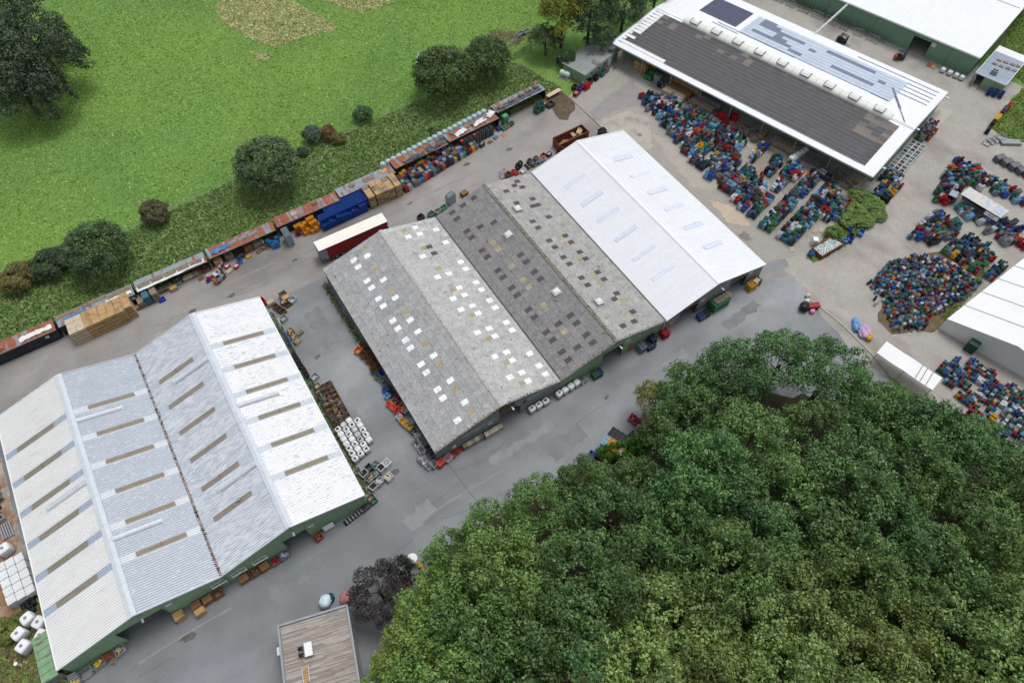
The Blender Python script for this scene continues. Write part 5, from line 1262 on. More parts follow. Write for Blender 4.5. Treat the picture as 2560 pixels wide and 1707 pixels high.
for ix in range(13):
    for iy in range(5):
        x = 15.9+ix*.80+iy*.02; y = 95.9+iy*.78+.02*ix
        if iy == 0 and ix > 11: continue
        n = 8 if iy else random.choice([6,7,5])
        if ix < 2 and iy > 2: continue
        tower(x,y,n,(18,66,146),'deep blue crate tower in the large block, %s row, column %s from the orange crates' % (['front','second','third','fourth','rear'][iy],'one two three four five six seven eight nine ten eleven twelve thirteen'.split()[ix]),random.uniform(-.05,.05),group='block of deep blue crates',s=(1.22,1.8,1)); bi += 1
# pallets of wooden boxes in a mass
random.seed(6)
for ix in range(5):
    for iy in range(3):
        x = 26.6+ix*1.36+(.12 if ix else -.1)+(.15 if ix == 4 else 0); y = 96.5+iy*1.24
        t = thing('box_stack', 'weathered wooden box stack in the brown mass by the mixed crates, row %s, %s' % (['one','two','three','four','five'][ix],['front','middle','rear'][iy]), 'wooden boxes', (x,y,0), .02, 'mass of weathered wooden boxes')
        for k in range(5): ob('slatted_case', slat_box('wood' if (ix+iy+k) % 3 else 'wood_old',1.3,1.18,.6,k == 4), t, (random.uniform(-.03,.03),random.uniform(-.03,.03),k*.61))
# mixed crates before the tarp roof: each a tall bin or tower
PAL = [(178,34,44),(176,182,190),(60,72,88),(36,74,150),(66,132,190),(210,180,60),(70,110,96),(128,134,140),(206,96,70),(150,60,60),(46,50,58),(96,150,140),(190,190,196),(60,50,60)]
PALN = ['red','pale grey','slate','blue','light blue','yellow','grey green','grey','orange','dull red','black','mint','white','dark violet']
NUM = 'one two three four five six seven eight nine ten eleven twelve thirteen fourteen fifteen sixteen seventeen eighteen nineteen twenty twenty-one twenty-two twenty-three twenty-four'.split()
random.seed(8); k = 0
fx = lambda x: 95.7+(x-33)*.17
for ix in range(24):
    for iy in range(6):
        x = 34.0+ix*.78+random.uniform(-.06,.06); y = fx(x)+.5+iy*.74+random.uniform(-.05,.05)
        if ix > 17 and iy > 3 or (ix == 2 and iy < 4) or random.random() < .06: continue
        n = random.choice([4,5,5,6]) if iy else random.choice([4,4,5]); c = random.choice(PAL)
        tower(x,y,n,c,'%s crate tower before the tarp covered shelter, %s row, place %s' % (PALN[PAL.index(c)],['front','second','third','fourth','fifth','rear'][iy],NUM[ix]),random.uniform(-.08,.08),group='mixed crates before the tarp shelter',s=(1.15,1.6,1)); k += 1
for i, (x, y) in enumerate([(33.2,97.0),(33.6,98.4),(33.9,99.4)]): tub(x,y,.2,[(60,62,66),(150,154,160),(150,60,60)][i],'bin at the wooden mass side of the mixed crates, %s' % ['front, dark','middle, grey','rear, reddish'][i],.9,.9,1.2,fill=(120,120,130))
# black folding boxes, tall
random.seed(9)
for i in range(8):
    x = 49.6+i*1.05; y = 101.0+i*.06+(.3 if i > 3 else 0)
    t = thing('box_column', 'tall black box column with silver edge strips, number %s from the mixed crates' % ['one','two','three','four','five','six','seven','eight'][i], 'boxes', (x,y,0), .06, 'black box columns under the rag roof')
    b = MB()
    for j in range(6): b.box(-.45,.45,-.6,.6,j*.37,j*.37+.34)
    b.build('body', MT['black'], t)
    b = MB(); b.box(-.3,-.2,-.62,-.603,.0,2.2); b.box(.2,.3,-.62,-.603,0,2.2); b.build('edge_strip', MT['steel'], t)
    if i in (0,3):
        b = MB(); b.box(-.25,.25,-.3,.2,2.21,2.4); b.build('red_cap', MT['plastic'], t, color=S(200,50,40))
tub(53.5,99.6,.25,(60,70,84),'dark blue bin with white sacks before the black boxes',1.2,.8,.9,fill=(190,194,200))
loose_pallet(55.5,99.6,.3,'empty brown pallet before the black box columns','wood_brown'); loose_pallet(59.2,99.9,.2,'empty pale pallet beside the pallet of blue boxes','wood')
t = thing('loaded_pallet', 'pallet carrying small light blue boxes in front of the row', 'pallet', (57.3,100.1,0), .25); ob('pallet', PALLET['wood'], t)
for i, (a, c) in enumerate([(-.35,-.2),(.05,-.15),(.4,-.1),(-.3,.2),(.15,.22)]): b = MB(); b.box(a-.18,a+.18,c-.16,c+.16,.15,.42); b.build('blue_box', MT['plastic'], t, color=S(86,136,186))
t = thing('locker', 'tall bright green locker against the end shelter', 'locker', (61.4,103.0,0), .07); b = MB(); b.box(-.6,.6,-.5,.5,0,2.1); b.build('body', MT['plastic'], t, color=S(70,150,100)); b = MB(); b.hexa([(-.64,-.54,2.1),(.64,-.54,2.1),(.64,.54,2.1),(-.64,.54,2.1)], [(-.3,-.3,2.3),(.3,-.3,2.3),(.3,.3,2.3),(-.3,.3,2.3)]); b.build('lid', MT['plastic'], t, color=S(84,160,112))
for i, (x, y, c, lab) in enumerate([(60.2,101.4,(96,160,120),'green tub beside the cardboard box'),(61.0,101.5,(170,130,104),'open cardboard box beside the green tubs'),(62.3,101.8,(60,120,96),'dark green basket at the locker'),(59.2,102.0,(36,70,150),'blue tub behind the green tub')]): tub(x,y,.3,c,lab,1.0,.8,.7,fill=(70,110,90))
random.seed(1)
for i, (x, y, n) in enumerate([(69.0,102.6,5),(69.9,102.9,6),(70.8,102.8,6),(69.6,102.0,6),(70.6,102.1,5),(69.0,101.8,4),(71.2,103.4,4)]): tower(x,y,n,(46,104,88),'dark green crate tower before the end shelter, '+['rear left','rear centre','rear right','front centre','front right','front left','far rear'][i],.2,group='dark green crates at the end shelter',s=(1.2,1.7,1))
tub(72.8,102.4,.2,(64,68,72),'dark low tub beside the dark green crates',1.8,1.3,.7,fill=(90,94,98)); tub(72.0,103.6,.2,(190,150,110),'small cardboard tray beside the dark tub',1.0,.7,.4)
t = thing('board_table', 'pale board lying across trestles at the row end', 'table', (75.4,104.9,0), .13); b = MB(); b.box(-1.9,1.9,-.5,.5,.75,.85); b.build('board', MT['wood_pale'], t)
for x in (-1.3,1.3): b = MB(); b.bar((x,-.4,0),(x,0,.74),.08); b.bar((x,.4,0),(x,0,.74),.08); b.build('trestle', MT['grey_metal'], t)
for i, (x, y) in enumerate([(67.2,105.0),(69.2,105.2),(71.2,105.4)]):      # grey shutters and shelf inside the end shelter
    pass

# ------------------------------------------------------------------ trailer, forklifts, person, skips
tr = thing('semi_trailer', 'parked curtain sided trailer with white roof and dark red side', 'trailer', (19.1,89.2,0), -.018)
b = MB(); b.box(-6.9,6.9,-1.3,1.3,1.15,1.3); b.build('floor', MT['dark'], tr)
b = MB(); b.box(-5.55,6.75,-1.29,-1.24,1.0,3.75); b.build('curtain', MT['red'], tr); b = MB(); b.box(-5.55,6.75,1.24,1.29,1.0,3.75); b.build('curtain', MT['red'], tr)
b = MB(); b.box(-6.9,-5.56,-1.29,-1.24,.95,3.75); b.build('rear_side_panel', MT['grey_metal'], tr); b = MB(); b.box(-6.9,-5.56,1.24,1.29,.95,3.75); b.build('rear_side_panel', MT['grey_metal'], tr)
b = MB(); b.box(6.76,6.9,-1.29,1.29,1.1,3.75); b.build('front_wall', MT['white'], tr)
for y0 in (-1.22,.01): b = MB(); b.box(-6.98,-6.91,y0,y0+1.21,1.1,3.7); d = b.build('rear_door', MT['grey_metal'], tr); b = MB(); b.box(-7.02,-6.985,y0+.5,y0+.54,1.2,3.6); b.build('lock_bar', MT['steel'], d)
b = MB(); b.box(-6.95,6.95,-1.3,1.3,3.80,3.88); b.build('roof', MT['cream'], tr); b = MB(); b.box(-6.95,6.95,-1.36,-1.301,3.70,3.86); b.build('roof_rail', MT['dark'], tr); b = MB(); b.box(-6.95,6.95,1.301,1.36,3.70,3.86); b.build('roof_rail', MT['dark'], tr)
b = MB(); b.box(-4.9,6.6,-1.27,-1.23,.92,.99); b.build('rave', MT['steel'], tr); b = MB(); b.box(-5.5,-4.8,-1.28,-1.2,.45,.95); b.build('mudguard', MT['red'], tr)
for x in (-4.1,-2.8,-1.5):
    for sy in (-1,1):
        b = MB(); b.tube((x,sy*.9,.52),(x,sy*1.22,.52),.52,14); w_ = b.build('wheel', MT['rubber'], tr); b = MB(); b.tube((x,sy*1.221,.52),(x,sy*1.25,.52),.28,10); b.build('rim', MT['grey_metal'], w_)
b = MB(); b.box(-.6,1.8,-1.2,-.9,.45,.95); b.build('pallet_locker', MT['dark'], tr)
for sy in (-.8,.8): b = MB(); b.box(3.9,4.05,sy-.08,sy+.08,0,1.15); b.box(3.75,4.2,sy-.15,sy+.15,0,.05); b.build('landing_leg', MT['dark'], tr)
b = MB(); b.box(-7.0,-6.9,-1.2,1.2,.5,.7); b.build('bumper', MT['dark'], tr); b = MB(); b.box(-5.95,-5.75,-1.31,-1.292,1.25,1.45); b.build('plate', MT['white'], tr)

def forklift(x, y, rz, label, body, cw, roof=(186,194,200)):
    t = thing('forklift', label, 'forklift', (x,y,0), rz)
    b = MB(); b.box(-1.0,.75,-.55,.55,.3,.95); b.hexa([(-1.0,-.5,.95),(-.2,-.5,.95),(-.2,.5,.95),(-1.0,.5,.95)], [(-.95,-.45,1.25),(-.3,-.45,1.2),(-.3,.45,1.2),(-.95,.45,1.25)]); b.build('body', MT['plastic'], t, color=S(*body))
    b = MB(); b.hexa([(-1.35,-.45,.25),(-1.0,-.55,.25),(-1.0,.55,.25),(-1.35,.45,.25)], [(-1.3,-.42,1.15),(-1.0,-.55,1.2),(-1.0,.55,1.2),(-1.3,.42,1.15)]); b.build('counterweight', MT['plastic'], t, color=S(*cw))
    for sx, xx in ((-.85,-.7),(.6,.45)):
        for sy in (-.5,.5): b = MB(); b.bar((sx,sy,.95),(xx,sy*.9,2.05),.07); b.build('guard_post', MT['dark'], t)
    b = MB(); b.box(-.75,.5,-.48,.48,2.05,2.11); b.build('overhead_guard', MT['plastic'], t, color=S(*roof)); b = MB(); b.box(-.15,.4,-.38,.38,2.112,2.13); b.build('roof_window', MT['glass'], t)
    b = MB(); b.box(-.45,.05,-.25,.25,.95,1.1); b.box(-.5,-.38,-.25,.25,1.1,1.6); b.build('seat', MT['black'], t)
    b = MB()
    for sy in (-.35,.35): b.box(.85,1.0,sy-.06,sy+.06,.1,2.2)
    b.box(.86,.99,-.29,.29,1.1,1.2); b.box(.86,.99,-.29,.29,2.08,2.19); b.build('mast', MT['dark'], t)
    for sy in (-.28,.28): b = MB(); b.box(1.01,2.1,sy-.06,sy+.06,.12,.17); b.build('fork', MT['steel'], t)
    for x_, r in ((.55,.33),(-.75,.27)):
        for sy in (-1,1): b = MB(); b.tube((x_,sy*.42,r),(x_,sy*.62,r),r,12); w_ = b.build('wheel', MT['rubber'], t); b = MB(); b.tube((x_,sy*.621,r),(x_,sy*.64,r),r*.5,8); b.build('rim', MT['orange'], w_)
    return t
forklift(-5.4,95.2,.45,'grey forklift with orange rear carrying a pallet beside red boxes',(150,156,160),(196,112,50))
loose_pallet(-3.4,96.1,.45,'pale pallet held on the forks of the grey forklift','wood_pale',1,.17)
forklift(149.8,71.9,R(-30),'red and black forklift at the doorway of the green hall',(60,60,62),(190,60,40),(46,46,48)); forklift(143.4,83.6,R(-75),'black forklift parked in the lane behind the solar roof',(44,46,50),(36,36,40),(40,40,44))

def person(x, y, rz, label):
    """one skinned body: standing, leaning forward a little, arms reaching down"""
    pts = {'pel':(0,0,.95),'sp':(.03,0,1.18),'ch':(.08,0,1.42),'nk':(.12,0,1.56),'hd':(.16,0,1.66),'ht':(.17,0,1.80),
           'hl':(0,.1,.92),'kl':(.06,.12,.5),'al':(0,.13,.08),'tl':(.17,.14,.04),'hr':(0,-.1,.92),'kr':(.02,-.12,.5),'ar':(-.06,-.13,.08),'tr':(.11,-.14,.04),
           'sl':(.08,.2,1.44),'el':(.16,.27,1.17),'wl':(.38,.2,1.05),'ml':(.46,.18,1.03),'sr':(.08,-.2,1.44),'er':(.16,-.27,1.17),'wr':(.38,-.2,1.05),'mr':(.46,-.18,1.03)}
    rad = {'pel':.15,'sp':.135,'ch':.15,'nk':.06,'hd':.105,'ht':.085,'hl':.1,'kl':.065,'al':.045,'tl':.045,'hr':.1,'kr':.065,'ar':.045,'tr':.045,'sl':.065,'el':.05,'wl':.035,'ml':.04,'sr':.065,'er':.05,'wr':.035,'mr':.04}
    edges = [('pel','sp'),('sp','ch'),('ch','nk'),('nk','hd'),('hd','ht'),('pel','hl'),('hl','kl'),('kl','al'),('al','tl'),('pel','hr'),('hr','kr'),('kr','ar'),('ar','tr'),('ch','sl'),('sl','el'),('el','wl'),('wl','ml'),('ch','sr'),('sr','er'),('er','wr'),('wr','mr')]
    ks = list(pts); me = bpy.data.meshes.new('person'); me.from_pydata([pts[k] for k in ks], [(ks.index(a), ks.index(c)) for a, c in edges], [])
    m = bpy.data.materials.new('person_clothing'); m.use_nodes = True; n = m.node_tree.nodes; L = m.node_tree.links.new
    tc = n.new('ShaderNodeTexCoord'); sp = n.new('ShaderNodeSeparateXYZ'); L(tc.outputs['Object'], sp.inputs[0]); cr = n.new('ShaderNodeValToRGB'); cr.color_ramp.interpolation = 'CONSTANT'
    e = cr.color_ramp.elements; e[0].position = 0; e[0].color = S(36,34,34); e[1].position = .06; e[1].color = S(38,42,60)
    for p, c in ((.53,S(150,160,172)),(.855,S(196,152,128)),(.945,S(70,58,48))): q = e.new(p); q.color = c
    mp = n.new('ShaderNodeMath'); mp.operation = 'DIVIDE'; mp.inputs[1].default_value = 1.85; L(sp.outputs['Z'], mp.inputs[0]); L(mp.outputs[0], cr.inputs[0]); L(cr.outputs[0], n['Principled BSDF'].inputs['Base Color'])
    me.materials.append(m); o = ob('person', me, loc=(x,y,0), rz=rz)
    md = o.modifiers.new('skin', 'SKIN'); me.skin_vertices[0].data[0].use_root = True
    for i, k in enumerate(ks): me.skin_vertices[0].data[i].radius = (rad[k], rad[k])
    sb = o.modifiers.new('sub', 'SUBSURF'); sb.levels = 1; sb.render_levels = 2
    return tag(o, label, 'person')
person(-3.9,97.6,2.2,'person in grey top and dark trousers between red boxes by the forklift')
for i, (x, y, c, lab) in enumerate([(-4.6,97.9,(196,34,44),'red open box at the person, shelter side'),(-3.3,97.2,(186,28,40),'red box at the person, yard side'),(-1.9,96.3,(180,40,56),'red bin with white cartons beside the pallet on forks'),(-5.9,96.7,(206,120,140),'pink and white bin heaped with cartons behind the forklift'),(-5.2,96.9,(200,90,110),'second heaped bin behind the forklift')]): tub(x,y,.5,c,lab,.9,.7,.6,fill=(228,224,226))

def skip(x, y, rz, label, l, w, h, m, fill=None, name='skip'):
    t = thing(name, label, 'skip', (x,y,0), rz); th = .08
    for (x0,x1,y0,y1,nm) in ((-l/2,l/2,-w/2,-w/2+th,'side_wall'),(-l/2,l/2,w/2-th,w/2,'side_wall'),(-l/2,-l/2+th,-w/2+th,w/2-th,'end_wall'),(l/2-th,l/2,-w/2+th,w/2-th,'end_wall')):
        b = MB(); b.box(x0,x1,y0,y1,.15,h); b.build(nm, MT[m], t)
    b = MB(); b.box(-l/2+th,l/2-th,-w/2+th,w/2-th,.15,.22); b.build('floor', MT[m], t)
    for sy in (-1,1):
        b = MB()
        k = int(l/.7)
        for i in range(k): x_ = -l/2+.3+i*(l-.6)/(k-1); b.box(x_-.05,x_+.05,sy*w/2-(.0 if sy > 0 else .09),sy*w/2+(.09 if sy > 0 else .0),.15,h-.11)
        b.build('rib', MT[m], t); b = MB(); b.box(-l/2-.04,l/2+.04,sy*(w/2+.01)-.09,sy*(w/2+.01)+.09,h,h+.1); b.build('rim', MT[m], t)
    return t
sk = skip(69.9,90.35,.02,'long rusty open skip holding broken pallets',7.6,2.5,2.0,'rust')
random.seed(6)
for i in range(7):
    o = ob('scrap_pallet', PALLET['wood' if i % 2 else 'wood_pale'], loc=(70.6+random.uniform(-.6,2.2),90.4+random.uniform(-.5,.5),1.0+.16*i), rot=(random.uniform(-.2,.2),random.uniform(-.35,.35),random.uniform(0,3))); tag(o, 'broken pallet thrown into the rusty skip', 'pallet', 'broken pallets in the rusty skip')
for i in range(4):
    o = ob('scrap_pallet', PALLET['wood'], loc=(66.9+.7*i,90.1+random.uniform(-.3,.3),.5+.1*i), rot=(random.uniform(-.3,.3),random.uniform(-.4,.4),random.uniform(0,3))); tag(o, 'broken pallet thrown into the rusty skip', 'pallet', 'broken pallets in the rusty skip')
b = MB(); b.obox((0,0,1.0),(.1,2.4,1.9),(0,0,.55)); o = b.build('skip_door', MT['rust'], sk); o.location = (-3.6,-1.9,0)
gs = skip(93.5,40.2,.0,'low brown skip filled with broken glass beside the grass island',5.6,2.5,1.0,'rust')
b = MB(); r_ = random.Random(4); nx, ny = 14, 6; hz = [[.8+r_.uniform(-.1,.12) for _ in range(ny+1)] for _ in range(nx+1)]
for i in range(nx):
    for j in range(ny):
        P = lambda a, c: (-2.7+5.4*a/nx,-1.15+2.3*c/ny,hz[a][c]); b.quad(P(i,j),P(i+1,j),P(i+1,j+1),P(i,j+1))
gl = b.build('glass_cullet', MT['glass_bits'], gs); gl['kind'] = 'stuff'
tub(76.9,88.7,.05,(58,60,66),'black lidded container behind the white hall',1.5,1.2,1.3,fill=(70,72,76))

# ------------------------------------------------------------------ goods behind the halls
for i, (x, y, rz, c, lab) in enumerate([(-23.4,85.3,.1,(72,128,160),'blue slatted pallet box behind the double hall valley')]):
    t = thing('box_stack', lab, 'boxes', (x,y,0), rz)
    for k in range(2): ob('slatted_case', SB['teal'], t, (0,0,k*.6), scale=(1.4,1.1,.8))
wbox(-18.3,86.3,.2,'pale slatted pallet box behind the hall near its left ridge','wood_pale',1.6,1.3,.8,lid=True); loose_pallet(-17.2,86.2,1.4,'pallet leaning beside the pale slatted box','wood',3)
for i, (x, y, m, lab) in enumerate([(-6.9,85.0,'wood_old','grey pallet stack behind the white hall end, first'),(-5.3,85.2,'wood_pale','pale pallet stack behind the white hall end, second')]): loose_pallet(x,y,.1,lab,m,6)
tub(-8.4,84.7,.3,(70,96,130),'blue grey tarp covered bin behind the white hall end',1.3,.8,.5)
t = thing('tool_rack', 'pair of thin rusty posts behind the white hall end', 'posts', (-3.3,85.4,0)); b = MB()
for x in (-.3,0,1.2,1.4): b.bar((x,0,0),(x-.25,.1,1.3),.06)
b.build('post', MT['rust'], t)
tub(-1.0,85.6,.25,(206,24,28),'bright red open container at the white hall corner',1.5,1.3,1.1)
loose_pallet(.4,84.6,.2,'pale pallet stack at the white hall corner beside the red container','wood_pale',7)
wbox(3.0,85.2,.15,'wooden box with high mesh back beside the yard edge','wood_old',1.3,1.0,1.0); wbox(3.2,84.2,.15,'light wooden box in front of the one with mesh back','wood',1.4,.9,.9,lid=True)
for i, (x, y) in enumerate([(.9,83.5),(1.2,82.6),(1.6,81.8),(2.4,83.6),(2.9,82.8)]): wbox(x,y,.3,'brown box with dark gaps by the white hall corner, %s' % ['first','second','third','fourth, with white sacks','fifth'][i],'wood_brown',.95,.85,.8,fill=(206,200,190) if i == 3 else (50,44,42))
tub(4.0,83.2,.5,(176,184,190),'light grey tub standing alone in the passage, turned askew',1.2,1.0,.75); tub(1.1,80.3,.35,(160,168,172),'grey tub beside the white hall wall, near the white panel',1.2,1.0,.75); tub(1.0,66.3,.35,(168,176,182),'grey tub on a black pallet at the middle of the passage',1.2,1.0,.75)
for i, (x, y, c, lab) in enumerate([(.0,79.2,(240,240,244),'white panel leaning on the hall wall'),(.05,76.3,(104,146,200),'pale blue board on the hall wall, first'),(.1,74.8,(98,140,196),'pale blue board on the hall wall, second'),(.1,73.3,(150,160,156),'grey board on the hall wall below the blue ones'),(.2,67.6,(150,90,80),'small red brown board on the hall wall'),(.3,64.8,(130,146,140),'grey green board on the hall wall'),(.3,61.4,(120,136,140),'second grey green board on the hall wall'),(.2,46.6,(150,160,160),'pale board on the hall wall near its front corner')]):
    b = MB(); b.obox((0,0,1.0),(.08,1.3,1.5),(0,.3,0)); o = b.build('wall_board', MT['plastic'], loc=(x,y,.0), color=S(*c)); tag(o, lab, 'board')
for i in range(14):
    o = ob('crate_tower', CR[3+i % 2], loc=(-.15+.02*i, 72.4-i*.42, 0), color=S(62,66,72)); tag(o, 'small dark crate tower lined up along the hall wall', 'crates', 'dark crates along the hall wall')
for i, (x, y, m, l) in enumerate([(1.0,77.0,'wood',1.2),(1.1,75.8,'wood_old',1.2),(1.3,74.6,'wood_pale',1.2)]): wbox(x,y,.35,'slatted box in the passage row, %s' % ['empty cage type','middle','front with black base'][i],m,1.2,1.0,.8,fill=(196,170,140))
loose_pallet(2.3,76.0,.4,'grey pallet stack standing beside the slatted passage boxes','wood_old',4)
wbox(.7,64.4,.15,'box with pale slats at the head of the brown box block','wood_pale',1.0,.9,.9)
random.seed(17); k = 0
for ix in range(3):
    for iy in range(8):
        if ix == 0 and iy == 0: continue
        x = .55+ix*.98+iy*.0; y = 63.5-iy*1.02
        m = ['wood_old','wood_brown','wood_old'][(ix*2+iy) % 3]; f = random.choice([(120,100,84),(96,78,66),(150,136,124),None,(110,90,90)])
        t = wbox(x,y,.02,'weathered open wooden box in the passage block, row %s, %s' % (['one','two','three','four','five','six','seven','eight'][iy],['wall side','middle','passage side'][ix]),m,1.0,.92,1.0,fill=f,group='weathered open boxes in the passage')
for row in range(7):
    for c_ in range(4):
        x = .3+c_*1.08+row*.03; y = 55.0-row*1.0+c_*.25
        if (row > 5 and c_ > 2) or (row == 0 and c_ > 2): continue
        top = random.choice([None,(40,40,44),None,(210,212,214),(60,60,60)])
        bag(x,y,.2,'white wrapped bulk bag in the passage, row %s, %s' % (['one','two','three','four','five','six','seven'][row],['at the wall','second','third','outermost'][c_]),1.0,.95,1.05,'foil' if random.random() < .8 else 'foil_grey','white bulk bags in the passage',top)
for i, (x, y, c, f, lab) in enumerate([(.6,46.2,(196,200,206),(60,60,64),'white bin of dark scrap below the bulk bags'),(1.6,46.6,(74,80,84),None,'dark tarp covered bin below the bulk bags'),(2.7,46.4,(90,110,110),(140,150,150),'bin covered with greenish foil below the bulk bags'),(1.0,44.9,(120,124,128),(190,170,140),'grey bin of planks near the hall corner'),(2.2,45.1,(90,100,100),(150,170,160),'grey bin of glass near the hall corner'),(3.3,45.6,(210,212,216),(60,60,64),'white bin with dark straps by the passage'),(4.3,45.8,(224,226,228),(200,200,204),'white bin at the passage corner'),(2.0,43.7,(160,164,168),(210,210,214),'grey white bin at the front corner, inner'),(3.6,43.6,(214,212,204),(220,214,190),'white covered bin at the front corner, outer'),(.9,43.5,(200,196,196),(70,66,70),'white bin of dark metal at the front corner')]): tub(x,y,.3,c,lab,1.15,1.0,.95,fill=f)
wbox(-.2,42.2,.3,'dark green box on the front corner of the white hall','wood_old',1.0,.8,.8); tub(.0,41.5,.25,(58,110,96),'dark green tub beside the front corner of the white hall',.9,.7,.7); tub(-1.4,41.3,.25,(60,62,64),'black flat bin with a yellow edge before the hall wall',1.5,.8,.6)

# ------------------------------------------------------------------ before the double hall
wbox(-29.9,41.0,.1,'single tall slatted crate standing right of the first doorway','wood',1.3,1.2,1.3,lid=True)
wbox(-27.5,41.1,.1,'brown slatted crate behind the pale topped one','wood_brown',1.3,1.0,1.1,lid=True); wbox(-27.3,40.0,.1,'pale topped slatted crate in the front row','wood',1.3,.9,1.1,lid=True)
wbox(-25.9,41.0,.1,'brown slatted crate under the first strip window, left','wood_brown',1.3,1.0,1.1,lid=True); wbox(-24.4,41.0,.1,'brown slatted crate under the first strip window, right','wood_brown',1.3,1.0,1.1,fill=(130,104,80))
wbox(-20.6,41.0,.1,'brown slatted crate under the second strip window','wood_brown',1.3,1.0,1.1,lid=True); wbox(-19.0,41.0,.1,'brown slatted crate with dirty cloth between two strip windows','wood_brown',1.3,1.0,1.1,fill=(130,106,84)); wbox(-17.5,41.0,.1,'brown slatted crate under the third strip window','wood_brown',1.3,1.0,1.1,lid=True)
tub(-15.9,41.0,.1,(104,112,112),'dark grey tub holding a red sack before the hall',1.25,1.05,.8,fill=(190,30,40)); tub(-14.5,41.1,.1,(120,134,160),'blue grey tub with white rolls before the second doorway',1.25,1.05,.8,fill=(210,212,220))
tub(-9.3,40.9,.25,(180,36,36),'red box of wooden scraps right of the second doorway',1.1,1.0,.8,fill=(150,120,84)); tub(-9.4,41.6,.1,(190,150,110),'cardboard piece behind the red box',.8,.3,.5)
b = MB(); b.obox((0,0,.9),(1.6,.06,1.2),(-.2,0,0)); tag(b.build('leaning_board', MT['white'], loc=(-7.4,41.35,0)), 'white panel leaning on the green wall beside the red box', 'panel')
t = thing('wheel_trolley', 'heap of trolley wheels and steel rollers along the green wall', 'trolley parts', (-3.6,41.0,0), .15)
for i in range(12): b = MB(); x = -1.5+.26*i; b.tube((x,-.35,.25),(x,.35,.25),.2,10); b.build('roller', MT['steel'] if i % 2 else MT['dark'], t)
b = MB(); b.box(-1.7,1.7,-.4,.4,0,.05); b.build('tray', MT['dark'], t)
cage(-41.0,40.9,.12,'wire cage of yellow balls before the green wall',1.7,1.0,1.1,fill=(232,196,40),balls=True); cage(-42.7,40.6,.12,'empty wire cage between two cages of yellow balls',1.6,1.0,1.1); cage(-44.2,40.2,.12,'wire cage of yellow balls beside the steel steps',1.4,1.0,1.1,fill=(232,196,40),balls=True); cage(-44.4,38.9,.1,'wire cage of yellow balls at the frame edge',1.4,1.0,.9,fill=(232,196,40),balls=True)
tub(-38.1,41.0,.2,(150,158,164),'grey tub with white and orange sacks left of the first doorway',1.3,1.1,.85,fill=(226,200,150))
b = MB(); b.obox((0,0,.5),(1.6,1.0,.06),(.5,.2,.1)); tag(b.build('red_hatch', MT['rust'], loc=(-39.6,41.2,.1)), 'red brown metal hatch leaning beside the grey tub', 'hatch')
loose_pallet(-39.3,40.4,.8,'small striped wooden grate beside the red hatch','wood_old')

# left of the double hall: white bales, tanks
random.seed(23)
for i in range(3):
    for j in range(5):
        x = -49.2+i*1.25+j*.1; y = 60.6-j*1.35
        t = thing('bale', 'white wrapped bale block beside the white warehouse, row %s, %s' % (['one','two','three','four','five'][j],['frame side','middle','wall side'][i]), 'bale', (x,y,0), .12, 'white bale blocks beside the warehouse')
        for k in range(2): b = MB(); b.box(-.58,.58,-.63,.63,.02+k*.95,.93+k*.95); b.build('block', MT['foil'], t)
for i, (x, y, lab) in enumerate([(-48.5,63.4,'ribbed white tank stack above the bales'),(-47.6,51.6,'tall white tank below the dark boxes'),(-49.0,50.2,'white tank at the frame edge'),(-48.8,48.2,'cream panelled tank at the frame edge'),(-46.3,50.2,'pair of white frames beside the tanks'),(-46.4,48.3,'large white rounded tank beside the soil')]):
    t = thing('plastic_tank', lab, 'tank', (x,y,0), .25+.1*i); b = MB(); b.blob((0,0,.95),(.85,.75,.92),12,8,0,.0,.35); b.build('body', MT['white'], t, smooth=True); b = MB(); b.tube((0,0,1.8),(0,0,1.95),.22,10); b.build('cap', MT['grey_metal'], t)
    b = MB()
    for z in (.4,.9,1.4): b.box(-.88,.88,-.78,-.765,z,z+.06); b.box(-.88,-.872,-.78,.78,z,z+.06)
    b.build('band', MT['grey_metal'], t)
for i in range(6): tub(-47.6+.9*(i % 2)-.3*(i//2),54.8-.95*(i//2),.15,(44,46,52),'black box in the dark group beside the warehouse wall, '+['upper left','upper right','middle left','middle right','lower left','lower right'][i],.85,.85,.9,fill=(34,36,40))
for i in range(5): b = MB(); b.box(-.1,.1,-1.3,1.3,0,.35); tag(b.build('roof_ridge_beam', MT['steel'], loc=(-48.9+.34*i,66.8,0), rz=.1), 'pale metal profile lying by the warehouse wall, number %s' % ['one','two','three','four','five'][i], 'metal profile', 'metal profiles beside the warehouse')
for i in range(7): tub(-48.6+random.uniform(-.6,1.0),69+1.15*i,.3,random.choice([(60,62,66),(180,184,190),(120,124,130)]),'scrap bin beside the warehouse wall, number %s up from the profiles' % ['one','two','three','four','five','six','seven'][i],.9,.9,.9,fill=(90,90,96))
t = thing('vent_post', 'short white flared post standing in the rough grass', 'post', (-50.2,46.6,0)); b = MB(); b.tube((0,0,0),(0,0,.8),.16,10,0,.1); b.tube((0,0,.8),(0,0,1.2),.1,10,0,.26); b.build('pipe', MT['white'], t)
for i in range(6):
    b = MB(); b.box(-1.5,1.5,-.45,.45,0,.25+.06*(i % 2)); tag(b.build('stone_step', MT['concrete'], loc=(-55.2+.25*i,45.5-1.25*i,0), rz=.25), 'grey concrete slab in the steps at the frame edge, number %s' % ['one','two','three','four','five','six'][i], 'slab', 'concrete steps')

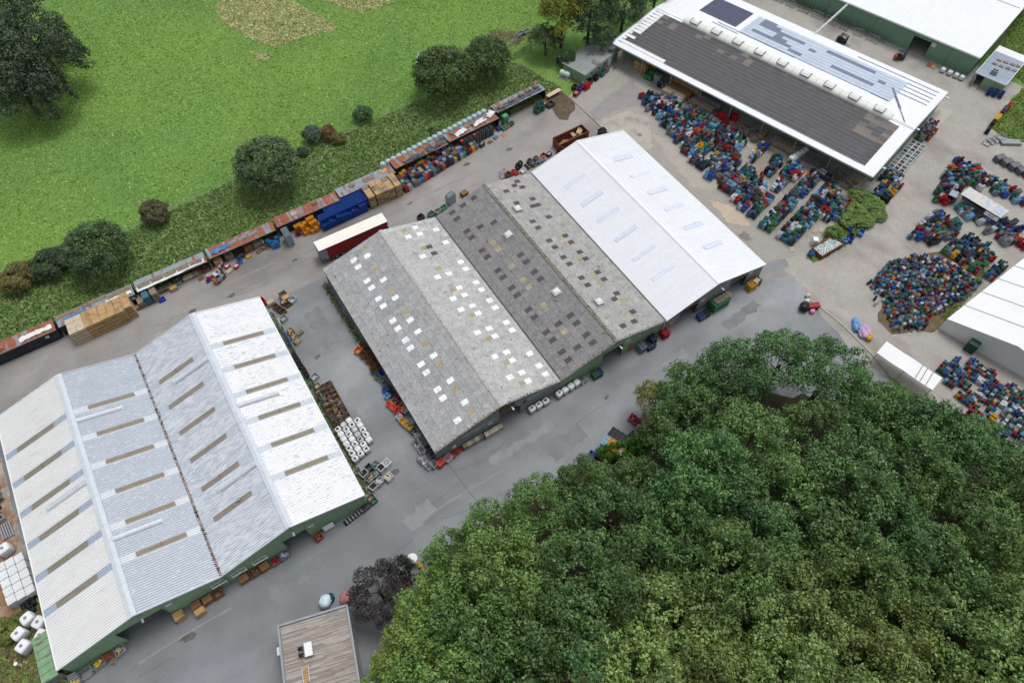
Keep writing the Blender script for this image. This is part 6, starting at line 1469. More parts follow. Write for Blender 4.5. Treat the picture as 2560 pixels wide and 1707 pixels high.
# ------------------------------------------------------------------ left wall of the light grey hall
random.seed(19)
it = [(9.6,67.2,'wood_brown','orange'),(9.9,66.0,'wood_brown',None),(10.1,64.9,'wood_brown',None),(10.2,63.8,'wood_brown',None),(9.9,62.6,'wood_old',None)]
tub(9.4,67.0,.45,(214,124,60),'orange mesh basket at the light grey hall wall',1.2,1.0,.8); wbox(10.6,67.6,.0,'dark wooden box behind the orange basket','wood_brown',1.0,.8,1.0)
for i, (x, y) in enumerate([(9.7,65.7),(10.0,64.4),(10.2,63.1),(9.9,61.9),(10.7,66.4),(10.8,65.0),(10.8,63.6),(10.9,62.2)]): wbox(x,y,.05,'rusty brown box at the light grey hall wall, %s' % ['outer first','outer second','outer third','outer fourth','inner first','inner second','inner third','inner fourth'][i],'wood_brown',1.0,1.1,1.0,fill=(90,66,54))
for i, (x, y, c, lab) in enumerate([(9.9,60.6,(90,110,112),'grey mesh bin below the rusty boxes'),(10.6,60.9,(40,70,160),'blue bin tucked at the hall wall'),(10.3,59.6,(104,124,116),'grey green mesh bin, third below the rusty boxes'),(10.4,58.6,(96,110,108),'grey green mesh bin, fourth below the rusty boxes'),(10.5,57.6,(74,80,86),'dark bin with white caps at the hall wall'),(9.9,57.6,(40,80,190),'bright blue tub at the passage edge'),(9.7,56.3,(120,166,210),'light blue foil bin at the passage edge'),(10.6,56.4,(50,54,58),'black bin behind the light blue foil bin'),(10.8,55.3,(150,60,80),'small red bin against the hall wall'),(9.3,54.9,(236,92,56),'bright orange red box, rear one'),(9.6,53.9,(236,96,60),'bright orange red box, front one'),(10.3,54.8,(110,110,116),'grey mesh box beside the orange red boxes'),(10.5,53.9,(150,50,60),'dark red crate beside the orange red boxes'),(9.8,52.9,(190,60,56),'red tray below the orange red boxes'),(10.3,52.6,(196,80,76),'pinkish red tray below the orange red boxes'),(10.8,53.4,(206,146,60),'amber box against the hall wall'),(10.9,52.4,(190,200,206),'pale box against the hall wall'),(9.6,51.9,(190,196,204),'pale grey small bin before the yellow box'),(9.7,51.0,(226,164,64),'yellow orange box with four lids, rear'),(9.9,50.1,(226,166,66),'yellow orange box with four lids, front'),(10.2,49.3,(214,186,40),'yellow framed crate below the yellow box')]): tub(x,y,.35,c,lab,.85,.85,.85,fill=tuple(min(255,int(v*.9)) for v in c))
cage(10.9,50.3,.1,'cage of pale poles against the light grey hall wall',1.0,1.6,1.1,fill=(200,204,206)); cage(10.6,47.6,.05,'wooden framed cage of white scrap at the hall wall',.9,1.3,1.0,fill=(210,210,210)); cage(10.6,46.0,.05,'cage of grey rods at the hall wall',.9,1.3,1.0,fill=(130,136,144)); cage(9.8,46.4,.1,'dark cage of rods at the passage side',.9,1.3,1.0,fill=(90,96,104)); cage(9.9,44.9,.1,'cage of rods near the hall front corner',.9,1.2,1.0,fill=(110,116,120))
cage(9.3,43.4,.2,'rusty framed cage of steel rods at the hall front corner',1.2,1.3,1.1,fill=(130,136,142),col='rust'); cage(9.6,42.0,.25,'cage of short rods at the very front corner, first',.9,1.0,1.0,fill=(120,124,124)); cage(10.4,41.7,.25,'cage of short rods at the very front corner, second',.9,1.0,1.0,fill=(100,100,96))
tub(10.9,44.6,.1,(96,100,104),'dark square bin under the front eave',.9,.9,.9); tub(11.0,43.3,.1,(104,108,112),'second dark square bin under the front eave',.9,.9,.9); tub(10.3,48.6,.2,(70,74,80),'dark crate between cages at the hall wall',.9,.8,.8,fill=(60,64,70))
t = wbox(11.4,41.4,.3,'red slatted box before the light grey hall corner','wood_old',1.3,1.1,.9); 
for ch in t.children: ch.data = slat_box_mesh(mat('red_paint', S(170,64,56), .7, .15), 1.3, 1.1, .9, 'slatted_case', True)
tub(12.8,41.5,.3,(176,182,188),'white grey tub with pink film before the grey wall',1.2,1.0,.8,fill=(200,120,140)); tub(14.0,41.6,.35,(150,54,48),'red metal tray before the grey wall, first',1.0,.8,.45); tub(14.9,41.9,.35,(156,58,50),'red metal tray before the grey wall, second',1.1,.9,.45)
b = MB(); b.box(-.3,.3,-.05,.0,1.0,1.7); tag(b.build('notice_board', MT['white'], loc=(14.4,42.18,.3)), 'small white notice board on the grey wall', 'notice board')
for i in range(5): b = MB(); b.box(-.36,.36,-.35,.35,0,1.1); tag(b.build('concrete_block', MT['concrete'] if i % 2 else MT['wood_old'], loc=(16.0+.72*i,41.7,0)), 'slatted grey panel box left of the gate, number %s' % ['one','two','three','four','five'][i], 'panel box', 'panel boxes before the grey wall')
for i in range(4): b = MB(); b.box(-.38,.38,-.4,.4,.12,1.25); b.box(-.4,.4,-.45,.45,0,.1); tag(b.build('slab_pack', MT['concrete'], loc=(19.9+.8*i,41.5,0)), 'pale slab pack beside the fourth gate, number %s' % ['one','two','three','four'][i], 'slab pack', 'slab packs before the grey wall')
for i, (x, top) in enumerate([(28.4,(150,90,90)),(29.7,(120,124,128)),(31.0,(60,50,52))]): bag(x,41.5,.15,'bulky bag with dark contents on the grey wall, %s' % ['first','second','third'][i],1.2,1.0,1.05,'foil',None,top)
for i, x in enumerate((33.6,34.8,36.0,37.2)): bag(x,41.4+.05*i,.2,'bulky white bag on the green wall, %s of four' % ['first','second','third','fourth'][i],1.1,1.05,1.15,'foil',None,(120,120,118) if i == 0 else None)
cage(38.4,41.5,.2,'wrapped cage at the end of the white bags',1.1,.95,1.0,fill=(150,146,140))
random.seed(3)
for ix in range(3):
    for iy in range(2): tower(40.5+.62*ix,40.9+.62*iy,4,(48,96,80) if ix < 2 else (40,54,110),'bottle green crate tower left of the fifth gate, '+['outer left','inner left','outer middle','inner middle','outer blue','inner blue'][ix*2+iy],.15,group='green crates at the fifth gate',s=(1,1.45,1))
for ix in range(2):
    for iy in range(2): tower(50.2+.6*ix,40.9+.7*iy,5,(120,134,136),'grey crate tower right of the wooden door, '+['outer left','inner left','outer right','inner right'][ix*2+iy],.35,group='grey crates at the green wall',s=(1,1.6,1))
for i in range(5): tower(51.6+.55*(i % 3),40.5+.7*(i//3),3,(40,76,62) if i % 2 else (40,52,96),'dark green and blue crate tower beside the grey ones, '+['first','second','third','fourth','fifth'][i],.3,group='dark crates at the green wall',s=(1,1.4,1))
for i in range(4): tower(52.8+.62*(i % 2),41.2+.7*(i//2),5,(30,58,60) if i else (34,44,90),'tall dark crate tower near the downpipe, '+['first','second','third','fourth'][i],.3,group='tall dark crates at the green wall',s=(1,1.5,1))
tyre(51.3,41.4,1.3,.36,'coil of white cable on a reel beside grey crates',(.5,.2,0))
for ix in range(3):
    for iy in range(2): tower(55.2+.42*ix,41.0+.62*iy,5,(180,22,36),'red crate tower by the white downpipe, '+['outer left','inner left','outer middle','inner middle','outer right','inner right'][ix*2+iy],.2,group='red crates by the downpipe',s=(.7,1.5,1))
random.seed(5)
for ix in range(5):
    for iy in range(3): tower(66.2+.72*ix,40.6+.62*iy,7,(58,124,84),'tall green crate tower of the block between two gates',.1,group='tall green crate block',s=(1.15,1.5,1))
for i in range(4): loose_pallet(66.8+.95*i,41.2,1.6,'old pallet lying on the tall green crate block, %s' % ['first','second','third','fourth'][i],'wood_old',1,2.12)
for ix in range(4):
    for iy in range(2): tower(63.0+.62*ix,40.5+.66*iy,3 if iy == 0 else 4,(54,80,130) if ix < 2 else (38,42,56),'blue crate tower left of the tall green block, '+['outer first','inner first','outer second','inner second','outer third','inner third','outer fourth','inner fourth'][ix*2+iy],.1,group='blue crates at the sixth gate',s=(1,1.5,1))
for ix in range(3):
    for iy in range(2): tower(74.7+.62*ix,40.7+.66*iy,5,(206,158,40),'yellow crate tower at the seventh gate, '+['outer left','inner left','outer middle','inner middle','outer right','inner right'][ix*2+iy],.15,group='yellow crates at the seventh gate',s=(1,1.55,1))
loose_pallet(76.2,41.0,.2,'pale pallet on the yellow crates at the seventh gate','wood_pale',1,1.55); tower(77.2,40.9,4,(56,110,84),'green crate tower beside the yellow ones, outer',.15,s=(1,1.4,1)); tower(77.2,41.6,4,(56,110,84),'green crate tower beside the yellow ones, inner',.15,s=(1,1.4,1))

# behind the grey halls
for i, (x, y, c, lab) in enumerate([(32.9,88.3,(60,70,80),'dark bin with blue crates behind the light grey hall'),(35.0,87.9,(110,140,120),'green cluttered bin behind the dark grey hall, first'),(36.4,87.8,(170,170,160),'pale cluttered bin behind the dark grey hall, second'),(37.8,88.0,(96,160,140),'mint green boxes behind the dark grey hall')]): tub(x,y,.3,c,lab,1.2,1.0,.9,fill=tuple(int(v*.8) for v in c))
t = thing('crate_block', 'tall grey block of crates behind the dark grey hall', 'crates', (40.0,88.9,0), .3)
for i in range(3):
    for j in range(2): ob('crate_column', CR[8], t, (-.6+.6*i,-.3+.6*j,0), color=S(160,172,180), scale=(1,1.45,1))
wbox(43.2,89.2,.3,'rust brown slatted crate behind the dark grey hall','wood_brown',1.4,1.1,.9,lid=True)
cage(52.6,89.4,.2,'tall wire cage frame behind the white hall',1.3,1.0,1.6); wbox(53.4,88.9,.2,'brown wooden box beside the wire cage','wood_brown')
for i, (x, y, c) in enumerate([(54.4,88.9,(196,60,50)),(55.2,88.4,(206,70,56)),(54.8,89.3,(190,54,50))]): tub(x,y,.3,c,'red crate beside the big tyre, %s' % ['left','front','rear'][i],.8,.6,.6)
tub(56.6,88.3,.3,(228,230,232),'white box beside the big tyre',1.1,.8,.6); tyre(56.2,89.6,.75,.85,'big black tyre standing behind the white hall',(R(70),0,.4)); tyre(56.9,89.9,.75,.85,'second big tyre behind the first one',(R(70),0,.4))
for i in range(10): tyre(58.0+.62*(i % 4),88.4+.6*(i//4),.18+.2*(i % 2),.3,'small black tyre lying behind the white hall',(0,0,0),'small tyres behind the white hall')
for i, (x, y, c, f) in enumerate([(59.3,90.0,(100,104,110),(60,64,70)),(60.8,89.9,(110,120,116),(160,70,60)),(61.0,88.7,(120,140,160),(120,160,190)),(62.0,88.9,(190,180,170),(150,100,80)),(62.6,89.8,(180,60,54),None),(63.8,89.4,(60,70,110),(230,230,234))]): tub(x,y,.3,c,'small cluttered bin behind the white hall, %s from the tyres' % ['first','second','third','fourth','fifth, red','sixth, blue with white sack'][i],1.0,.8,.7,fill=f)

# ------------------------------------------------------------------ crate yards
CN = [('navy',(44,54,92),7),('black',(40,42,46),7),('dark green',(44,92,78),8),('blue',(48,96,176),8),('red',(172,34,42),8),('teal',(64,138,134),5),('grey',(140,146,152),10),('slate',(88,98,114),8),('yellow',(218,172,44),3),('orange',(206,96,52),2),('white',(220,224,228),6),('light blue',(130,182,216),7),('maroon',(110,48,58),3),('green',(72,144,94),5)]
CW = [c for c in CN for _ in range(c[2])]
def load_builder(seed):
    """2 x 2 columns of crates on a pallet, each column its own height"""
    r = random.Random(seed); b = MB(); parts = []
    for ix in range(2):
        for iy in range(2):
            n = r.choice([2,3,3,4,4,5]); c = crate_mesh(n, .56, .42, .29, (3,2), attr=True); ox, oy = -.3+.6*ix+r.uniform(-.02,.02), -.225+.45*iy+r.uniform(-.02,.02)
            parts.append(([(x+ox, y+oy, z+.15) for x, y, z in c.v], c.f))
    return parts
LOADS = [load_builder(50+i) for i in range(10)]
def load_mesh_plain(i):
    b = MB()
    for v, f in LOADS[i]:
        o = len(b.v); b.v += v; b.f += [tuple(q+o for q in ff) for ff in f]; b.m += [0]*len(f)
    b.box(-.6,.6,-.4,.4,.1,.14,1); b.box(-.6,.6,-.4,-.3,0,.1,1); b.box(-.6,.6,.3,.4,0,.1,1)
    return b.mesh('pallet_load', [MT['plastic'], MT['wood_old']])
PLAIN = [load_mesh_plain(i) for i in range(10)]
def load_mixed(i, cols):
    V, F, C = [], [], []; off = 0
    for (v, f), c in zip(LOADS[i], cols):
        V += v; F += [tuple(q+off for q in ff) for ff in f]; C += [S(*c)[:3]]*len(v); off += len(v)
    return np.array(V), np.array(F), np.array(C)
random.seed(77)
MIXED = []
for i in range(16):
    V, F, C = load_mixed(i % 10, [random.choice(CW)[1] for _ in range(4)]); MIXED.append(np_mesh('pallet_load', V, F, MT['plastic_attr'], C))
cand = []
def fill(poly, ang, row, sx=1.24, sy=.92, skip=.05, jit=.04, hmul=1.0, mixed=.4):
    ca, sa = math.cos(ang), math.sin(ang); xs = [p[0]*ca+p[1]*sa for p in poly]; ys = [-p[0]*sa+p[1]*ca for p in poly]
    a = min(xs)+sx/2
    while a < max(xs):
        b_ = min(ys)+sy/2
        while b_ < max(ys):
            x, y = a*ca-b_*sa, a*sa+b_*ca
            if inpoly(x, y, poly) and random.random() > skip:
                h = math.floor(x/2.1)*7349+math.floor(y/1.7)*9151; rr = random.Random(h); c = rr.choice(CW)
                if random.random() < .35: c = random.choice(CW)
                cand.append((x+random.uniform(-jit,jit), y+random.uniform(-jit,jit), ang+random.uniform(-.06,.06)+(math.pi/2 if random.random() < .12 else 0), c, random.random() < mixed, row, hmul*random.uniform(.9,1.12)))
            b_ += sy
        a += sx
va = R(14.9)
for poly, row in [
    ([(90.1,93),(91.7,94.6),(97.6,88.7),(96.5,86),(93,86.5),(89.8,87.5)],'in the yard block closest to the barrack'),
    ([(89.6,86.5),(93,86.8),(97.5,84.2),(98.8,82.9),(100.6,75.2),(95,74.4),(91,77.7),(88.2,77.3)],'in the broad yard block below the stored timber'),
    ([(88,76.5),(91,77),(95,73.6),(100.4,74.6),(102,70.5),(97,68.5),(92.5,71.5),(87.2,70.8)],'in the middle of the crate yard'),
    ([(87.2,70),(92,71),(96.5,68.2),(95.5,65.8),(91,65.3),(87,65.2)],'in the yard block with pale blue crates'),
    ([(87.4,64.6),(87.1,57.7),(96.7,60.2),(95.7,64.6)],'in the long yard row with teal crates'),
    ([(97.3,61.2),(98,59.6),(102.9,61.0),(102.7,63.6)],'in the short yard row near the eave'),
    ([(97.2,66.0),(98.0,64.6),(103.6,66.2),(103,68)],'in the yard row beside the eave posts'),
    ([(95.3,57.6),(95.9,55.5),(104.7,56.9),(104.4,60.3)],'in the yard row with many reds'),
    ([(86.6,51.5),(87.2,48.9),(96.1,51),(96.8,54.3)],'in the yard row with yellow and blue crates'),
    ([(87.6,47.1),(88.7,44.4),(96.8,46.4),(106.2,48.7),(106.6,52.1),(100.2,50.8)],'in the longest yard row by the grass island'),
    ([(97.4,54),(97.9,51.5),(105.7,53.6),(105.1,56.4)],'in the yard row facing the warehouse posts'),
    ([(98.1,46),(99.5,43.8),(106.5,45.7),(105.7,48.2)],'in the last yard row beside the shrubs'),
    ([(86.6,54.7),(87.5,53),(94.1,55),(93.6,57.6)],'in the narrow yard row with white crates'),
    ([(86.4,56.8),(87.3,55.5),(95,58),(94.4,60)],'in the narrowest yard row'),
    ([(110.9,45.3),(111.9,41.8),(119.8,44.6),(118.8,48.2)],'at the gable of the solar roofed warehouse'),
    ([(131.2,51.5),(133,49.5),(139.2,51.9),(138.5,54.0)],'at the rear gable corner of the solar roofed warehouse')]:
    fill(poly, va, row)
for poly, row, ang in [
    ([(120.1,38.2),(120.7,34.8),(122.5,35.2),(127.5,36.6),(130.7,34.3),(133.9,27),(135.6,28),(135,34),(134.1,36.6),(134.4,39.4),(133,42.6),(128.8,41.7)],'in the far yard around the small shelter',-.35),
    ([(121.6,34),(121.8,28.5),(123.4,28.5),(123.4,34)],'in front of the small shelter',-.15),
    ([(108.2,33.8),(110.9,29.9),(116.5,29.2),(118.8,30.2),(117.9,35.3),(113.2,35.1)],'in the yard block across from the shelter',-.2),
    ([(111.3,28.8),(111.5,23.4),(117.4,21.9),(119.2,24.8),(118.5,27.9)],'in the yard block before the white tent',.15),
    ([(111.3,22.5),(111.6,21.1),(117.4,21.6),(117,23.3)],'in the green row before the white tent',.1),
    ([(111.3,19.7),(111.5,18.5),(117.7,19),(117.1,20.5)],'in the red row against the white tent',.1),
    ([(121.4,28.3),(121.6,25.4),(121.8,22.3),(124.1,20.1),(126,23.1),(129,24),(127,27)],'at the far end of the yard road',-.2)]:
    fill(poly, ang, row, skip=.16)
P_CL = [(p.x, p.y) for p in [G(*q) for q in [(2335,915),(2395,885),(2470,925),(2570,985),(2570,1110),(2490,1085),(2420,1030),(2370,970)]]]
fill(P_CL, .2, 'in the dark cluttered yard below the tent', skip=.3, hmul=.8, mixed=.85)
cand.sort(key=lambda q: math.hypot(q[0], q[1]))
sv, sf, sc_ = [], [], []; off = 0
for i, (x, y, rz, c, mx, row, hm) in enumerate(cand):
    if i % 2 == 0 and i//2 < 300 or False:
        if mx:
            o = ob('pallet_load', MIXED[i % 16], loc=(x,y,0), rz=rz, scale=(1,1,hm)); lab = 'pallet load of mixed colour crates '+row
        else:
            k = random.uniform(.85,1.15); o = ob('pallet_load', PLAIN[i % 10], loc=(x,y,0), rz=rz, scale=(1,1,hm), color=tuple(min(.9,v*k) for v in S(*c[1])[:3])+(1,)); lab = 'pallet load of %s crates %s' % (c[0], row)
        tag(o, lab, 'pallet load', lab)
    else:
        cols = [random.choice(CW)[1] for _ in range(4)] if mx else [c[1]]*4
        V, F, C = load_mixed(i % 10, cols); ca, sa = math.cos(rz), math.sin(rz)
        W = np.stack([V[:,0]*ca-V[:,1]*sa+x, V[:,0]*sa+V[:,1]*ca+y, V[:,2]*hm], 1); sv.append(W); sf.append(F+off); sc_.append(C*random.uniform(.85,1.15)); off += len(V)
if sv: tag(ob('pallet_loads', np_mesh('pallet_loads', np.vstack(sv), np.vstack(sf), MT['plastic_attr'], np.clip(np.vstack(sc_),0,.9))), 'remaining pallet loads of coloured crates filling the yards', 'pallet loads', kind='stuff')
# the jumbled heap of single crates
random.seed(41); hc = []
HEAP = [(93.1,30.2),(97.2,30.8),(100.7,31.6),(105.8,30.4),(108.9,27.7),(110.1,24.8),(110.7,19.4),(107,18.6),(100.1,19),(98.5,19),(93.6,26)]
HEAP2 = [(90.5,28.5),(93.4,26.4),(98.5,19.4),(93.7,17.9),(89.2,21),(91.5,24.6)]
for poly, st, sk_ in ((HEAP,.50,.12),(HEAP2,.55,.35)):
    a = -5.0
    for iy in range(0, 60):
        for ix in range(0, 60):
            u, v = 88+ix*st*1.12, 14+iy*st*.86
            x, y = u+.12*(v-24), v-.12*(u-100)
            x += random.uniform(-.1,.1); y += random.uniform(-.09,.09)
            if inpoly(x, y, poly) and random.random() > sk_: hc.append((x, y, random.uniform(-.35,.35)+.1, random.choice(CW), random.choice([1,2,2,3,3])))
hc.sort(key=lambda q: math.hypot(q[0], q[1])); sv, sf, sc_ = [], [], []; off = 0
CT = {n: crate_mesh(n, .52, .38, .29, (2,2), attr=True) for n in (1,2,3)}
for i, (x, y, rz, c, n) in enumerate(hc):
    place = 'near the wood' if y+x*.3 < 50 else ('in the middle' if x < 104 else 'beside the paler planks')
    if i % 2 == 0 and i//2 < 290:
        k = random.uniform(.85,1.15); o = ob('crate', CR[n], loc=(x,y,.03), rz=rz, scale=(.87,.95,.97), color=tuple(min(.9,v*k) for v in S(*c[1])[:3])+(1,))
        lab = '%s bottle crate in the jumbled heap by the tent, %s' % (c[0], place); tag(o, lab, 'crate', lab)
    else:
        T = CT[n]; V = np.array(T.v); F = np.array(T.f); ca, sa = math.cos(rz), math.sin(rz)
        sv.append(np.stack([V[:,0]*ca-V[:,1]*sa+x, V[:,0]*sa+V[:,1]*ca+y, V[:,2]+.03], 1)); sf.append(F+off); sc_.append(np.tile(S(*c[1])[:3],(len(V),1))*random.uniform(.85,1.15)); off += len(V)
tag(ob('crates', np_mesh('crates', np.vstack(sv), np.vstack(sf), MT['plastic_attr'], np.clip(np.vstack(sc_),0,.9))), 'remaining bottle crates of the jumbled heap', 'crates', kind='stuff')
# white framed bins along the gable
random.seed(8)
for i in range(9):
    for j in range(3):
        p = Vector((120.6,46.6,0))+Vector((math.cos(va),math.sin(va),0))*(i*1.18)+Vector((-math.sin(va),math.cos(va),0))*(j*1.05-.3)
        tub(p.x,p.y,va,(206,210,214),'white framed bin of glass at the gable, %s, row %s' % (['yard side','middle','wall side'][j],['one','two','three','four','five','six','seven','eight','nine'][i]),1.08,.95,.9,fill=random.choice([(150,160,164),(90,96,104),(150,80,84),(170,180,184),(110,130,130)]),group='white framed bins at the gable')
# pale planks lying along the heap
for i in range(4):
    p = Vector((109.9,24.6,0)).lerp(Vector((110.5,19.8,0)), i/3)
    loose_pallet(p.x+.5,p.y,1.45,'long pale pallet in the row beside the jumbled heap, %s' % ['first','second','third','fourth'][i],'wood_pale')

# small shelter with banner
sh = thing('shelter', 'small open shelter with stained pale roof and lettered banner among crates', 'shelter', (125.0,31.1,0), R(-82))
for i in range(8):
    b = MB(); b.box(-4.1+i*1.03,-4.1+(i+1)*1.03-.01,-1.5,1.5,2.6,2.66); b.build('roof_sheet', MT.setdefault('stained', mat('stained_roof', S(206,202,196), .7, .06, .6, .05, col2=S(170,190,214), c2lo=.5, c2hi=.58, c2s=.9, c2st=(1,1.6,1))), sh)
for x in (-4,0,4):
    for y in (-1.4,1.4): b = MB(); b.box(x-.06,x+.06,y-.06,y+.06,0,2.6); b.build('post', MT['dark'], sh)
b = MB(); b.box(-4.1,4.1,1.42,1.5,0,2.6); b.build('back_wall', MT['navy_wall'], sh)
b = MB(); b.hexa([(1.2,-2.0,.8),(4.0,-2.0,.8),(4.0,-1.95,.8),(1.2,-1.95,.8)], [(1.2,-1.55,2.5),(4.0,-1.55,2.5),(4.0,-1.5,2.5),(1.2,-1.5,2.5)]); bn = b.build('banner', mat('banner_blue', S(40,70,120), .6), sh)
b = MB(); b.hexa([(1.25,-1.79,1.72),(3.95,-1.79,1.72),(3.95,-1.78,1.72),(1.25,-1.78,1.72)], [(1.25,-1.615,2.45),(3.95,-1.615,2.45),(3.95,-1.60,2.45),(1.25,-1.60,2.45)]); b.build('banner_field', MT['cream'], bn)
text('BOTT', .38, MT['white'], bn, (2.5,-1.93,1.3), (R(75),0,0)); text('ACM', .5, MT['rail_dark'], bn, (2.5,-1.73,2.1), (R(75),0,0))
b = MB(); b.box(-.9,.9,-.7,.7,1.9,2.0); o = b.build('table_top', MT['blue_grey'], None); 
t = thing('awning_table', 'pale blue covered stand beside the small shelter', 'stand', (122.8,36.0,0), .3); o.parent = t
for x in (-.8,.8):
    for y in (-.6,.6): b = MB(); b.box(x-.04,x+.04,y-.04,y+.04,0,1.9); b.build('leg', MT['grey_metal'], t)
# rows of grey bales with bottle tops
for i in range(5):
    t = thing('bottle_pallet', 'grey pallet of upright bottles with coloured tops, number %s in its row' % ['one','two','three','four','five'][i], 'bottle pallet', (140.4+.25*i,38.0-1.55*i,0), -.25, 'pallets of bottles by the lawn')
    b = MB(); b.box(-1.0,1.0,-.65,.65,.0,1.2); b.build('body', mat('bottle_grey', S(96,98,104), .4, .2, 4) if i == 0 else bpy.data.materials['bottle_grey'], t)
    b = MB(); r_ = random.Random(i)
    for k in range(28): b.box(-.9+.26*(k % 7),-.82+.26*(k % 7),-.5+.32*(k//7),-.42+.32*(k//7),1.2,1.28)
    q = b.build('bottle_tops', MT['plastic'], t, color=S(196,200,206)); q['kind'] = 'stuff'
# line of crates on the lawn edge, metal racks
for i, (x, y, c, w_) in enumerate([(155.6,47.3,(190,30,44),'red'),(153.9,47.1,(60,110,100),'teal'),(152.6,46.7,(110,40,50),'maroon'),(150.6,46.2,(222,182,44),'yellow'),(149.6,46.0,(222,182,44),'second yellow'),(148.0,45.6,(34,36,40),'black'),(145.6,44.8,(40,48,66),'navy')]): tower(x,y,5,c,'%s crate tower in the line along the lawn edge' % w_,.3,s=(2.2,2.0,.9))
for i in range(4): cage(142.8+1.2*i,42.6-.2*i,.2,'grey metal rack at the lawn edge, %s' % ['first','second','third','fourth'][i],1.6,1.4,.8)
planks(146.8,40.0,-.6,'stack of pale metal gutters beside the racks',4.2,1.3,.5,'grey_metal')
for i, (x, y) in enumerate([(156.8,51.7),(157.5,50.6),(156.2,52.7)]): tower(x,y,5,(30,62,130),'deep blue crate tower at the annex corner, %s' % ['middle','front','rear'][i],.3,s=(1.6,2,1))
for i, (x, y) in enumerate([(154.2,63.4),(154.7,61.9),(155.1,60.5),(155.5,59.3)]): bag(x,y,.3,'white sack on a pallet along the green hall wall, %s' % ['first','second','third','fourth'][i],1.1,1.0,.9,'foil')
for i, (x, y, c) in enumerate([(153.6,66.6,(190,80,50)),(153.9,65.6,(210,180,60))]):
    t = thing('hand_truck', 'small %s hand truck by the green hall doorway' % ['orange','yellow'][i], 'hand truck', (x,y,0), .3); b = MB(); b.box(-.5,.5,-.35,.35,.15,.22); b.build('deck', MT['plastic'], t, color=S(*c)); b = MB(); b.bar((-.45,-.3,.2),(-.55,-.3,1.0),.05); b.bar((-.45,.3,.2),(-.55,.3,1.0),.05); b.bar((-.55,-.3,1.0),(-.55,.3,1.0),.05); b.build('handle', MT['plastic'], t, color=S(*c))
    for sx in (-.35,.35):
        for sy in (-.3,.3): b = MB(); b.tube((sx,sy-.03,.09),(sx,sy+.03,.09),.09,8); b.build('wheel', MT['rubber'], t)
random.seed(14)      # steel frames and stakes along the green hall
for i in range(9):
    p = Vector((141.8,108.0,0)).lerp(Vector((149.6,80.0,0)), i/8); t = thing('steel_frame', 'welded steel frame leaning on the green hall wall, number %s along it' % ['one','two','three','four','five','six','seven','eight','nine'][i], 'steel frame', (p.x,p.y,0), UZ+random.uniform(-.2,.2)); b = MB(); l = random.uniform(1.6,3.0)
    for x in (-l/2,0,l/2): b.bar((x,0,0),(x,.3,1.6),.07)
    for z in (.1,.8,1.55): b.bar((-l/2,z*.19,z),(l/2,z*.19,z),.06)
    b.bar((-l/2,-.7,.1),(-l/2,.02,.1),.06); b.bar((l/2,-.7,.1),(l/2,.02,.1),.06); b.build('bars', MT['steel'] if i % 3 else MT['rail_dark'], t)
b = MB()
for i in range(120):
    p = Vector((143.5,112.0,0)).lerp(Vector((151.6,78.0,0)), i/119); b.bar((p.x,p.y,0),(p.x+random.uniform(-.4,.2),p.y+random.uniform(-.2,.2),random.uniform(1.2,2.2)),.05)
tag(b.build('stakes', MT['bark']), 'dense row of thin brown stakes along the green hall wall', 'stakes', kind='stuff')

# ------------------------------------------------------------------ under the eave of the solar roof
def at_so(x, y): p = SO+UV*x+VV_*y; return p.x, p.y
random.seed(31)
for i, (x, y, n, m, lab) in enumerate([(7.0,1.6,4,'wood','tall wooden box stack under the eave, front'),(8.6,1.7,4,'wood','tall wooden box stack under the eave, second'),(7.0,3.2,5,'wood_brown','tall wooden box stack at the eave wall, first'),(8.6,3.3,5,'wood_brown','tall wooden box stack at the eave wall, second'),(10.2,3.3,4,'wood_brown','tall wooden box stack at the eave wall, third')]):
    X, Y = at_so(x, y); t = thing('box_stack', lab, 'wooden boxes', (X,Y,0), UZ)
    for k in range(n): ob('slatted_case', slat_box(m,1.5,1.4,.62,k == n-1), t, (random.uniform(-.04,.04),random.uniform(-.04,.04),k*.63))
for i, (x, y, n) in enumerate([(10.3,.6,4),(11.2,.7,4),(10.7,1.9,6),(11.6,2.0,6),(12.6,1.0,7),(13.3,1.0,7)]): X, Y = at_so(x, y); tower(X,Y,n,(56,128,88) if i < 4 else (120,150,140),'green crate tower beside the wooden stacks under the eave, '+['front left','front right','rear left','rear right','pale, first','pale, second'][i],UZ,s=(1.5,2.6,1))
for i, (x, y, c) in enumerate([(14.3,.4,(36,38,44)),(15.6,.2,(110,120,136)),(15.8,1.3,(120,128,140))]): X, Y = at_so(x, y); tub(X,Y,UZ,c,['black bin under the eave','grey blue bin under the eave, outer','grey blue bin under the eave, inner'][i],1.2,1.0,1.2,fill=(130,136,146))
X, Y = at_so(18.6,-.6); planks(X,Y,UZ,'front pack of pale sawn timber at the eave',5.4,1.5,1.2,'wood_pale'); X, Y = at_so(18.8,1.2); planks(X,Y,UZ,'rear pack of brown timber under the eave',6.4,1.9,1.6,'wood_brown'); X, Y = at_so(19.4,2.9); planks(X,Y,UZ,'orange timber pack against the eave wall',7.0,1.2,1.9,'wood')
X, Y = at_so(25.3,.6); planks(X,Y,UZ,'heap of old beams along the eave, first',6.0,2.0,1.1,'wood_old'); X, Y = at_so(25.6,2.4); planks(X,Y,UZ,'long grey gutters on beams under the eave',6.6,.9,1.5,'grey_metal')
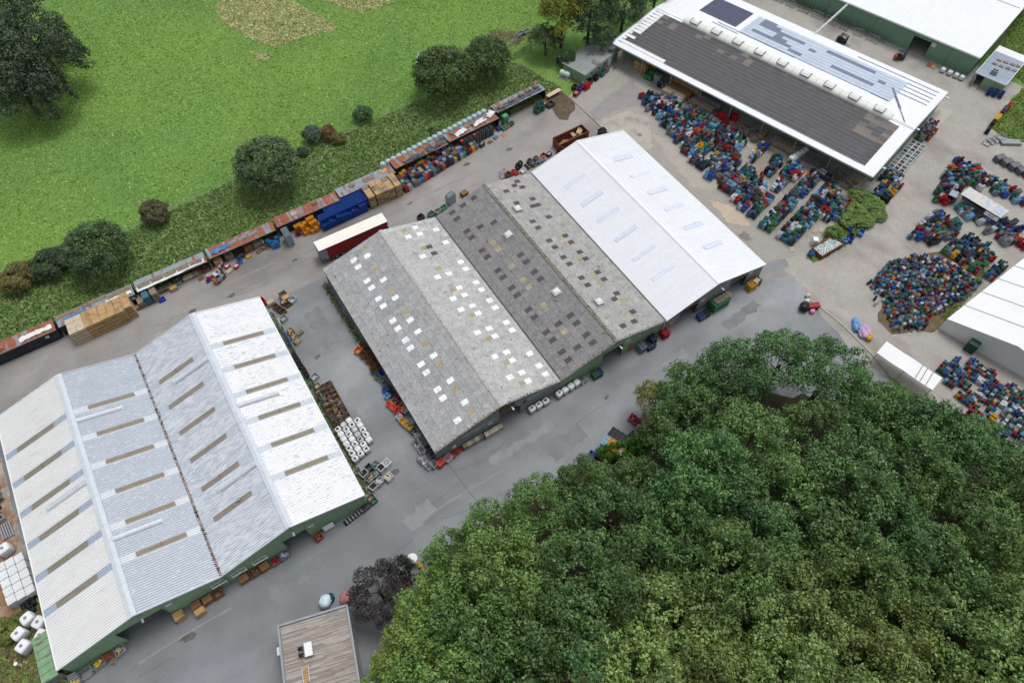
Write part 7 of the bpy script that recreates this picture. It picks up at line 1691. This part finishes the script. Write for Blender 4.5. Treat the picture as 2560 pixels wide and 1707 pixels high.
for i, (x, y, c, n) in enumerate([(29.3,.4,(150,80,50),4),(30.3,.2,(190,34,44),6),(30.9,.3,(190,34,44),6),(31.9,-.6,(180,30,40),4),(32.5,-.5,(180,30,40),4),(32.6,1.6,(190,34,44),6),(33.2,1.7,(190,34,44),6),(31.8,1.4,(120,40,50),5)]): X, Y = at_so(x, y); tower(X,Y,n,c,['brown crate tower under the eave','red crate tower under the eave, tall left','red crate tower under the eave, tall left second','red crate tower out front of the eave','red crate tower out front of the eave, second','red crate tower at the eave wall','red crate tower at the eave wall, second','maroon crate tower behind the red ones'][i],UZ,s=(1,1.7,1))
for i, (x, y, c) in enumerate([(34.4,-.4,(96,110,112)),(36.4,.8,(90,96,100)),(37.2,-.3,(170,150,140)),(38.0,1.2,(120,160,190)),(38.8,-.2,(130,120,120)),(40.0,.6,(206,130,84)),(40.2,1.8,(130,170,196)),(39.6,-1.0,(150,160,170))]): X, Y = at_so(x, y); wbox(X,Y,UZ,'boxed goods under the eave middle, %s' % ['grey green','dark grey tall','with orange base','light blue','brown grey','orange','light blue at the wall','grey low'][i],'wood_old' if i != 5 else 'wood',1.3,1.0,1.3,fill=c)
X, Y = at_so(45.5,1.2); planks(X,Y,UZ,'grey white boards piled under the eave',6.0,2.0,1.3,'wood_old')
for i in range(5): X, Y = at_so(48.6+.2*i,-1.6+1.05*i); bag(X,Y,UZ,'white foil covered bin in the diagonal row at the eave, %s' % ['outermost','second','third','fourth','innermost'][i],1.1,1.05,1.5,'foil')
for i, (x, y) in enumerate([(50.8,1.4),(52.4,1.6),(54.0,1.4),(55.6,1.2),(57.4,1.5),(59.0,1.3)]): X, Y = at_so(x, y); cage(X,Y,UZ,'cluttered metal cage under the eave end, number %s' % ['one','two','three','four','five','six'][i],1.5,1.6,1.4,fill=(110,100,88))
for i, (x, y, c) in enumerate([(55.2,-.8,(190,192,196)),(56.6,-1.0,(60,62,70)),(58.2,-.9,(120,90,70)),(60.4,-.4,(150,134,112)),(61.4,.6,(150,140,124)),(62.6,-.6,(190,200,206))]): X, Y = at_so(x, y); tub(X,Y,UZ,c,'bulky bin before the eave end, %s' % ['white foil','dark','brown','tan','tan second','pale with white pipes'][i],1.3,1.2,1.2,fill=tuple(int(v*.8) for v in c))

# ------------------------------------------------------------------ by the barrack, tank, shelter, meadow
gt = thing('gas_tank', 'pale mint gas tank on a concrete plinth beside the barrack', 'gas tank', (81.2,108.9,0), R(-62))
b = MB(); b.box(-1.6,1.6,-.9,.9,0,.12); b.build('plinth', MT['concrete'], gt)
b = MB(); n = 14; prof = [(-1.35,.05),(-1.28,.4),(-1.1,.58),(-.9,.64),(.9,.64),(1.1,.58),(1.28,.4),(1.35,.05)]
for (x0, r0), (x1, r1) in zip(prof, prof[1:]):
    for j in range(n):
        a0, a1 = 2*math.pi*j/n, 2*math.pi*(j+1)/n
        b.quad((x0,r0*math.cos(a0),1.0+r0*math.sin(a0)),(x0,r0*math.cos(a1),1.0+r0*math.sin(a1)),(x1,r1*math.cos(a1),1.0+r1*math.sin(a1)),(x1,r1*math.cos(a0),1.0+r1*math.sin(a0)))
b.build('vessel', MT['tank'], gt, smooth=True)
for x in (-.8,.8): b = MB(); b.box(x-.08,x+.08,-.4,.4,.12,.5); b.build('foot', MT['tank'], gt)
b = MB(); b.tube((.1,0,1.6),(.1,0,1.78),.2,10); b.build('valve_dome', MT['grey_metal'], gt)
bs = thing('bike_shelter', 'small curved tin bike shelter behind the barrack', 'shelter', (84.0,113.4,0), UZ)
b = MB(); k = 8
for j in range(k):
    a0, a1 = math.pi*j/k, math.pi*(j+1)/k; p0, p1 = (1.2*math.cos(a0),1.0+1.1*math.sin(a0)), (1.2*math.cos(a1),1.0+1.1*math.sin(a1))
    b.quad((p0[0],-1.4,p0[1]),(p1[0],-1.4,p1[1]),(p1[0],1.4,p1[1]),(p0[0],1.4,p0[1]))
b.build('curved_roof', MT['steel'], bs); b = MB(); b.box(-1.22,-1.16,-1.4,1.4,0,1.0); b.box(1.16,1.22,-1.4,1.4,0,1.0); b.build('side_wall', MT['grey_metal'], bs); b = MB(); b.box(-1.15,1.15,1.36,1.4,0,1.6); b.build('back_wall', MT['dark'], bs)
def bike(x, y, rz, label, col):
    t = thing('bicycle', label, 'bicycle', (x,y,0), rz)
    for sx in (-.52,.52):
        b = MB(); n = 14
        for j in range(n): a0, a1 = 2*math.pi*j/n, 2*math.pi*(j+1)/n; b.bar((sx+.33*math.cos(a0),0,.35+.33*math.sin(a0)),(sx+.33*math.cos(a1),0,.35+.33*math.sin(a1)),.045)
        b.build('wheel', MT['rubber'], t)
    b = MB(); b.bar((-.52,0,.35),(-.15,0,.85),.04); b.bar((-.15,0,.85),(.4,0,.8),.04); b.bar((.4,0,.8),(.52,0,.35),.04); b.bar((-.15,0,.85),(-.02,0,.32),.04); b.bar((-.02,0,.32),(.4,0,.75),.04); b.build('frame', MT['plastic'], t, color=S(*col))
    b = MB(); b.box(-.3,-.05,-.07,.07,.88,.95); b.build('saddle', MT['black'], t); b = MB(); b.bar((.38,-.28,1.0),(.38,.28,1.0),.04); b.build('handlebar', MT['steel'], t)
bike(92.4,105.0,.5,'light blue bicycle standing before the barrack door',(120,160,200)); bike(83.9,112.9,1.0,'bicycle parked in the curved tin shelter',(90,90,100))
for i, (x, y, c, f, lab) in enumerate([(79.6,102.2,(150,36,50),(200,200,206),'dark red bin at the dirt track end'),(80.5,102.6,(130,40,46),None,'red brown drum beside the dark red bin'),(81.2,103.2,(60,66,140),None,'blue violet crate block, front'),(82.0,103.4,(60,66,140),(40,44,90),'blue violet crate block, rear'),(82.9,103.0,(206,26,40),(190,24,36),'bright red crate block before the barrack corner'),(83.3,104.0,(210,196,176),None,'pale plank bin behind the red crates'),(80.6,104.2,(40,42,46),(60,62,66),'black bin at the grass edge'),(84.6,103.9,(36,38,42),(30,30,34),'black tall bin before the barrack, first'),(86.6,104.3,(40,42,48),(34,36,40),'black tall bin before the barrack, second'),(88.6,104.7,(40,120,112),(36,110,100),'teal crate pile before the barrack window'),(90.4,105.4,(150,120,110),(130,110,110),'mixed small bin before the barrack')]): tub(x,y,.35,c,lab,1.15,1.0,1.1 if i > 6 else .9,fill=f)
for i in range(3): tower(82.5+.5*i,102.6+.1*i,5,(206,26,40),'bright red crate tower before the barrack corner, %s' % ['first','second','third'][i],.3,s=(.8,1.8,1))
for i, (u, v) in enumerate([(1300,90),(1316,84)]):
    p = G(u, v); t = thing('water_trough', 'grey water trough in the meadow, %s' % ['left one','right one'][i], 'trough', (p.x,p.y,0), .3); b = MB(); b.box(-.9,.9,-.55,.55,0,.12); b.box(-.9,-.82,-.55,.55,.12,.8); b.box(.82,.9,-.55,.55,.12,.8); b.box(-.82,.82,-.55,-.47,.12,.8); b.box(-.82,.82,.47,.55,.12,.8); b.build('basin', MT['steel'], t); b = MB(); b.box(-.81,.81,-.46,.46,.6,.62); b.build('water', MT['glass'], t)
def gate(p, q, h, label, m, name='field_gate', rails=4, cat='gate'):
    p = Vector((p.x,p.y,0)); q = Vector((q.x,q.y,0)); t = thing(name, label, cat, p)
    d = q-p
    for f in (0,.5,1): b = MB(); b.tube(d*f,d*f+Vector((0,0,h+.1)),.06,6); b.build('post', MT[m], t)
    for i in range(rails): z = h*(i+1)/rails-.05; b = MB(); b.bar((0,0,z),(d.x,d.y,z),.05); b.build('rail', MT[m], t)
    return t
gate(G(1272,116),G(1296,100),1.1,'galvanised field gate beside the water troughs','steel')
wg = gate(G(1285,152),G(1330,124),1.9,'dark green wire mesh gate between hedge and fence','teal_dark' if 'teal_dark' in MT else MT.setdefault('teal_dark', mat('teal_dark', S(50,84,84), .6)) and 'teal_dark',rails=3)
d = Vector((G(1330,124).x-G(1285,152).x, G(1330,124).y-G(1285,152).y, 0)); b = MB()
for i in range(40): b.bar(d*(i/40)+Vector((0,0,.1)),d*(i/40)+Vector((0,0,1.85)),.02)
for i in range(10): z = .1+.18*i; b.bar(Vector((0,0,z)),d+Vector((0,0,z)),.02)
q = b.build('wire_mesh', MT['teal_dark'], wg); q['kind'] = 'stuff'
gate(G(1040,172),G(1048,142),1.2,'pale gate standing by the large dark tree','white')
# field fences
def fence(pts, label, h=1.1, m='wood_old', step=3.2, wires=3):
    t = thing('field_fence', label, 'fence', (pts[0].x,pts[0].y,0)); o = Vector((pts[0].x,pts[0].y,0))
    P = []
    for p, q in zip(pts, pts[1:]):
        n = max(1, int((q-p).length/step))
        P += [p.lerp(q, i/n) for i in range(n)]
    P.append(pts[-1])
    pm = MB(); pm.tube((0,0,0),(0,0,h),.06,6); pm = pm.mesh('post', MT[m])
    for p in P: ob('post', pm, t, (p.x-o.x,p.y-o.y,0))
    b = MB()
    for p, q in zip(P, P[1:]):
        for i in range(wires): z = h*(i+1)/wires-.06; b.bar((p.x-o.x,p.y-o.y,z),(q.x-o.x,q.y-o.y,z),.02)
    w_ = b.build('wire', MT['grey_metal'], t); w_['kind'] = 'stuff'
fence([G(*p) for p in [(-60,760),(150,655),(327,577),(610,440),(903,320),(1056,248),(1200,180)]],'long wire fence between the meadow and the verge')
fence([G(*p) for p in [(-40,345),(20,305),(60,282),(150,235)]],'field fence under the tall trees in the meadow corner',1.3,'wood_pale')
# wood edge: crate block, blobs, drum, table set
random.seed(12)
p0 = G(1555,1105)
for ix in range(4):
    for iy in range(5):
        x = 31.0; 
cb = G(1532,1120); ux = Vector((.93,.36,0)); uy = Vector((-.36,.93,0))
for ix in range(6):
    for iy in range(5):
        p = Vector((cb.x,cb.y,0))+ux*(ix*.62-1.0)+uy*(iy*.74-1.6)
        if ix < 3: c, w_ = ((216,154,40),'orange') if iy < 4 else ((150,190,222),'light blue')
        else: c, w_ = ((40,42,48),'black')
        if iy == 0 and ix in (0,1): c, w_ = (196,186,168), 'cream'
        tower(p.x,p.y,7 if ix < 3 else 6,c,'%s crate tower in the block at the wood edge, %s' % (w_, ['front','second','third','fourth','rear'][iy]+' row, '+['first','second','third','fourth','fifth','sixth'][ix]),R(21),group='crate block at the wood edge',s=(1,1.75,1))
for i, (u, v, c, lab) in enumerate([(1478,1140,(50,76,150),'blue crates beside the orange block'),(1492,1136,(56,80,150),'second blue crates beside the orange block'),(1508,1133,(200,186,160),'cream crate tray beside the hedge'),(1500,1140,(110,84,50),'brown crate tray beside the hedge'),(1592,1058,(150,60,80),'wire bin of pink bottles behind the black crates'),(1580,1048,(170,70,90),'second wire bin of pink bottles behind the black crates')]): p = G(u, v); tub(p.x,p.y,.4,c,lab,1.2,1.0,.8,fill=c)
lump = [(812,1502,'dome',(206,226,232),(30,70,84),'white and turquoise dome shaped cover behind the house roof edge'),(866,1492,'pink',(176,120,118),(60,44,44),'dusty pink covered heap beside the dark purple tree'),(2012,765,'black',(34,34,38),(34,34,38),'black covered heap at the gravel edge')]
for u, v, k_, c, c2, lab in lump:
    p = G(u, v, 1.0); t = thing('covered_heap', lab, 'covered heap', (p.x,p.y,0), random.random()); b = MB(); b.blob((0,0,.8),(.95,.8,.8),14,8,0,.14,.8); b.build('cover', MT['plastic'], t, color=S(*c), smooth=True); b = MB(); b.blob((.6,-.5,.5),(.7,.6,.55),10,6,0,.12); b.build('skirt', MT['plastic'], t, color=S(*c2), smooth=True)
p = G(2027,770); t = thing('barrel_cart', 'dark red elongated cart beside the black covered heap', 'cart', (p.x,p.y,0), R(-25)); b = MB(); b.box(-1.3,1.3,-.5,.5,.4,1.0); b.build('body', MT['red'], t)
for x in (-.8,.8):
    for y in (-.5,.5): b = MB(); b.tube((x,y-.06,.25),(x,y+.06,.25),.25,10); b.build('wheel', MT['rubber'], t)
for i, (u, v, c, lab) in enumerate([(2031,778,(230,150,190),'pink and white sack at the end of the red cart'),(2018,752,(206,224,216),'pale sack between black heap and red cart'),(2020,738,(200,196,190),'small pale sack on the gravel edge')]): p = G(u, v, .4); b = MB(); b.blob((0,0,.4),(.55,.45,.42),10,6,0,.1); tag(b.build('sack', MT['plastic'], loc=(p.x,p.y,0), color=S(*c), smooth=True), lab, 'sack')
ks = [G(2028,752),G(2060,775),G(2110,815),G(2180,885),G(2230,945)]; b = MB()
for p, q in zip(ks, ks[1:]): b.bar((p.x,p.y,.06),(q.x,q.y,.06),.35,.16)
tag(b.build('kerb', MT['concrete']), kind='structure')
for i, (u, v, c, lab) in enumerate([(2130,930,(110,160,214),'light blue tarp pile at the kerb'),(2150,955,(190,160,200),'lilac tarp pile at the kerb'),(2165,970,(210,160,60),'orange and white pile at the kerb')]):
    u, v = [(2105,805),(2150,830),(2165,850)][i]; u, v = [(2140,812),(2163,830),(2172,842)][i]
    p = G(u, v, .4); t = thing('tarp_pile', lab, 'tarp pile', (p.x,p.y,0), .8); b = MB(); b.blob((0,0,.4),(1.4 if i < 2 else .8,.6 if i == 0 else 1.0 if i == 1 else .6,.6),16,6,0,.16,.7); b.build('folds', MT['plastic'], t, color=S(*c))
t = thing('oil_drum', 'white topped green drum at the wood edge', 'drum', tuple(G(1033,1400)), 0); b = MB(); b.tube((0,0,0),(0,0,.95),.5,14); b.build('drum', MT['plastic'], t, color=S(96,160,110)); b = MB(); b.tube((0,0,.95),(0,0,1.05),.75,16); b.build('lid', MT['white'], t)
p = G(1052,1417); b = MB(); b.obox((0,0,.5),(.5,1.6,.1),(.5,0,0)); tag(b.build('orange_board', MT['plastic'], loc=(p.x,p.y,.1), rz=.3, color=S(206,156,60)), 'orange yellow board leaning beside the green drum', 'board')
for i, (u, v, c, lab) in enumerate([(1000,1438,(230,224,220),'white figure shaped garden ornament by the small dark tree'),(1018,1462,(190,40,48),'red garden ornament by the small dark tree')]):
    p = G(u, v, .6); t = thing('garden_ornament', lab, 'ornament', (p.x,p.y,0)); b = MB(); b.blob((0,0,.45),(.3,.3,.45),10,6); b.blob((0,0,1.0),(.2,.2,.22),10,6); b.build('body', MT['plastic'], t, color=S(*c), smooth=True); b = MB(); b.box(-.35,.35,-.35,.35,-.02,.06); b.build('base', MT['concrete'], t)
# furniture on the house terrace
def on_house(x, y): c, s_ = math.cos(bz), math.sin(bz); return BO.x+c*x-s_*y, BO.y+s_*x+c*y
X, Y = on_house(3.7,-4.2); t = thing('garden_table', 'white garden table on the brown roof terrace', 'table', (X,Y,BH-.05), bz); b = MB(); b.box(-.5,.5,-.85,.85,.7,.76); b.build('top', MT['white'], t)
for sx in (-.4,.4):
    for sy in (-.7,.7): b = MB(); b.box(sx-.03,sx+.03,sy-.03,sy+.03,0,.7); b.build('leg', MT['white'], t)
for i, yy in enumerate((-3.8,-4.6)):
    X, Y = on_house(2.7,yy); t = thing('garden_chair', 'grey garden chair at the white table, %s' % ['upper','lower'][i], 'chair', (X,Y,BH-.05), bz); b = MB(); b.box(-.24,.24,-.24,.24,.42,.47); b.build('seat', MT['dark'], t); b = MB(); b.box(-.26,-.22,-.24,.24,.47,.9); b.build('backrest', MT['dark'], t)
    for sx in (-.2,.2):
        for sy in (-.2,.2): b = MB(); b.box(sx-.02,sx+.02,sy-.02,sy+.02,0,.42); b.build('leg', MT['grey_metal'], t)
X, Y = on_house(2.9,-7.0); t = thing('sun_lounger', 'wooden sun lounger with pale frame on the roof terrace', 'lounger', (X,Y,BH-.05), bz)
for i in range(7): b = MB(); b.box(-.35,.35,-1.0+.29*i,-.78+.29*i,.3,.34); b.build('slat', MT['wood'], t)
b = MB(); b.bar((-.4,-1.0,.3),(-.4,1.0,.3),.05); b.bar((.4,-1.0,.3),(.4,1.0,.3),.05); b.build('frame', MT['white'], t)
for sy in (-.9,.9):
    for sx in (-.38,.38): b = MB(); b.box(sx-.03,sx+.03,sy-.03,sy+.03,0,.3); b.build('leg', MT['white'], t)
for i, (x, c) in enumerate([(3.6,(40,60,120)),(4.2,(60,50,46))]): X, Y = on_house(x,.7); tub(X,Y,bz,c,['blue crate on the road behind the flat roofed house','brown crate beside the blue one behind the house'][i],.6,.5,.5)
# grass island clutter
for i, (x, y, c, lab) in enumerate([(100.9,41.2,(30,70,170),'deep blue tub on the grass island'),(101.6,39.3,(70,116,180),'light blue skip tub tilted beside the gravel road'),(97.6,39.6,(90,140,200),'light blue crates beside the glass skip'),(98.6,39.2,(30,64,160),'blue crate pile beside the glass skip'),(99.4,39.8,(30,40,70),'navy crate pile on the grass island'),(90.0,40.8,(50,100,160),'blue crate pile before the glass skip')]): tub(x,y,.4,c,lab,1.5 if i < 2 else 1.0,1.0,.8,fill=None if i < 2 else c)
t = thing('fridge', 'white cabinet standing on the paving beside the glass skip', 'cabinet', (92.4,42.4,0), .9); b = MB(); b.box(-.5,.5,-.45,.45,.05,1.5); b.build('body', MT['white'], t); b = MB(); b.box(.505,.53,-.4,.4,.15,1.4); b.build('door', MT['grey_metal'], t)
for i, (x, y) in enumerate([(95.0,44.4),(96.2,44.0),(91.8,47.2),(88.0,43.6)]): loose_pallet(x,y,.3*i,'empty pallet on the paving by the last crate rows, %s' % ['striped one','near the shrub','in the aisle','at the row front'][i],'wood_pale')
